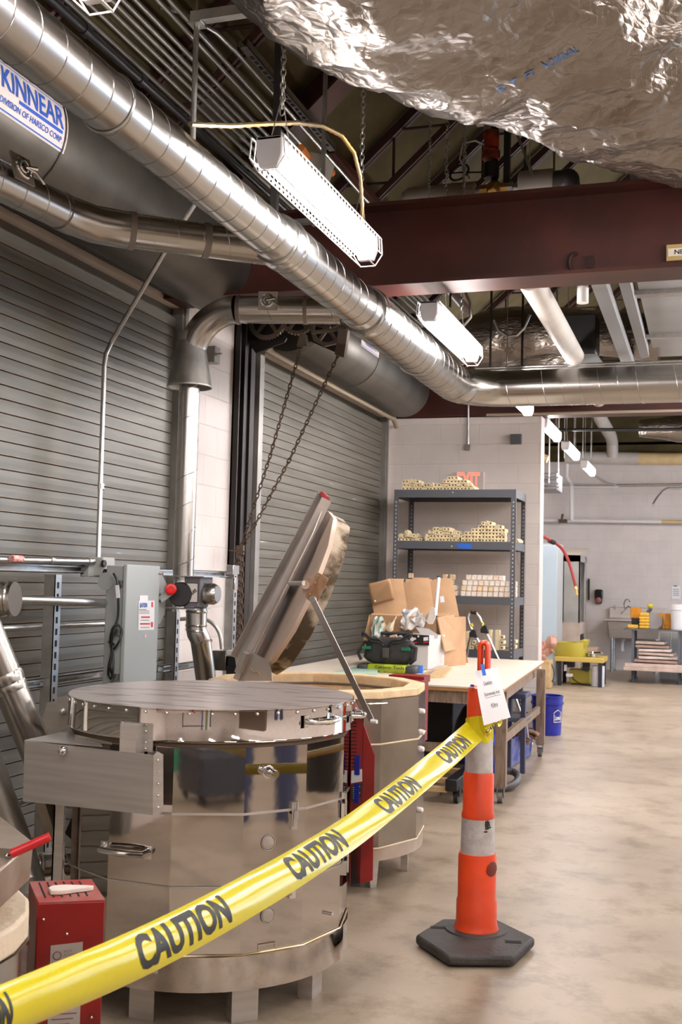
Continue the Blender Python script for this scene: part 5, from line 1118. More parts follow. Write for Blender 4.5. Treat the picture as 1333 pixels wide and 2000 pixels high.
# three flattened cartons leaning against the shelving
quad_box('carton', 'rightmost of the three tall cardboard cartons leaning on the shelving, with a white label', [B(819, 1143, 9.6), B(857, 1129, 9.6), B(889, 1302, 9.2), B(852, 1302, 9.2)], .12, card, 'carton', (1, .35, 0))
quad_box('carton', 'middle leaning cardboard carton with a smooth plain face', [B(768, 1147, 9.55), B(811, 1128, 9.55), B(836, 1300, 9.15), B(800, 1300, 9.15)], .13, card, 'carton', (1, .45, 0))
q3 = quad_box('carton', 'leftmost leaning cardboard carton with a dented folded flap', [B(719, 1141, 9.5), B(765, 1130, 9.5), B(792, 1300, 9.1), B(752, 1300, 9.1)], .1, card, 'carton', (1, .45, 0))
m = MB(); m.grid(lambda u, v: B(719 + 43 * u + 9 * v, 1141 - 11 * u + 40 * v, 9.38 - .02 * math.sin(v * 7 + u * 4)), 8, 8); fl = obj('flap', m, card, q3); sm = fl.modifiers.new('t', 'SOLIDIFY'); sm.thickness = .006
m = MB(); m.sphere(B(733, 1174, 9.33), .01, 6, (1, .4, .7)); obj('fastener', m, white, q3)
m = MB(); m.prism([B(860, 1165, 9.33), B(867, 1164, 9.33), B(869, 1176, 9.31), B(861, 1177, 9.31)], (0, .003, 0)); lbm = obj('white_label', m, paper); tag(lbm, 'small white label stuck on the rightmost leaning carton', 'label')
# open cardboard box with papers
ob = quad_box('cardboard_box', 'big open cardboard box full of packing paper behind the tool bag', [B(722, 1200, 8.55), B(853, 1206, 8.55), B(853, 1308, 8.55), B(728, 1308, 8.55)], .5, card, 'box', (.28, 1, 0), True)
for pts, d in (([B(853, 1206, 8.55), B(886, 1200, 8.9), B(889, 1268, 8.8), B(868, 1273, 8.5)], (.01, 0, 0)), ([B(722, 1200, 8.55), B(708, 1262, 8.4), B(712, 1266, 8.4), B(728, 1240, 8.55)], (0, .006, 0)), ([B(726, 1199, 9.05), B(880, 1198, 9.05), B(872, 1205, 8.95), B(730, 1206, 8.95)], (0, 0, .006))):
    m = MB(); m.prism(pts, d); obj('flap', m, card, ob)
m = MB(); m.prism([B(861, 1281, 8.53), B(866, 1280, 8.53), B(866, 1294, 8.53), B(861, 1295, 8.53)], (0, -.003, 0)); obj('label', m, paper, ob)
def crumple(name, label, px, py, y, w, h, m_, seed, cat='paper', parent=None):
    c = B(px, py, y); m = MB(); m.grid(lambda u, v: c + V(((u - .5) * w, .10 * noise.noise(V((u * 3, v * 3, seed))) + (v - .5) * .1, (v - .5) * h + .09 * noise.noise(V((u * 3.2, v * 3.2, seed + 5))))), 14, 10); o = obj(name, m, m_, parent)
    sm = o.modifiers.new('t', 'SOLIDIFY'); sm.thickness = .002
    return tag(o, label, cat) if label else o
ppr = mat('packing_paper', (.68, .64, .60), .7)
crumple('packing_paper', 'crumpled white paper spilling over the front of the open box', 808, 1212, 8.5, .20, .10, ppr, 3)
crumple('packing_paper', 'tan crumpled paper at the left inside the open box', 752, 1225, 8.5, .16, .12, mat('tan_paper', (.66, .52, .36), .8), 11)
crumple('plastic_wrap', 'pale greenish plastic wrap sticking out of the box at its left', 737, 1230, 8.45, .08, .16, mat('green_film', (.50, .60, .55), .3), 17, 'wrap')
crumple('plastic_wrap', 'silvery plastic tuft at the back of the open box', 797, 1200, 8.8, .10, .05, mat('silver_film', (.55, .60, .66), .25, .3), 23, 'wrap')
m = MB(); m.prism([B(x_, y_, 8.4) for x_, y_ in ((812, 1225), (838, 1228), (857, 1240), (855, 1246), (838, 1247), (822, 1238))], (0, .012, -.004)); tag(obj('booklet', m, mat('grey_paper', (.62, .60, .60), .6)), 'folded printed booklet resting on the front edge of the open box', 'booklet')
m = MB(); m.prism([B(x_, y_, 8.46) for x_, y_ in ((834, 1215), (843, 1186), (850, 1188), (851, 1205), (845, 1219), (838, 1219))], (0, .02, 0)); tag(obj('printed_bag', m, mat('print_paper', (.72, .66, .60), .6, col2=(.4, .38, .38), vscale=30, lo=.3, hi=.4)), 'upright printed paper bag beside the white tube', 'bag')
m = MB(); m.cyl(B(851, 1203, 8.5), B(858, 1128, 8.75), .013, n=14); tb = obj('white_tube', m, mat('bright_tube', (.9, .9, .9), .2)); tag(tb, 'white tube standing up out of the open cardboard box', 'tube')
for x_, y_, yy in ((851, 1204, 8.49), (858, 1127, 8.75)): m = MB(); c = B(x_, y_, yy); m.cyl(c - V((0, 0, .008)), c + V((0, 0, .008)), .015, n=14); obj('end_cap', m, dark, tb)
# brown tall box right
quad_box('cardboard_tube', 'narrow upright cardboard box at the right of the cartons on the table', [B(893, 1232, 9.0), B(907, 1232, 9.0), B(905, 1289, 9.0), B(888, 1290, 9.0)], .06, card)
# white and black printed box
bx = quad_box('printed_box', 'white box with a black printed band behind the tool bag', [B(757, 1236, 8.3), B(838, 1242, 8.3), B(836, 1308, 8.3), B(757, 1308, 8.3)], .3, mat('white_carton', (.62, .60, .58), .5), 'box', (.2, 1, 0))
m = MB(); m.prism([B(756, 1235, 8.29), B(839, 1241, 8.29), B(839, 1261, 8.29), B(756, 1258, 8.29)], (0, -.002, 0)); bb_ = obj('black_band', m, inkb, bx)
m = MB(); random.seed(5)
for k in range(9): c = B(772 + k * 5.5 + random.random() * 3, 1242 + random.random() * 7, 8.287); m.cyl(c, c - V((0, .001, 0)), .008 + random.random() * .012, n=7)
obj('white_print', m, white, bb_)
m = MB(); m.prism([B(x_, y_, 8.287) for x_, y_ in ((828, 1245), (837, 1244), (837, 1251), (828, 1252))], (0, -.001, 0)); obj('white_patch', m, paper, bb_)
m = MB(); m.prism([B(x_, y_, 8.287) for x_, y_ in ((828, 1254), (837, 1253), (837, 1255), (828, 1256))], (0, -.001, 0)); m.prism([B(x_, y_, 8.287) for x_, y_ in ((806, 1255), (815, 1254), (815, 1256), (806, 1257))], (0, -.001, 0)); obj('red_stripe', m, inkred, bb_)
# tool bag
t = thing('tool_bag', 'open black tool bag with green trim sitting on the yellow green case', 'bag', B(762, 1300, 8.0))
blkf = mat('black_canvas', (.022, .022, .022), .75, var=.3, vscale=20); grf = mat('green_canvas', (.01, .13, .06), .7)
def soft_box(c, sx, sy, sz_, e=3.2, nz=.02, seed=0, topcut=None):
    m = MB(); c = V(c)
    def f(u, v):
        th = 2 * PI * u; ph = PI * (v - .5); cu = lambda x: math.copysign(abs(x) ** (2 / e), x)
        p = V((cu(math.cos(ph)) * cu(math.cos(th)) * sx, cu(math.cos(ph)) * cu(math.sin(th)) * sy, cu(math.sin(ph)) * sz_))
        return c + p * (1 + nz * noise.noise(p * 14 + V((seed, 0, 0))) * 4)
    m.grid(f, 32, 20); bmesh.ops.remove_doubles(m.bm, verts=m.bm.verts, dist=1e-5); return m
c = B(762, 1271, 8.0); obj('body', soft_box(c, .185, .10, .10, 4, .03), blkf, t)
for s in (-1, 1):
    m = MB(); m.grid(lambda u, v: c + V((s * (.02 + .17 * u), -.105 + .015 * math.sin(v * 3), .03 + .09 * u * (1 - .25 * u) + .035 * v + .01 * math.sin(u * 9))), 10, 6); fp = obj('flap', m, blkf, t); sm = fp.modifiers.new('t', 'SOLIDIFY'); sm.thickness = .01
for s in (-1, 1):
    m = MB(); m.box(c + V((s * .15, -.103, .022)), (.07, .012, .024)); obj('green_trim', m, grf, t, bevel=.004)
m = MB(); m.box(c + V((-.0, -.115, -.01)), (.05, .01, .075)); m.box(c + V((0, -.12, -.02)), (.036, .012, .04)); obj('buckle', m, mat('buckle', (.06, .055, .05), .5), t, bevel=.003)
m = MB(); m.tube([c + V((.17, -.06, .05)), c + V((.215, -.07, .03)), c + V((.21, -.08, -.05)), c + V((.17, -.07, -.08))], .018, 10); obj('side_pocket', m, blkf, t)
m = MB(); m.tube([c + V((-.17, -.06, .07)), c + V((-.225, -.07, -.02)), c + V((-.20, -.07, -.07))], .012, 8); obj('strap', m, blkf, t)
tools = (('black', (.03, .03, .03), (-.08, .03, .125), (.16, .05, .13)), ('tan', (.55, .36, .24), (.01, -.03, .10), (.06, -.03, .112)), ('white', (.6, .6, .58), (-.10, -.03, .11), (-.075, -.04, .10)))
for n_, col, a, b_ in tools:
    m = MB(); m.cyl(c + V(a), c + V(b_), .014 if n_ != 'black' else .013, n=10); tag(obj('tool', m, mat('tool_' + n_, col, .5)), '%s tool handle poking out of the open tool bag' % n_, 'tool')
# yellow green case under the bag
t = thing('tool_case', 'flat yellow green case with black ends, hand marked, under the tool bag', 'case', B(760, 1312, 8.0))
yg = mat('hi_vis_green', (.42, .50, .02), .5, var=.15, vscale=8); c = B(760, 1305, 7.95)
m = MB(); m.box(c + V((0, 0, 0)), (.30, .16, .062)); obj('body', m, yg, t, bevel=.02)
for s in (-1, 1): m = MB(); m.box(c + V((s * .185, 0, -.002)), (.08, .17, .06)); obj('end_cap', m, mat('case_grey', (.05, .055, .055), .6), t, bevel=.02)
m = MB(); m.box(c + V((-.03, -.082, 0)), (.03, .006, .064)); m.box(c + V((.0, -.081, -.01)), (.28, .004, .006)); obj('strap', m, mat('strap_green', (.3, .37, .03), .6), t)
text('lettering', 'Ceramic Tools', c + V((.03, -.086, .012)), (1, 0, 0), (0, 0, 1), .22, .024, inkb, t, bold=.01)
m = MB(); c = B(818, 1308, 8.0); m.cyl(c + V((0, 0, -.03)), c + V((0, 0, .03)), .034, n=24); m2 = tag(obj('tape_roll', m, bluet), 'roll of blue tape on the table beside the white box', 'tape roll')
m = MB(); m.prism([on_table(x_, y_) + V((0, 0, .002)) for x_, y_ in ((650, 1319), (722, 1300), (738, 1300), (738, 1318))], (0, 0, .02)); tag(obj('green_mat', m, mat('mint_sheet', (.35, .52, .42), .5)), 'pale green sheet at the left end of the table by the shutter', 'sheet')
# ------------------------------------------------------------------ step ladder leaning behind the table
t = thing('step_ladder', 'aluminium step ladder with a rounded top rail behind the table', 'ladder', (P(930, 1300, y=10.15).x, 10.1, 0))
alu = mat('aluminium', (.6, .6, .6), .3, 1)
def LD(x_, y_, yy=10.1): return P(x_, y_, y=yy)
m = MB(); m.tube([LD(940, 1262), LD(927, 1238), LD(918, 1222), LD(914, 1207), LD(917, 1198), LD(924, 1195), LD(931, 1197), LD(938, 1207), LD(943, 1222), LD(958, 1252), LD(975, 1290), LD(1010, 1370), V((LD(1040, 1425).x, 10.1, .0))], .013, 12); obj('rail', m, alu, t)
m = MB(); m.tube([LD(924, 1230), LD(916, 1258, 10.2), LD(910, 1300, 10.25), V((LD(905, 1420, 10.3).x, 10.3, 0))], .011, 10); obj('leg', m, alu, t)
for x_, y_ in ((924, 1238), (946, 1230)): m = MB(); m.prism([LD(x_ - 7, y_ - 2, 10.07), LD(x_ - 1, y_ - 9, 10.07), LD(x_ + 5, y_ - 7, 10.07), LD(x_ + 9, y_ + 8, 10.07), LD(x_ - 7, y_ + 6, 10.07)], (0, .05, 0)); obj('joint', m, blackm, t, bevel=.004)
m = MB()
for x_, y_ in ((921, 1220), (942, 1217)): m.cyl(LD(x_, y_ - 2), LD(x_ + 2, y_ + 4), .0145, n=12)
obj('yellow_band', m, yellow, t)
m = MB(); m.cyl(LD(920, 1195.5), LD(932, 1197.5), .016, n=12); obj('grip', m, dark, t)
# ------------------------------------------------------------------ under the table
# step stool
t = thing('step_stool', 'small dark blue plastic step stool under the table end', 'stool', (P(1010, 1440, y=8.6).x, 8.6, 0))
st_m = mat('stool_blue', (.05, .06, .12), .45); YS = 8.5
def LS(x_, y_, yy=YS): return P(x_, y_, y=yy)
def slab(a, b_, th, dy, m_, name): m = MB(); m.b2((a.x, YS, a.z - th), (b_.x, YS + dy, a.z)); return obj(name, m, m_, t, bevel=.008)
slab(LS(992, 1354), LS(1028, 1354), .04, .25, st_m, 'top_step'); slab(LS(990, 1402), LS(1027, 1402), .03, .3, mat('stool_grey', (.12, .13, .16), .5), 'lower_step')
for x_ in (995, 1022):
    m = MB(); a, b_ = LS(x_, 1360), LS(x_ + 2, 1442); m.b2((a.x - .018, YS + .02, 0), (a.x + .018, YS + .07, a.z)); obj('leg', m, st_m, t, bevel=.004)
    m = MB(); m.cyl(LS(x_, 1362, YS + .22), LS(x_ + 10, 1440, YS + .35), .009, n=8); obj('back_leg', m, alu, t)
# blue bin with scraps
t = thing('storage_bin', 'dusty blue plastic bin with brown scraps beneath the table, by its near leg', 'bin', (P(1010, 1490, y=8.0).x, 8.0, 0))
m = MB(); a, b_ = P(988, 1504, z=.001), P(1038, 1477, z=.001); xl0, xr0 = P(985, 1455, y=7.9).x, P(1038, 1450, y=8.2).x
xl0, xr0 = a.x, b_.x
pts0 = [(a.x - .22, a.y + .03), (a.x + .02, a.y), (b_.x, b_.y), (a.x - .2, b_.y + .05)]
lo = [m.bm.verts.new((x, y, .005)) for x, y in pts0]; hi = [m.bm.verts.new((x + (x - a.x + .1) * .1, y + (y - a.y - .3) * .05, .235)) for x, y in pts0]; hi2 = [m.bm.verts.new((x, y, .20)) for x, y in pts0]
for A, Bq in ((lo, hi), (hi, hi2)):
    for k in range(4): m.bm.faces.new((A[k], A[(k + 1) % 4], Bq[(k + 1) % 4], Bq[k]))
m.bm.faces.new(lo[::-1]); m.bm.faces.new(hi2); obj('bin_body', m, mat('dusty_blue', (.03, .055, .33), .5, col2=(.17, .2, .38), vscale=11, lo=.35, hi=.6), t, bevel=.006)
for k, (px, py, w_) in enumerate(((1005, 1440, .16), (1022, 1436, .14), (1030, 1430, .12), (1012, 1446, .12))):
    c = P(px, py, y=a.y + .35); m = MB(); m.grid(lambda u, v: c + V(((u - .5) * w_ * 1.6, (v - .5) * .12, .04 * math.sin(u * 3) - .02 + .02 * noise.noise(V((u * 4, v * 4, k))))), 10, 4); o = obj('leather_scrap', m, mat('scrap_brown', (.20, .09, .035), .6, var=.3)); o.modifiers.new('t', 'SOLIDIFY').thickness = .012
    tag(o, 'curled brown scrap heaped in the dusty blue bin', 'scrap', 'brown scraps in the blue bin')
# shop vacuum and hose, dolly
t = thing('shop_vacuum', 'blue and black shop vacuum with a grey hose under the table', 'vacuum', (P(900, 1500, y=7.9).x, 8.0, 0))
a, b_ = P(888, 1480, y=8.0), P(972, 1480, y=8.0); cxv = (a.x + b_.x) / 2; rv = (b_.x - a.x) / 2
m = MB(); m.lathe([(rv * .88, .14), (rv * .95, .16), (rv, .37), (rv * .97, .385)], (cxv, 8.0, 0), 32); obj('tank', m, bluep, t)
m = MB(); m.lathe([(rv * .98, .385), (rv * .9, .44), (rv * .62, .53), (rv * .3, .575)], (cxv, 8.0, 0), 32); obj('motor_head', m, blackm, t)
m = MB(); pts = [V((cxv + .05, 7.75, .12)), P(955, 1535, y=7.7), P(985, 1538, y=7.72), P(1006, 1530, y=7.8), P(1013, 1518, y=7.95), P(1004, 1508, y=8.05), P(985, 1505, y=8.05)]
sp = []
for i in range(len(pts) - 1):
    for k in range(8): sp.append(crom(pts, i + k / 8))
m.tube(sp, [.024 if i % 2 else .027 for i in range(len(sp))], 12); obj('hose', m, mat('hose_grey', (.09, .09, .10), .45), t)
t = thing('dolly', 'low wooden dolly on black casters beside the open kiln', 'dolly', (P(860, 1560, y=7.4).x, 7.3, 0))
def LDl(x_, y_, yy=7.3): return P(x_, y_, y=yy)
for y_, pa_, pb_ in ((7.25, 1524, 1515), (7.15, 1536, 1527), (7.65, 1524, 1515)): m = MB(); m.b2((LDl(826, 1520).x, y_, LDl(826, pa_).z), (LDl(884, 1520).x, y_ + .06, LDl(826, pb_).z)); obj('board', m, pine, t)
m = MB(); m.b2((LDl(882, 1520).x, 7.12, LDl(882, 1536).z), (LDl(905, 1520).x, 7.7, LDl(882, 1513).z)); obj('end_block', m, blackm, t, bevel=.006)
for yy in (7.2, 7.62):
    m = MB(); c = P(893, 1549, y=7.2); m.cyl((c.x - .014, yy, .045), (c.x + .014, yy, .045), .045, n=20); m.b2((c.x - .022, yy - .02, .045), (c.x + .022, yy + .02, .11)); obj('caster', m, blackm, t)
m = MB(); m.cyl((c.x - .016, 7.2, .045), (c.x - .0145, 7.2, .045), .022, n=12); obj('wheel_hub', m, chrome, t)
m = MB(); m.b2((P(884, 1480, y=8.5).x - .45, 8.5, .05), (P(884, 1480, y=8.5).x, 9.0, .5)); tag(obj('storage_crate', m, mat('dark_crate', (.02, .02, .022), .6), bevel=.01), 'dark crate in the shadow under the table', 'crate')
m = MB(); m.b2((P(908, 1500, y=8.35).x, 8.35, .0), (P(908, 1500, y=8.35).x + .22, 8.5, .33)); tag(obj('blue_crate', m, bluep, bevel=.01), 'bright blue crate standing behind the near table leg', 'crate')
# blue bucket behind the table
bc = P(1069, 1434, z=0); t = thing('bucket', 'blue plastic five gallon bucket standing by the end of the partition wall', 'bucket', (bc.x, bc.y, 0))
br_ = .150; m = MB(); m.lathe([(.128, 0), (.132, .004), (.146, .29), (.156, .292), (.156, .312), (.148, .316), (.149, .36), (.155, .362), (.155, .372), (.143, .372), (.125, .02)], (bc.x, bc.y, 0), 40); obj('bucket_body', m, bluep, t)
m = MB(); ln = P(1082, 1413, y=bc.y - .14)
for k in range(1): pass
cc = V((bc.x, bc.y, 0)); aa = math.radians(-38)
def bkt(a, b): an = aa + a; return cc + u_dir(an) * .1455 + V((0, 0, .185 + b))
m.tube([bkt(a, b) for a, b in ((-.32, -.055), (-.32, .035), (0, .06), (.32, .035), (.32, -.055), (-.32, -.055))], .0035, 5); obj('logo_outline', m, white, t)
text('lettering', "Lowe's", (0, 0, 0), (1, 0, 0), (0, 1, 0), 1, 1, white, t, bold=.03, fn=lambda a, b: bkt(a * .5, b * .05 - .012) + u_dir(aa) * .001)
# ------------------------------------------------------------------ strut frame, conduits and electrics on the near shutter
XF = -2.98
def F(px, py, x=XF): return P(px, py, x=x)
def hstrut(pa, pb, x, name, label, hgt=.041, slotted=False):
    a, b = P(*pa, x=x), P(*pb, x=x); z = (a.z + b.z) / 2; m = MB()
    m.b2((x - .04, a.y, z - hgt / 2), (x - .036, b.y, z + hgt / 2)); m.b2((x - .04, a.y, z + hgt / 2 - .004), (x, b.y, z + hgt / 2)); m.b2((x - .04, a.y, z - hgt / 2), (x, b.y, z - hgt / 2 + .004)); m.b2((x - .004, a.y, z + hgt / 2 - .011), (x, b.y, z + hgt / 2)); m.b2((x - .004, a.y, z - hgt / 2), (x, b.y, z - hgt / 2 + .011))
    o = tag(obj(name, m, zinc), label, 'strut'); return o, z
ya = F(-60, 1110).y
hstrut((-60, 1108), (176, 1110), XF, 'strut_channel', 'upper horizontal steel strut channel across the near shutter, left of the grey switch box')
hstrut((10, 1345), (207, 1315), XF, 'strut_channel', 'lower horizontal strut channel behind the slanted duct at the left')
hstrut((-40, 1590), (95, 1555), XF, 'strut_channel', 'lowest horizontal strut channel, partly hidden behind the slanted ducts')
hstrut((308, 1120), (462, 1121), XF, 'strut_channel', 'horizontal strut channel carrying the kiln vent blower')
hstrut((320, 1302), (485, 1287), XF, 'strut_channel', 'low horizontal strut channel behind the blower pipe')
def vstrut(px, y0, y1, x, w, label, face=True):
    c = P(px, (y0 + y1) / 2, x=x); z1 = P(px, y0, x=x).z; z0 = max(0, P(px, y1, x=x).z); m = MB()
    m.b2((x - .06, c.y, z0), (x, c.y + .004, z1)); m.b2((x - .004, c.y, z0), (x, c.y + w, z1)); o = tag(obj('strut_post', m, zinc), label, 'strut')
    m = MB(); z = z0 + .03
    while z < z1 - .03: m.b2((x - .0005, c.y + w * .3, z), (x + .0006, c.y + w * .62, z + .03)); z += .055
    obj('slots', m, slot, o)['kind'] = 'stuff'
    return o
vstrut(93, 1122, 1900, XF + .045, .055, 'upright slotted strut post in front of the near shutter at the left')
vstrut(338, 1195, 1600, XF + .02, .05, 'upright slotted strut post just right of the grey switch box')
vstrut(449, 1117, 1700, XF + .03, .055, 'upright strut post at the right end of the blower frame')
m = MB(); a = F(455, 1113, XF + .05); m.box(a, (.05, .10, .06)); m.box(a + V((.01, .02, -.09)), (.02, .05, .08)); o = tag(obj('corner_bracket', m, chrome, bevel=.003), 'shiny corner bracket joining the struts beside the dark post', 'bracket')
def conduit(name, label, pts, r, m_=zinc, cat='conduit', n=12):
    m = MB(); m.tube(pts, r, n); o = obj(name, m, m_); return tag(o, label, cat)
c1 = conduit('conduit', 'upper conduit running level along the strut to the outlet box', [P(-60, 1092, x=-2.95), P(178, 1097, x=-2.95)], .016)
m = MB(); a, b_ = P(96, 1095, x=-2.95), P(102, 1095, x=-2.95); m.cyl(a, b_, .021, n=12); obj('coupling', m, zinc, c1); m = MB(); a, b_ = P(170, 1097, x=-2.95), P(180, 1097, x=-2.95); m.cyl(a, b_, .022, n=12); obj('coupling', m, zinc, c1)
m = MB(); a = P(22, 1091, x=-2.93); b_ = P(42, 1092, x=-2.93); m.tube([a, b_], .0165, 12); lb_ = obj('red_white_label', m, mat('rw_label', (.75, .55, .52), .5, col2=(.6, .1, .08), vscale=60), c1)
c2 = conduit('conduit', 'thick middle conduit entering the side of the grey switch box', [P(30, 1172, x=-2.92), P(226, 1178, x=-2.86)], .021)
m = MB(); a, b_ = P(218, 1178, x=-2.865), P(229, 1178, x=-2.86); m.cyl(a, b_, .029, n=14); obj('connector', m, chrome, c2)
conduit('conduit', 'lower conduit passing behind the upright strut post to the switch box', [P(-60, 1231, x=-3.05), P(208, 1218, x=-3.05)], .015)
m = MB(); pts = [P(192, 1092, x=-2.97), P(198, 900, x=-3.0), P(204, 715, x=-3.02), P(207, 692, x=-3.02), P(218, 668, x=-3.01), P(330, 478, x=-2.60), P(430, 322, x=-2.30)]; m.tube(pts, .0125, 12); o = tag(obj('conduit', m, zinc), 'bare conduit rising from the outlet box, bent over towards the ducts', 'conduit')
m = MB(); a = P(197, 955, x=-2.99); m.cyl(a, a + V((0, 0, .03)), .017, n=10); m.sphere(a + V((.012, .01, .02)), .006, 5); m.sphere(a + V((.012, .01, 0)), .006, 5); obj('coupling', m, zinc, o)
# outlet box with plug and coiled cord
t = thing('outlet_box', 'small grey outlet box with a black plug, left of the switch box', 'outlet', P(195, 1127, x=-2.93))
m = MB(); a = P(168, 1092, x=-2.97); b_ = P(192, 1127, x=-2.97); m.b2((-3.0, a.y, b_.z), (-2.95, b_.y, a.z)); obj('back_box', m, cabgrey, t, bevel=.004)
m = MB(); a = P(192, 1088, x=-2.93); b_ = P(214, 1126, x=-2.93); m.b2((-2.97, a.y, b_.z), (-2.90, b_.y, a.z)); obj('box', m, mat('box_grey', (.40, .40, .37), .45), t, bevel=.006)
m = MB(); a = P(204, 1101, x=-2.895); m.cyl(a - V((.01, 0, 0)), a + V((.004, 0, 0)), .018, n=16); obj('socket', m, blackm, t)
m = MB(); p0_ = P(203, 1118, x=-2.89); p1_ = P(222, 1120, x=-2.84); m.tube([p0_, p0_.lerp(p1_, .5), p1_], [.017, .02, .014], 14); pl = obj('plug', m, blackm, t)
t = thing('power_cord', 'black power cord hanging in a tied coil on the side of the switch box', 'cord', P(215, 1330, x=-2.79))
XC = -2.80
YC = P(247, 1200, x=-2.74).y - .014
def cc_(*l): return [P(x_, y_, y=YC - (.008 * ((i * 7) % 3))) for i, (x_, y_) in enumerate(l)]
def smoothpts(pts, k=6):
    o = []
    for i in range(len(pts) - 1):
        for j in range(k): o.append(crom(pts, i + j / k))
    return o + [pts[-1]]
m = MB(); m.tube(smoothpts(cc_((222, 1120), (229, 1135), (231, 1165), (231, 1200), (227, 1218), (218, 1235), (216, 1255), (222, 1268), (233, 1252), (238, 1232), (230, 1220), (220, 1228), (216, 1250), (218, 1275), (213, 1300), (212, 1318), (218, 1325), (221, 1305), (221, 1280), (217, 1262), (222, 1235), (229, 1220))), .0058, 8)
m.tube(smoothpts(cc_((217, 1258), (221, 1262), (215, 1300), (219, 1318), (218, 1332))), .0058, 8); m.tube(cc_((213, 1253), (223, 1259)), .006, 6); obj('cord', m, blackm, t)
m = MB(); a = P(229, 1143, y=YC - .02); b_ = P(231, 1168, y=YC - .02); m.bar(a, b_, .02, .003, (0, 1, 0)); obj('cord_tag', m, paper, t)
# grey disconnect switch cabinet
xb0, xf0 = -2.86, -2.74
y_n = P(247, 1200, x=xf0).y; y_f = P(309, 1200, x=xf0).y; z_t = P(247, 1105, x=xf0).z; z_b = .88
t = thing('switch_cabinet', 'grey metal disconnect switch cabinet with warning sticker, behind the mirror kiln', 'cabinet', ((xb0 + xf0) / 2, y_n, z_b))
m = MB(); m.b2((xb0, y_n, z_b), (xf0 - .02, y_f, z_t)); obj('cabinet_body', m, cabgrey, t, bevel=.004)
m = MB(); m.b2((xf0 - .022, y_n - .006, z_b - .004), (xf0, y_f + .006, z_t + .006)); dr = obj('door', m, mat('grey_door', (.36, .385, .37), .38), t, bevel=.004)
for zz in (z_t - .09, z_t - .33, z_t - .55): m = MB(); m.b2((xf0 - .05, y_n - .012, zz - .016), (xf0 - .025, y_n - .004, zz + .016)); obj('hinge', m, zinc, t)
def dp(a, b, o=.0015): return V((xf0 + o, y_n + (y_f - y_n) * a, z_t + (z_b - z_t) * b))
def dpx(px, py, o=.0015): q = P(px, py, x=xf0 + o); return q
m = MB(); m.prism([dpx(x_, y_) for x_, y_ in ((271, 1173), (302, 1173), (301, 1230), (270, 1231))], (.001, 0, 0)); stk = obj('sticker', m, white, dr)
m = MB(); m.prism([dpx(x_, y_) for x_, y_ in ((273, 1163), (289, 1163), (289, 1173), (273, 1173))], (.001, 0, 0)); obj('small_label', m, paper, dr)
for (x0_, y0_, x1_, y1_, mm) in ((296, 1176, 299, 1186, inkred), (295, 1215, 299, 1225, inkred), (276, 1204, 293, 1207, inkred), (274, 1217, 293, 1220, inkred), (272, 1190, 286, 1191, inkb), (272, 1193, 292, 1194, inkb), (272, 1197, 292, 1198, inkb), (275, 1211, 292, 1212, inkb), (275, 1225, 292, 1226, inkb)):
    m = MB(); m.prism([dpx(x_, y_, .003) for x_, y_ in ((x0_, y0_), (x1_, y0_), (x1_, y1_), (x0_, y1_))], (.0005, 0, 0)); obj('print_block', m, mm, stk)
text('lettering', 'EATON', dpx(280.5, 1182, .0035), (0, 1, 0), (0, 0, 1), (dpx(288, 1182).y - dpx(274, 1182).y), .024, inkblue, stk, bold=.04)
m = MB(); c = dpx(284, 1242); m.cyl(c, c + V((.001, 0, 0)), .011, n=16); obj('round_label', m, mat('pink_label', (.75, .5, .5), .5), dr)
m = MB()
for py in (1120, 1287): c = P(309, py, x=xf0 - .005); m.cyl(c, c + V((.02, .02, -.0)), .008, n=8)
obj('door_clip', m, chrome, dr)
m = MB(); m.cyl((xf0 - .12, y_n - .001, z_t - .08), (xf0 - .12, y_n - .004, z_t - .08), .045, n=24); obj('knockout', m, cabgrey, t)
hp = lambda px, py, x=xf0 - .02: P(px, py, x=x)
m = MB(); m.prism([hp(*q) for q in ((309, 1118), (318, 1125), (326, 1140), (327, 1156), (309, 1165))], (-.02, 0, 0)); m.prism([hp(*q) for q in ((309, 1160), (322, 1160), (324, 1175), (322, 1200), (313, 1218), (309, 1220))], (-.015, 0, 0)); lv_ = obj('switch_bracket', m, cabgrey, t)
m = MB(); m.bar(hp(309, 1173), hp(333, 1156, xf0 + .01), .02, .045, (1, 0, 0)); 
m2 = obj('lever', m, mat('lever_grey', (.33, .35, .34), .4), lv_)
m = MB(); c = hp(334, 1151, xf0 + .03); vdir = (EYE - c).normalized(); m.lathe([(.012, -.02), (.028, -.012), (.031, .008), (.027, .018), (.016, .020), (.015, .016), (.001, .016)], c, 28, vdir); obj('red_knob', m, mat('knob_red', (.72, .012, .012), .3), lv_)
# vent blower below the vertical duct
fx, fy = VX, VY
t = thing('vent_blower', 'grey vent blower with script logo plate and round black motor under the spiral duct', 'blower', (fx, fy, 1.2))
fz1 = P(375, 1127, y=fy).z; fz0 = P(375, 1188, y=fy).z; fxl = P(360, 1150, y=fy - .05).x; fxr = P(391, 1150, y=fy - .05).x
m = MB(); m.prism([(fxl, fy - .05, fz1), (fxr, fy - .05, fz1), (fxr, fy - .05, fz0 + .05), (fxr - .03, fy - .05, fz0), (fxl, fy - .05, fz0)], (0, .16, 0)); bw_ = obj('housing', m, mat('blower_grey', (.155, .15, .165), .4), t, bevel=.004)
m = MB(); m.b2((fxl - .12, fy - .07, fz1), (fxr + .03, fy + .13, fz1 + .006)); obj('mount_plate', m, zinc, t)
m = MB(); m.b2((fxl - .14, fy - .07, fz0 - .006), (fxr - .02, fy + .13, fz0)); obj('mount_plate', m, zinc, t)
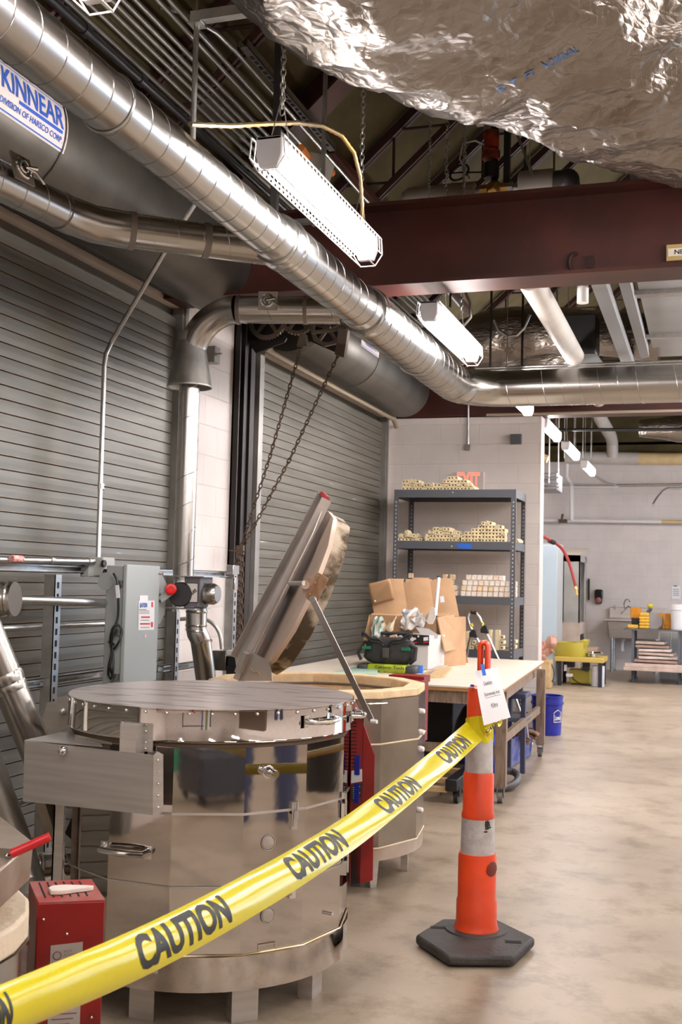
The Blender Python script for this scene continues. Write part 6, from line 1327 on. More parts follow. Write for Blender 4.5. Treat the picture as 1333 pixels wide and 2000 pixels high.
m = MB(); m.b2((fxl + .015, fy - .053, fz0 + .035), (fxr - .012, fy - .051, fz1 - .035)); pl = obj('logo_plate', m, mat('cream_plate', (.72, .68, .62), .4), bw_, bevel=.001)
m = MB()
for k, (a0_, a1_) in enumerate(((0, 1), (0, 0), (1, 1), (1, 0))): pass
m.tube([(fxl + .013, fy - .054, fz0 + .033), (fxr - .010, fy - .054, fz0 + .033), (fxr - .010, fy - .054, fz1 - .033), (fxl + .013, fy - .054, fz1 - .033)], .0022, 5, closed=True); obj('plate_border', m, inkb, pl)
text('lettering', 'Skutt', ((fxl + fxr) / 2 + .0015, fy - .0545, (fz0 + fz1) / 2), (.78, 0, .62), (-.62, 0, .78), .062, .024, inkb, pl, bold=.02, shear=.0)
m = MB(); mc = P(345, 1161, y=fy - .08); m.lathe([(.001, -.055), (.058, -.05), (.066, -.03), (.066, .05), (.06, .06), (.001, .06)], (mc.x, fy - .02, mc.z), 28, (.35, -1, 0)); m.cyl((mc.x, fy - .02, mc.z), (fxl, fy, mc.z), .045, n=20); obj('motor', m, blackm, t)
m = MB(); m.lathe([(.055, 0), (.058, .002), (.058, .045), (.048, .065), (.044, .07)], (fxr, fy + .03, P(400, 1160, y=fy).z), 28, (1, 0, 0)); obj('outlet_collar', m, galv, t)
m = MB(); a = V((fxl + .045, fy + .02, fz0)); e1 = P(372, 1238, y=fy); e2 = P(405, 1345, y=fy + .15)
m.tube([a, V((a.x, fy + .02, e1.z + .03)), V((a.x + .006, fy + .02, e1.z + .005)), V((a.x + .025, fy + .03, e1.z - .035)), e2], .056, 30)
for q, d_ in ((V((a.x, fy + .02, fz0 - .02)), (0, 0, 1)), (V((a.x, fy + .02, e1.z + .045)), (0, 0, 1)), (V((a.x + .002, fy + .02, e1.z + .018)), (.1, 0, 1)), (V((a.x + .03, fy + .035, e1.z - .05)), (-.35, 0, 1))):
    d_ = V(d_).normalized(); m.tube([q - d_ * .006, q, q + d_ * .006], [.057, .0605, .057], 30, caps=False)
obj('intake_pipe', m, galv, t)
conduit('conduit', 'thin white conduit curving over from behind the blower pipe down to a small box', smoothpts([P(x_, y_, y=6.3) for x_, y_ in ((340, 1210), (385, 1208), (405, 1211), (420, 1222), (430, 1240), (434, 1268))]), .0125, mat('grey_conduit', (.5, .48, .46), .35, .5))
t = thing('box_cluster', 'small steel box with black plugs at the foot of the curved conduit', 'box', P(432, 1310, y=6.3))
m = MB(); a, b_ = P(418, 1270, y=6.27), P(443, 1310, y=6.27); m.b2((a.x, 6.25, b_.z), (b_.x, 6.35, a.z)); obj('steel_box', m, steel_w, t, bevel=.003)
m = MB(); a, b_ = P(445, 1282, y=6.27), P(468, 1302, y=6.27); m.b2((a.x, 6.27, b_.z), (b_.x, 6.36, a.z)); a, b_ = P(442, 1302, y=6.27), P(465, 1330, y=6.27); m.b2((a.x, 6.27, b_.z - .1), (b_.x, 6.36, a.z)); obj('plug', m, blackm, t, bevel=.004)
m = MB(); a, b_ = P(444, 1270, y=6.26), P(456, 1279, y=6.26); m.b2((a.x, 6.25, b_.z), (b_.x, 6.30, a.z)); obj('white_cover', m, white, t)
# slanted ducts at the left edge
t = thing('slanted_duct', 'upper slanted round duct coming down from the left edge behind the cover plate', 'duct', P(0, 1400, x=-2.45))
a, b_ = P(-40, 1200, x=-2.50), P(86, 1500, x=-2.32); m = MB(); m.cyl(a, b_, .060, n=32); dd = (b_ - a).normalized()
q = P(10, 1322, x=-2.45); q = a + dd * (q - a).dot(dd)
m.tube([q - dd * .02, q, q + dd * .02], [.062, .066, .062], 32, caps=False); m.tube([q + dd * .02, q + dd * .035, q + dd * .05], [.061, .064, .061], 32, caps=False); obj('duct_run', m, galv, t)
m = MB(); c = P(-35, 1171, x=-2.42); e = P(30, 1170, x=-2.30); m.tube([c + V((-.05, -.1, -.12)), c, c.lerp(e, .5), c.lerp(e, .56), e], [.06, .064, .066, .061, .060], 32)
for k in (.62, .86): q = c.lerp(e, k); d2 = (e - c).normalized(); m.tube([q - d2 * .006, q, q + d2 * .006], [.061, .064, .061], 32, caps=False)
obj('tee_fitting', m, galv, t)
m = MB(); a, b_ = P(-60, 1390, x=-2.42), P(45, 1680, x=-2.28); m.cyl(a, b_, .052, n=32); m.tube([b_, b_ + V((.05, -.02, -.08)), b_ + V((.1, -.1, -.12))], .052, 28); tag(obj('slanted_duct', m, galv_d), 'lower slanted round duct at the left edge just above the worn kiln', 'duct')
m = MB(); a, b_ = P(58, 1690, y=3.45), P(112, 1688, y=3.55); m.cyl(a, b_, .042, n=28); dd = (b_ - a).normalized()
for k in (.15, .28): q = a.lerp(b_, k); m.tube([q - dd * .006, q, q + dd * .006], [.043, .046, .043], 28, caps=False)
tag(obj('duct_stub', m, galv), 'short level duct stub behind the red control box at the lower left', 'duct')
m = MB(); a = P(106, 1570, y=3.3); b_ = P(126, 1570, y=3.3); m.b2((a.x, 3.3, 0), (a.x + .006, 3.36, a.z + .04)); m.b2((a.x, 3.3, 0), (b_.x, 3.306, a.z + .04)); tag(obj('stand_post', m, steel_b), 'flat grey steel stand post under the long cover plate', 'post')
m = MB(); m.bar(P(82, 1545, y=3.4), P(110, 1635, y=3.5), .04, .05); tag(obj('support_bar', m, mat('tan_bar', (.34, .28, .2), .5)), 'slanting tan support bar below the cover plate', 'bar')

# ------------------------------------------------------------------ chain hoist of the far shutter
t = thing('chain_hoist', 'dark toothed gears and brackets of the chain hoist above the far shutter', 'hoist', (XL, 7.5, 3.3))
gi = mat('gear_iron', (.17, .135, .105), .5, .5)
def gear(cpx, cpy, rpx, y, teeth, spokes, name):
    c = P(cpx, cpy, y=y); R_ = rpx * y * 1.05 / FPX; m = MB(); n = teeth * 2
    out = [(c + V((math.cos(2 * PI * k / n), 0, math.sin(2 * PI * k / n))) * (R_ if k % 2 else R_ * .93)) for k in range(n)]; inn = [(c + V((math.cos(2 * PI * k / n), 0, math.sin(2 * PI * k / n))) * (R_ * .78)) for k in range(n)]
    g = []
    for pl, dy in ((out, 0), (out, .03), (inn, .03), (inn, 0)): g.append([m.bm.verts.new(q + V((0, dy, 0))) for q in pl])
    for A, Bq in zip(g, g[1:] + g[:1]):
        for k in range(n): m.bm.faces.new((A[k], A[(k + 1) % n], Bq[(k + 1) % n], Bq[k]))
    for k in range(spokes):
        a = 2 * PI * k / spokes + .3; m.bar(c + V((0, .015, 0)), c + V((math.cos(a) * R_ * .8, .015, math.sin(a) * R_ * .8)), R_ * .16, .02, (0, 1, 0))
    m.cyl(c + V((0, -.02, 0)), c + V((0, .06, 0)), R_ * .2, n=14); obj(name, m, gi, t)
    return c
gear(522, 622, 44, 7.3, 40, 5, 'large_gear'); gear(582, 616, 40, 7.22, 34, 5, 'medium_gear'); gear(640, 640, 38, 7.18, 9, 5, 'chain_wheel')
m = MB(); m.cyl(P(612, 615, y=7.15), P(612, 615, y=7.3), .06, n=10)
m.prism([P(x_, y_, y=7.34) for x_, y_ in ((470, 590), (560, 660), (556, 668), (500, 690), (465, 640))], (0, .02, 0)); m.prism([P(x_, y_, y=7.36) for x_, y_ in ((560, 596), (680, 600), (684, 640), (660, 690), (590, 660), (560, 640))], (0, .012, 0)); obj('bracket_plate', m, dark, t)
for q in (((586, 652), (596, 652), (600, 676), (580, 676)), ((662, 640), (680, 645), (672, 698), (654, 692))):
    m = MB(); m.prism([P(x_, y_, y=7.1) for x_, y_ in q], (0, .05, 0)); obj('chain_guide', m, gi, t)
m = MB(); m.bar(P(610, 650, y=7.15), P(683, 640, y=7.15), .03, .02); obj('guide_arm', m, gi, t)
rust = mat('rusty_chain', (.10, .065, .045), .6, .5)
for (a_, b_q, lab) in (((589, 676), (468, 1078), 'left slanting dark chain from the hoist to the dark post'), ((661, 694), (471, 1076), 'right slanting dark chain from the hoist to the dark post')):
    m = MB(); pa, pb = P(*a_, y=7.12), P(*b_q, y=7.08); mid = (pa + pb) / 2 + V((0, 0, -.05))
    chain_mb(m, pa, mid, L=.05, wd=.022, r=.0045, n=6); chain_mb(m, mid, pb, L=.05, wd=.022, r=.0045, n=6); tag(obj('hoist_chain', m, rust), lab, 'chain', None)
for k, px_ in enumerate((463, 468, 474)):
    m = MB(); a, b_ = P(px_, 1075 + k * 3, y=7.06 - k * .01), P(px_ - 3, 1290 - 22 * k, y=7.06 - k * .01); chain_mb(m, a, b_, L=.05, wd=.022, r=.0048, n=6); tag(obj('hanging_chain', m, rust), 'rusty chain hanging in a bundle down the dark post', 'chain', 'rusty chain bundle on the post')
m = MB(); m.cyl(P(448, 1075, y=7.05), P(482, 1078, y=7.0), .006, n=6); m.box(P(470, 1074, y=7.02), (.05, .03, .06)); tag(obj('chain_hook', m, rust), 'rusty hook holding the gathered chains on the dark post', 'hook')

# ------------------------------------------------------------------ far room
YF = 19.9
def wpipe(name, label, pts, r, m_, cat='pipe', n=18): return conduit(name, label, pts, r, m_, cat, n)
def FW(px, py, y=19.6): return P(px, py, y=y)
wpipe('wrapped_pipe', 'white far pipe high on the far wall, left part of the thick run', [FW(1105, 893), FW(1248, 896)], .11, pipe_w)
wpipe('wrapped_pipe', 'thick tan pipe high on the far wall, right of the white one', [FW(1248, 896), FW(1500, 898)], .105, pipe_t)
m = MB(); m.tube([FW(1160, 780, 17.5), FW(1174, 818, 18.2), FW(1186, 838, 18.9), FW(1194, 852, 19.3), FW(1197, 865, 19.5), FW(1197, 893, 19.55)], [.105, .105, .105, .1, .098, .098], 20); tag(obj('pipe_elbow', m, pipe_w), 'white pipe dropping with an elbow into the thick pipe on the far wall', 'pipe')
wpipe('wrapped_pipe', 'tan pipe end peeking past the partition wall high up', [P(1020, 880, y=15.5), P(1071, 897, y=15.5)], .055, pipe_t)
wpipe('drain_pipe', 'thin white level pipe across the far wall', [P(1000, 1015.5, y=19.7), P(1293, 1019, y=19.7)], .033, mat('pvc_white', (.75, .72, .69), .4))
wpipe('drain_pipe', 'tan end section of the thin level pipe on the far wall', [P(1293, 1019, y=19.7), P(1500, 1021, y=19.7)], .034, pipe_t)
wpipe('drain_pipe', 'white upright drain pipe with a kink joining the level pipe', [P(1109, 895, y=19.65), P(1107, 930, y=19.65), P(1110, 937, y=19.65), P(1117, 945, y=19.65), P(1117, 1016, y=19.65)], .038, mat('pvc_white', (.75, .72, .69), .4))
m = MB(); m.b2((P(1092, 1017, y=19.6).x, 19.6, P(1092, 1021, y=19.6).z), (P(1108, 1017, y=19.6).x, 19.68, P(1092, 1014, y=19.6).z)); m.cyl(P(1098, 1014, y=19.62), P(1100, 1004, y=19.62), .02, n=8); tag(obj('pipe_clamp', m, rust), 'rusty clamp on the thin level pipe', 'clamp')
conduit('ceiling_conduit', 'black pipe crossing level in front of the foil duct in the far room', [P(1030, 840, y=13.5), P(1500, 838, y=13.5)], .02, blackm)
a = P(1235, 838, y=16.0); foil_tube('insulated_duct', 'foil wrapped duct crossing high in the far room at the right', [(a.x + .1, 16, a.z), (a.x + .6, 16, a.z), (a.x + 1.2, 16, a.z), (a.x + 3, 16, a.z)], [.12, .19, .2, .2], 60, 36, .05, seed=13)
conduit('conduit', 'grey conduit running down from the last strip light and level across the far wall', [P(1158, 926, y=17.5), P(1176, 938, y=18.5), P(1192, 946, y=19.6), P(1205, 948, y=19.75), P(1500, 944, y=19.75)], .022)
conduit('conduit', 'thin white conduit below the grey one on the far wall', [P(1060, 951, y=19.75), P(1206, 951, y=19.75), P(1212, 948, y=19.75)], .014, white)
m = MB(); m.tube([P(1340, 953, y=19.7), P(1306, 953, y=19.6), P(1296, 958, y=19.5), P(1284, 972, y=19.3), P(1276, 985, y=19.1), P(1277, 990, y=19.1)], .016, 8); tag(obj('bent_conduit', m, zinc), 'bent shiny conduit arm hanging in front of the far wall at the right', 'conduit')
for k, px_ in enumerate((1103, 1122, 1139, 1155)):
    a = P(px_, 895, y=17 + k * .5); conduit('hanger_rod', ['leftmost', 'second', 'third', 'rightmost'][k] + ' thin hanger rod above the thick far pipe', [a, V((a.x, a.y, roofz(a.x)))], .008, zinc, 'rod', 6)
t = thing('unit_heater', 'dark hanging equipment with steel rails, just past the end of the partition wall', 'heater', P(1065, 950, y=15))
m = MB(); a, b_ = P(1040, 925, y=15.3), P(1090, 958, y=15.3); m.b2((a.x, 15.2, b_.z), (b_.x, 15.8, a.z)); obj('body', m, mat('heater_grey', (.20, .20, .21), .4, .4), t, bevel=.01)
m = MB()
for py in (933, 945, 952): m.cyl(P(1040, py, y=15.1), P(1092, py, y=15.1), .012, n=8)
obj('rails', m, zinc, t)
m = MB()
for px_ in (1073, 1091): a = P(px_, 945, y=15.1); m.cyl(a, (a.x, a.y, roofz(a.x)), .009, n=6)
obj('rods', m, zinc, t)
# pale blue locker
lb0 = P(1088, 1336, z=0); ly = lb0.y
t = thing('locker', 'tall pale blue metal cabinet standing past the end of the partition wall', 'cabinet', (lb0.x - .3, ly, 0))
lz = P(1088, 1062, y=ly).z; m = MB(); m.b2((lb0.x - .9, ly, 0), (lb0.x, ly + .6, lz)); obj('cabinet_body', m, mat('locker_side', (.42, .42, .41), .5), t)
m = MB(); m.b2((lb0.x - .88, ly - .02, .03), (lb0.x - .01, ly, lz - .02)); obj('door', m, mat('locker_blue', (.42, .53, .60), .45), t, bevel=.005)
m = MB(); c = P(1055, 1140, y=ly - .025); m.b2((c.x - .01, ly - .03, c.z - .02), (c.x + .015, ly - .02, c.z + .02)); obj('blue_sticker', m, bluet, t)
# grey booth
gb = P(1132, 1290, y=ly + .9); gy = ly + .9; gzt = P(1110, 1084, y=gy).z; gx0 = P(1099, 1200, y=gy).x; gx1 = gb.x; gx2 = P(1150, 1200, y=gy + .9).x
t = thing('spray_booth', 'grey metal spray booth cabinet with an open side, right of the pale blue locker', 'booth', ((gx0 + gx1) / 2, gy, 0))
gm = mat('booth_grey', (.36, .35, .33), .5, .2, var=.15, vscale=3); gt = mat('booth_dusty', (.50, .40, .33), .7, var=.15, vscale=5)
zm = P(1110, 1216, y=gy).z
m = MB(); m.b2((gx0, gy, zm), (gx1, gy + .02, gzt)); m.b2((gx0, gy, zm), (gx0 + .02, gy + .9, gzt)); m.b2((gx0, gy + .88, zm), (gx1, gy + .9, gzt)); m.b2((gx0, gy, gzt - .1), (gx1, gy + .9, gzt)); m.b2((gx1 - .02, gy, zm), (gx1, gy + .05, gzt)); m.b2((gx1 - .02, gy + .8, zm), (gx1, gy + .9, gzt)); obj('booth_body', m, gm, t)
m = MB(); m.b2((gx0, gy - .01, 0), (gx1, gy + .9, zm)); bs = obj('booth_base', m, gt, t)
m = MB(); m.b2((gx1 - .01, gy + .1, zm - .35), (gx1 + .004, gy + .6, zm - .18)); obj('slot', m, blackm, bs)
m = MB(); m.b2((gx1, gy + .1, zm - .45), (gx1 + .25, gy + .5, zm - .38)); obj('ledge', m, mat('ledge_tan', (.55, .35, .24), .6), bs)
m = MB(); m.prism([(gx0 + .02, gy + .05, gzt), (gx1 - .02, gy + .05, gzt), (gx1 + .1, gy + .5, gzt + .12), (gx0 + .05, gy + .5, gzt + .12)], (0, .1, .0)); obj('hopper', m, mat('booth_cream', (.62, .55, .46), .6), t)
m = MB(); m.tube(smoothpts([P(1040, 985, y=15.5), P(1056, 992, y=15.5), P(1057, 1015, y=15.5), P(1050, 1035, y=15.5), P(1058, 1045, y=15.6), P(1072, 1053, y=15.8), P(1086, 1061, y=16.0), P(1101, 1075, y=16.2), P(1112, 1098, y=16.2), P(1120, 1125, y=16.2), P(1126, 1148, y=16.2)]), .022, 10); hz = tag(obj('air_hose', m, mat('hose_red', (.30, .03, .025), .5)), 'dark red air hose draped over the booth and hanging down in front', 'hose')
m = MB(); m.cyl(P(1126, 1148, y=16.2), P(1128, 1162, y=16.2), .02, n=8); m.cyl(P(1124, 1146, y=16.19), P(1127, 1152, y=16.19), .028, n=8); obj('brass_fitting', m, brass, hz)
m = MB(); m.cyl(P(1074, 1056, y=15.85), P(1083, 1060, y=15.95), .035, n=10); obj('black_coupling', m, blackm, hz)
# wheel table with yellow basin
wy = P(1091, 1339, z=0).y
def WT(px, py, y=wy): return P(px, py, y=y)
t = thing('wheel_table', 'low yellow topped table on dark legs near the pale blue locker', 'table', (WT(1130, 1330).x, wy, 0))
zt = WT(1100, 1283).z; xa, xb2 = WT(1084, 1290).x, WT(1180, 1290).x; oy = mat('ochre_top', (.58, .42, .10), .5)
m = MB(); m.b2((xa, wy, WT(1100, 1292).z), (xb2, wy + .7, zt)); obj('tabletop', m, oy, t, bevel=.006)
for x, y in ((xa + .04, wy + .03), (xb2 - .08, wy + .03), (xa + .04, wy + .62), (xb2 - .08, wy + .62)): m = MB(); m.b2((x, y, 0), (x + .055, y + .05, WT(1100, 1292).z)); obj('leg', m, mat('leg_black', (.02, .02, .03), .5), t)
ymb = mat('olive_yellow', (.42, .35, .04), .4)
m = MB(); c = WT(1115, 1282, wy + .3); rb4 = .25; m.lathe([(rb4 * .96, 0), (rb4, .03), (rb4, .20), (rb4 * .96, .20), (rb4 * .92, .03), (.001, .03)], (c.x, wy + .3, zt + .001), 36, cap=False); tag(obj('splash_pan', m, ymb), 'round olive yellow basin on the low wheel table', 'basin')
m = MB(); m.prism([WT(1102, 1266, wy + .15), WT(1140, 1249, wy + .15), WT(1149, 1251, wy + .15), WT(1148, 1261, wy + .15), WT(1140, 1269, wy + .15), WT(1110, 1270, wy + .15)], (0, .3, 0)); tag(obj('splash_pan', m, ymb, bevel=.01), 'tilted half of a yellow basin leaning inside the round one', 'basin')
m = MB(); m.lathe([(.14, 0), (.15, .01), (.13, .03), (.001, .035)], (WT(1155, 1278).x, wy + .3, zt + .05), 28); m.cyl((WT(1155, 1278).x, wy + .3, zt + .002), (WT(1155, 1278).x, wy + .3, zt + .05), .04, n=12); obj('wheel_head', m, chrome, t, label='shiny round wheel head')
m = MB(); m.b2((WT(1108, 1310).x, wy + .3, .02), (WT(1148, 1330).x, wy + .6, .22)); tag(obj('yellow_tray', m, ymb, bevel=.01), 'yellow tray on the floor under the wheel table', 'tray')
m = MB(); m.b2((WT(1098, 1295).x, wy + .2, .25), (WT(1118, 1320).x, wy + .4, zt - .08)); m.b2((WT(1135, 1295).x, wy + .25, zt - .2), (WT(1148, 1300).x, wy + .4, zt - .08)); m.cyl((WT(1141, 1300).x, wy + .3, .2), (WT(1141, 1300).x, wy + .3, zt - .1), .015, n=8); m.prism([(WT(1132, 1315).x, wy + .2, .25), (WT(1150, 1310).x, wy + .2, .30), (WT(1147, 1318).x, wy + .2, .2)], (0, .1, 0)); obj('motor', m, blackm, t)
m = MB(); m.b2((WT(1104, 1317).x, wy + .15, WT(1104, 1323).z), (WT(1117, 1317).x, wy + .19, WT(1104, 1317).z)); m.b2((WT(1100, 1300).x, wy + .15, WT(1104, 1312).z), (WT(1105, 1317).x, wy + .19, WT(1104, 1300).z)); obj('outlet_plate', m, paper, t)
m = MB(); m.tube(smoothpts([WT(1118, 1322), WT(1125, 1330), P(1140, 1337, z=.01), P(1155, 1338, z=.01)]), .01, 6); tag(obj('power_cord', m, blackm), 'black cord lying on the floor under the wheel table', 'cord')
m = MB(); c = P(1169, 1341, z=0); m.lathe([(.082, 0), (.088, .005), (.092, .29), (.086, .295), (.001, .295)], (c.x, c.y, 0), 24, cap=False); o = tag(obj('white_jug', m, mat('jug_white', (.62, .63, .67), .4, var=.1, vscale=12)), 'pale translucent container with faint blue print on the floor by the wheel table', 'container')
m = MB(); m.grid(lambda u, v: P(1050 + 32 * u, 1250 + 30 * v + 6 * math.sin(u * 5), y=wy - .5 + .1 * noise.noise(V((u * 4, v * 4, 2)))), 16, 14); o = tag(obj('cloth_bundle', m, mat('pink_cloth', (.52, .28, .20), .8, var=.25, vscale=9)), 'crumpled pinkish brown cloth bundle by the end of the partition wall', 'cloth'); o.modifiers.new('t', 'SOLIDIFY').thickness = .06
c = P(1065, 1300, y=wy - .4); m = MB(); m.b2((c.x - .25, wy - .6, 0), (c.x + .1, wy - .3, P(1065, 1288, y=wy - .4).z)); tag(obj('wooden_stool', m, pine, bevel=.01), 'low wooden stool under the cloth bundle, mostly hidden by the wall end', 'stool')
m = MB(); m.tube(smoothpts([P(1075, 1290, y=wy - .45), P(1083, 1312, y=wy - .45), P(1080, 1330, y=wy - .45), P(1068, 1334, z=.01)]), .008, 6); tag(obj('power_cord', m, blackm), 'thin dark cord trailing down beside the pale blue locker', 'cord')
# soap dispenser
t = thing('soap_dispenser', 'black and pink soap dispenser on the far wall left of the sink', 'dispenser', P(1170, 1180, y=19.9))
a, b_ = P(1162, 1151, y=19.78), P(1178, 1180, y=19.78); m = MB(); cxd = (a.x + b_.x) / 2; w_ = (b_.x - a.x) / 2; czd = (a.z + b_.z) / 2; h_ = (a.z - b_.z) / 2
m.prism([(cxd + w_ * q, 19.78, czd + h_ * r) for q, r in ((-.75, 1), (.75, 1), (1, .8), (1, .1), (.75, -.85), (.5, -1), (-.5, -1), (-.75, -.85), (-1, .1), (-1, .8))], (0, .12, 0)); obj('dispenser_body', m, mat('gloss_black', (.012, .010, .012), .15), t, bevel=.02)
m = MB(); m.sphere((cxd, 19.78, czd - h_ * .5), .05, 8, (1, .3, 1.1)); obj('pink_window', m, mat('pink_soap', (.30, .10, .09), .2), t)
m = MB(); m.b2((P(1149, 1130, y=19.8).x, 19.82, P(1149, 1172, y=19.8).z), (P(1152, 1130, y=19.8).x, 19.9, P(1149, 1130, y=19.8).z)); tag(obj('wall_strip', m, dark), 'thin dark vertical strip on the far wall beside the booth', 'strip')
# sink
sy = 19.25
def SK(px, py, y=sy): return P(px, py, y=y)
t = thing('utility_sink', 'stainless steel utility sink standing against the far wall', 'sink', (SK(1210, 1300).x, sy, 0))
x0_, x1_ = SK(1181, 1210).x, SK(1300, 1210).x; zr = SK(1200, 1209).z
m = MB(); m.b2((x0_, sy, zr - .035), (x1_, sy + .6, zr)); m.b2((x0_ + .04, sy + .55, zr), (x1_, sy + .6, SK(1200, 1186, sy + .55).z)); obj('rim', m, steel_b, t, bevel=.008)
zb2 = SK(1200, 1247).z; m = MB(); m.prism([(x0_ + .05, sy + .04, zr - .03), (x1_ - .05, sy + .04, zr - .03), (x1_ - .12, sy + .08, zb2), (x0_ + .08, sy + .08, zb2)], (0, .5, 0)); obj('basin', m, steel_b, t, bevel=.01)
for x in (x0_ + .12, x1_ - .15):
    for y in (sy + .1, sy + .5): m = MB(); m.cyl((x, y, .02), (x, y, zb2 + .02), .024, n=12); m.cyl((x, y, 0), (x, y, .03), .03, n=10); obj('leg', m, zinc, t)
m = MB(); xd = SK(1214, 1250).x; m.cyl((xd, sy + .3, zb2 - .05), (xd, sy + .3, zb2), .06, n=16); m.tube([(xd, sy + .3, zb2 - .05), (xd, sy + .3, zb2 - .2), (xd, sy + .55, zb2 - .22)], .025, 10); obj('drain', m, white, t)
m = MB(); m.tube(smoothpts([SK(1222, 1190, sy + .5), SK(1220, 1178, sy + .4), SK(1226, 1170, sy + .3), SK(1232, 1176, sy + .3)]), .012, 8); m.tube([SK(1214, 1198, sy + .5), SK(1228, 1184, sy + .4), SK(1248, 1192, sy + .1)], .012, 8); m.cyl(SK(1202, 1190, sy + .52), SK(1202, 1182, sy + .5), .012, n=8); obj('faucet', m, chrome, t)
# right hand rack table
ty = P(1237, 1332, z=0).y
def RT(px, py, y=ty): return P(px, py, y=y)
t = thing('work_rack', 'dark topped rack table at the right edge holding sponges and a white bucket', 'table', (RT(1280, 1330).x, ty, 0))
zt = RT(1260, 1229).z; xa, xb2 = RT(1219, 1230).x, RT(1400, 1230).x
m = MB(); m.b2((xa, ty - .05, zt - .02), (xb2, ty + .75, zt)); obj('tabletop', m, mat('dark_top', (.10, .10, .11), .4), t)
zs2 = RT(1260, 1302).z
m = MB(); m.b2((xa + .02, ty - .03, zs2 - .02), (xb2, ty + .7, zs2)); obj('lower_shelf', m, mat('dark_top', (.10, .10, .11), .4), t)
for x in (RT(1237, 1300).x, RT(1328, 1300).x):
    for y in (ty, ty + .65): m = MB(); m.b2((x - .02, y - .02, .02), (x + .02, y + .02, zt - .02)); m.cyl((x, y, 0), (x, y, .03), .035, n=10); obj('leg', m, mat('rack_leg', (.10, .11, .13), .5), t)
# boards stacked
slabm = [mat('slab_%d' % k, c, .8, var=.15, vscale=9) for k, c in enumerate(((.42, .27, .21), (.55, .43, .37), (.62, .52, .47), (.35, .24, .20)))]
ys_ = [(1237, 1320, 1293, 1), (1240, 1330, 1287, 0), (1246, 1325, 1280, 2), (1250, 1318, 1273, 1), (1248, 1312, 1266, 2), (1240, 1306, 1258, 3), (1244, 1300, 1251, 1)]
zcur = zs2
for k, (x0q, x1q, pyq, mi) in enumerate(ys_):
    x0_, x1_ = RT(x0q, 1280).x, RT(x1q, 1280).x; m = MB(); m.box(((x0_ + x1_) / 2, ty + .25, zcur + .027), (x1_ - x0_, .5, .038), Matrix.Rotation((-.012, .02, -.01, .03, -.02, .015, 0)[k] * .6, 3, 'Y') @ Matrix.Rotation((k % 3 - 1) * .06, 3, 'Z')); zcur += .055
    tag(obj('plaster_board', m, slabm[mi], bevel=.004), ['bottom', 'second', 'third', 'fourth', 'fifth', 'sixth', 'topmost'][k] + ' slab from the bottom in the crooked stack of pinkish boards on the rack', 'board')
m = MB(); m.b2((RT(1223, 1290).x, ty - .25, zs2 + .001), (RT(1400, 1290).x, ty - .04, zs2 + .05)); m.b2((RT(1221, 1298).x, ty - .28, zs2 - .05), (RT(1400, 1290).x, ty - .06, zs2)); tag(obj('long_board', m, slabm[1], bevel=.006), 'long pinkish boards sticking out in front of the rack shelf', 'board')
def on_rt(px, y=ty + .2): return P(px, 1228, y=y).x
spg = mat('sponge_yellow', (.82, .47, .06), .9, var=.15, vscale=30, bump=.3, bscale=200); spo = mat('sponge_orange', (.62, .25, .02), .9, var=.2, vscale=20)
def tbox(name, label, cat, px0, px1, py0, m_, yy=.2, dy=.14, z0=None, bev=.012):
    m = MB(); z0 = zt if z0 is None else z0; m.b2((on_rt(px0, ty + yy), ty + yy, z0), (on_rt(px1, ty + yy), ty + yy + dy, P(px0, py0, y=ty + yy).z)); return tag(obj(name, m, m_, bevel=bev), label, cat)
tbox('sponge', 'single yellow sponge lying at the left end of the rack table', 'sponge', 1226, 1247, 1220, spg)
z_ = zt
for k in range(5):
    m = MB(); hh = .047 if k < 4 else .06; m.box((on_rt(1259), ty + .27, z_ + hh / 2), (.15 - .012 * (k == 4), .12, hh * .94), Matrix.Rotation(.05 * ((k % 3) - 1), 3, 'Z')); z_ += hh
    tag(obj('sponge', m, spg, bevel=.014), ['bottom', 'second', 'middle', 'fourth', 'top'][k] + ' sponge of the tall yellow stack on the rack table', 'sponge', 'stacked yellow sponges')
m = MB(); m.lathe([(.13, 0), (.135, .01), (.13, .02)], (on_rt(1277, ty + .3), ty + .32, zt + .115), 28, (.3, -1, .25)); tag(obj('throwing_bat', m, mat('bat_grey', (.25, .23, .23), .6)), 'grey round bat leaning behind the yellow sponge stack', 'disc')
tbox('sponge', 'left big orange sponge beside the grey round bat', 'sponge', 1281, 1296, 1198, spo, .4); tbox('sponge', 'right big orange sponge next to the white bucket', 'sponge', 1298, 1311, 1198, spo, .4)
tbox('black_pot', 'small black pot behind the yellow sponges near the sink', 'pot', 1234, 1250, 1207, blackm, .4)
tbox('sponge', 'dark orange sponge perched above the black pot by the faucet', 'sponge', 1232, 1252, 1186, spo, .45, z0=P(1234, 1208, y=ty + .42).z)
m = MB(); m.cyl(P(1258, 1227, y=ty + .5), P(1262, 1200, y=ty + .5), .025, n=10); m.cyl(P(1261, 1203, y=ty + .5), P(1273, 1188, y=ty + .5), .03, n=10); o = tag(obj('spray_gun', m, mat('glove_blue', (.08, .09, .13), .6)), 'dark tool with a bright yellow head behind the sponges', 'tool')
m = MB(); m.sphere(P(1271, 1184, y=ty + .5), .042, 7); obj('yellow_head', m, yellow, o)
bx_ = on_rt(1326, ty + .2); m = MB(); m.lathe([(.13, 0), (.135, .005), (.145, .30), (.155, .302), (.155, .32), (.148, .322), (.15, .385), (.155, .39), (.001, .39)], (bx_ + .03, ty + .2, zt), 32, cap=False); tag(obj('white_bucket', m, mat('bucket_white', (.74, .75, .78), .35)), 'white plastic bucket with a lid cut by the right edge, on the rack table', 'bucket')
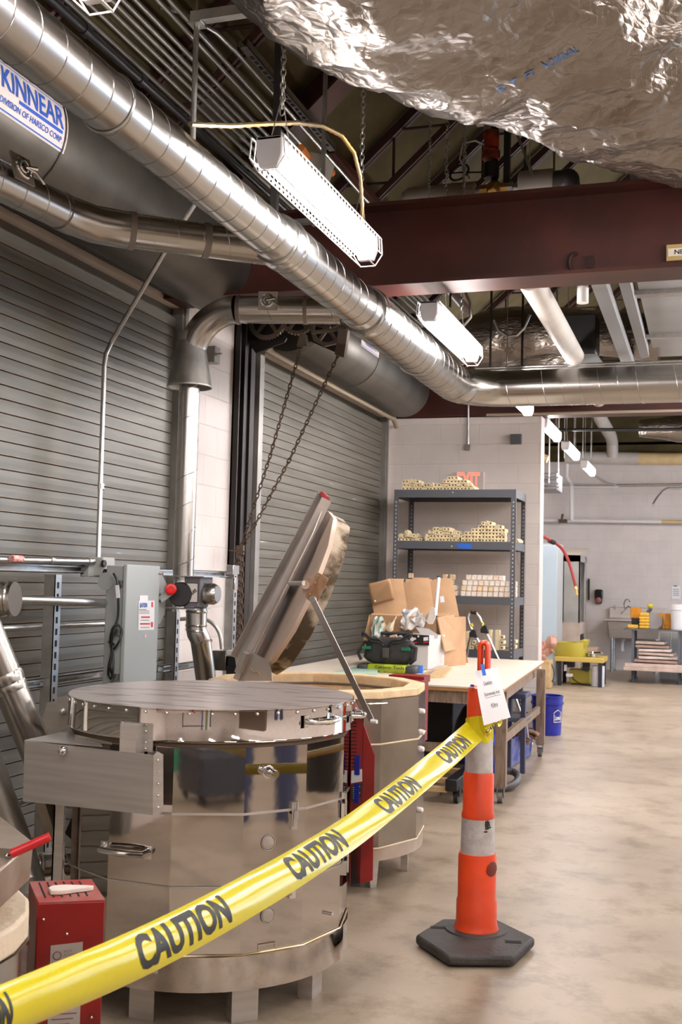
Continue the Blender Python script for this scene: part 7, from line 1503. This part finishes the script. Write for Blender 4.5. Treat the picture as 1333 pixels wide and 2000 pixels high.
for k, (a_, b_q) in enumerate((((1313, 1144), (1330, 1170)),)):
    a, b_ = P(*a_, y=19.88), P(*b_q, y=19.88); m = MB(); m.b2((a.x, 19.885, b_.z), (b_.x, 19.895, a.z)); o = tag(obj('wall_notice', m, paper), 'white paper notice with grey print on the far wall above the white bucket', 'notice')
    m = MB()
    for q in range(4): z = a.z + (b_.z - a.z) * (.32 + .15 * q); m.b2((a.x + .02, 19.882, z), (b_.x - .02, 19.884, z + .018))
    obj('print_lines', m, mat('grey_print', (.45, .42, .43), .6), o)
    m = MB(); m.b2((a.x + .03, 19.87, a.z - .01), (a.x + .09, 19.885, a.z + .005)); obj('clip', m, blackm, o)
t = thing('stone_tiles', 'pale boxes leaning under the rack table against the far wall', 'boxes', (RT(1300, 1250).x, ty + .8, 0))
m = MB(); m.b2((RT(1290, 1233, ty + .9).x, ty + .9, 0), (RT(1310, 1233, ty + .9).x, ty + 1.1, P(1290, 1234, y=ty + .9).z)); obj('box', m, mat('pale_box', (.5, .48, .45), .7), t)
m = MB(); m.b2((RT(1312, 1233, ty + .9).x, ty + .9, 0), (RT(1326, 1233, ty + .9).x, ty + 1.1, P(1290, 1234, y=ty + .9).z)); obj('box', m, mat('pale_box', (.5, .48, .45), .7), t)

# ------------------------------------------------------------------ stand-ins added beside and behind the camera, only to be mirrored in the kiln
t = thing('rolling_toolbox', 'low dark wheeled toolbox at the foot of the camera', 'toolbox', (.05, 0, 0))
m = MB(); m.b2((-.17, -.25, .07), (.28, .12, .36)); obj('box_body', m, mat('toolbox_blue', (.06, .065, .085), .4, var=.2, vscale=3), t, bevel=.015)
m = MB(); m.b2((-.18, -.26, .30), (.29, .13, .325)); obj('lid_seam', m, mat('toolbox_lid', (.12, .12, .14), .35), t)
for x in (-.13, .24):
    for y in (-.2, .08): m = MB(); m.cyl((x - .012, y, .035), (x + .012, y, .035), .035, n=16); m.b2((x - .016, y - .016, .035), (x + .016, y + .016, .075)); obj('caster', m, dark, t)
for k, (x, col, lb) in enumerate(((.02, (.75, .72, .68), 'white'), (.12, (.45, .18, .05), 'rust coloured'), (.20, (.02, .30, .16), 'green'), (.32, (.72, .70, .68), 'broad pale'), (-.14, (.05, .07, .3), 'blue'))):
    m = MB(); wd = .07 if k != 3 else .14; m.box((x, -1.25, .85), (wd, .03, 1.7), Matrix.Rotation(.05, 3, 'X')); tag(obj('leaning_board', m, mat('board_%d' % k, col, .5)), lb + ' narrow board added behind the camera for the colours mirrored in the kiln', 'board')
t = thing('drying_rack', 'black metal rack added behind the camera for the kiln to mirror', 'rack', (-.5, -1.5, 0))
m = MB()
for x in (-1.4, .5): m.b2((x, -1.6, 0), (x + .05, -1.4, 1.5))
m.b2((-1.4, -1.6, 1.4), (.55, -1.32, 1.45)); m.b2((-1.4, -1.6, .1), (.55, -1.3, .16)); obj('frame', m, blackm, t)
m = MB(); m.lathe([(.13, 0), (.16, .75), (.17, .77), (.001, .79)], (1.66, 6.2, 0), 28, cap=False); tag(obj('trash_can', m, blackm), 'slim black trash can added out of view, mirrored as a dark column in the kiln', 'trash can')
for x, y, lb in ((1.55, 2.62, 'near'), (1.66, 2.86, 'far')): m = MB(); m.lathe([(.055, 0), (.065, .3), (.085, .8), (.09, .95), (.05, 1.0)], (x, y, 0), 20); tag(obj('leg_stand_in', m, mat('denim_blue', (.07, .09, .19), .8)), lb + ' one of two dark blue forms added out of view as mirrored legs', 'stand_in')  # added stand-ins for a person's legs in the kiln's reflection
t = thing('storage_cabinet', 'dark brown wooden cabinet added out of view at the right for the kiln to mirror', 'cabinet', (3.6, .5, 0))
m = MB(); m.b2((3.4, -1.5, 0), (3.9, 1.2, 1.8)); obj('cabinet_body', m, mat('brown_cab', (.10, .06, .04), .5), t)
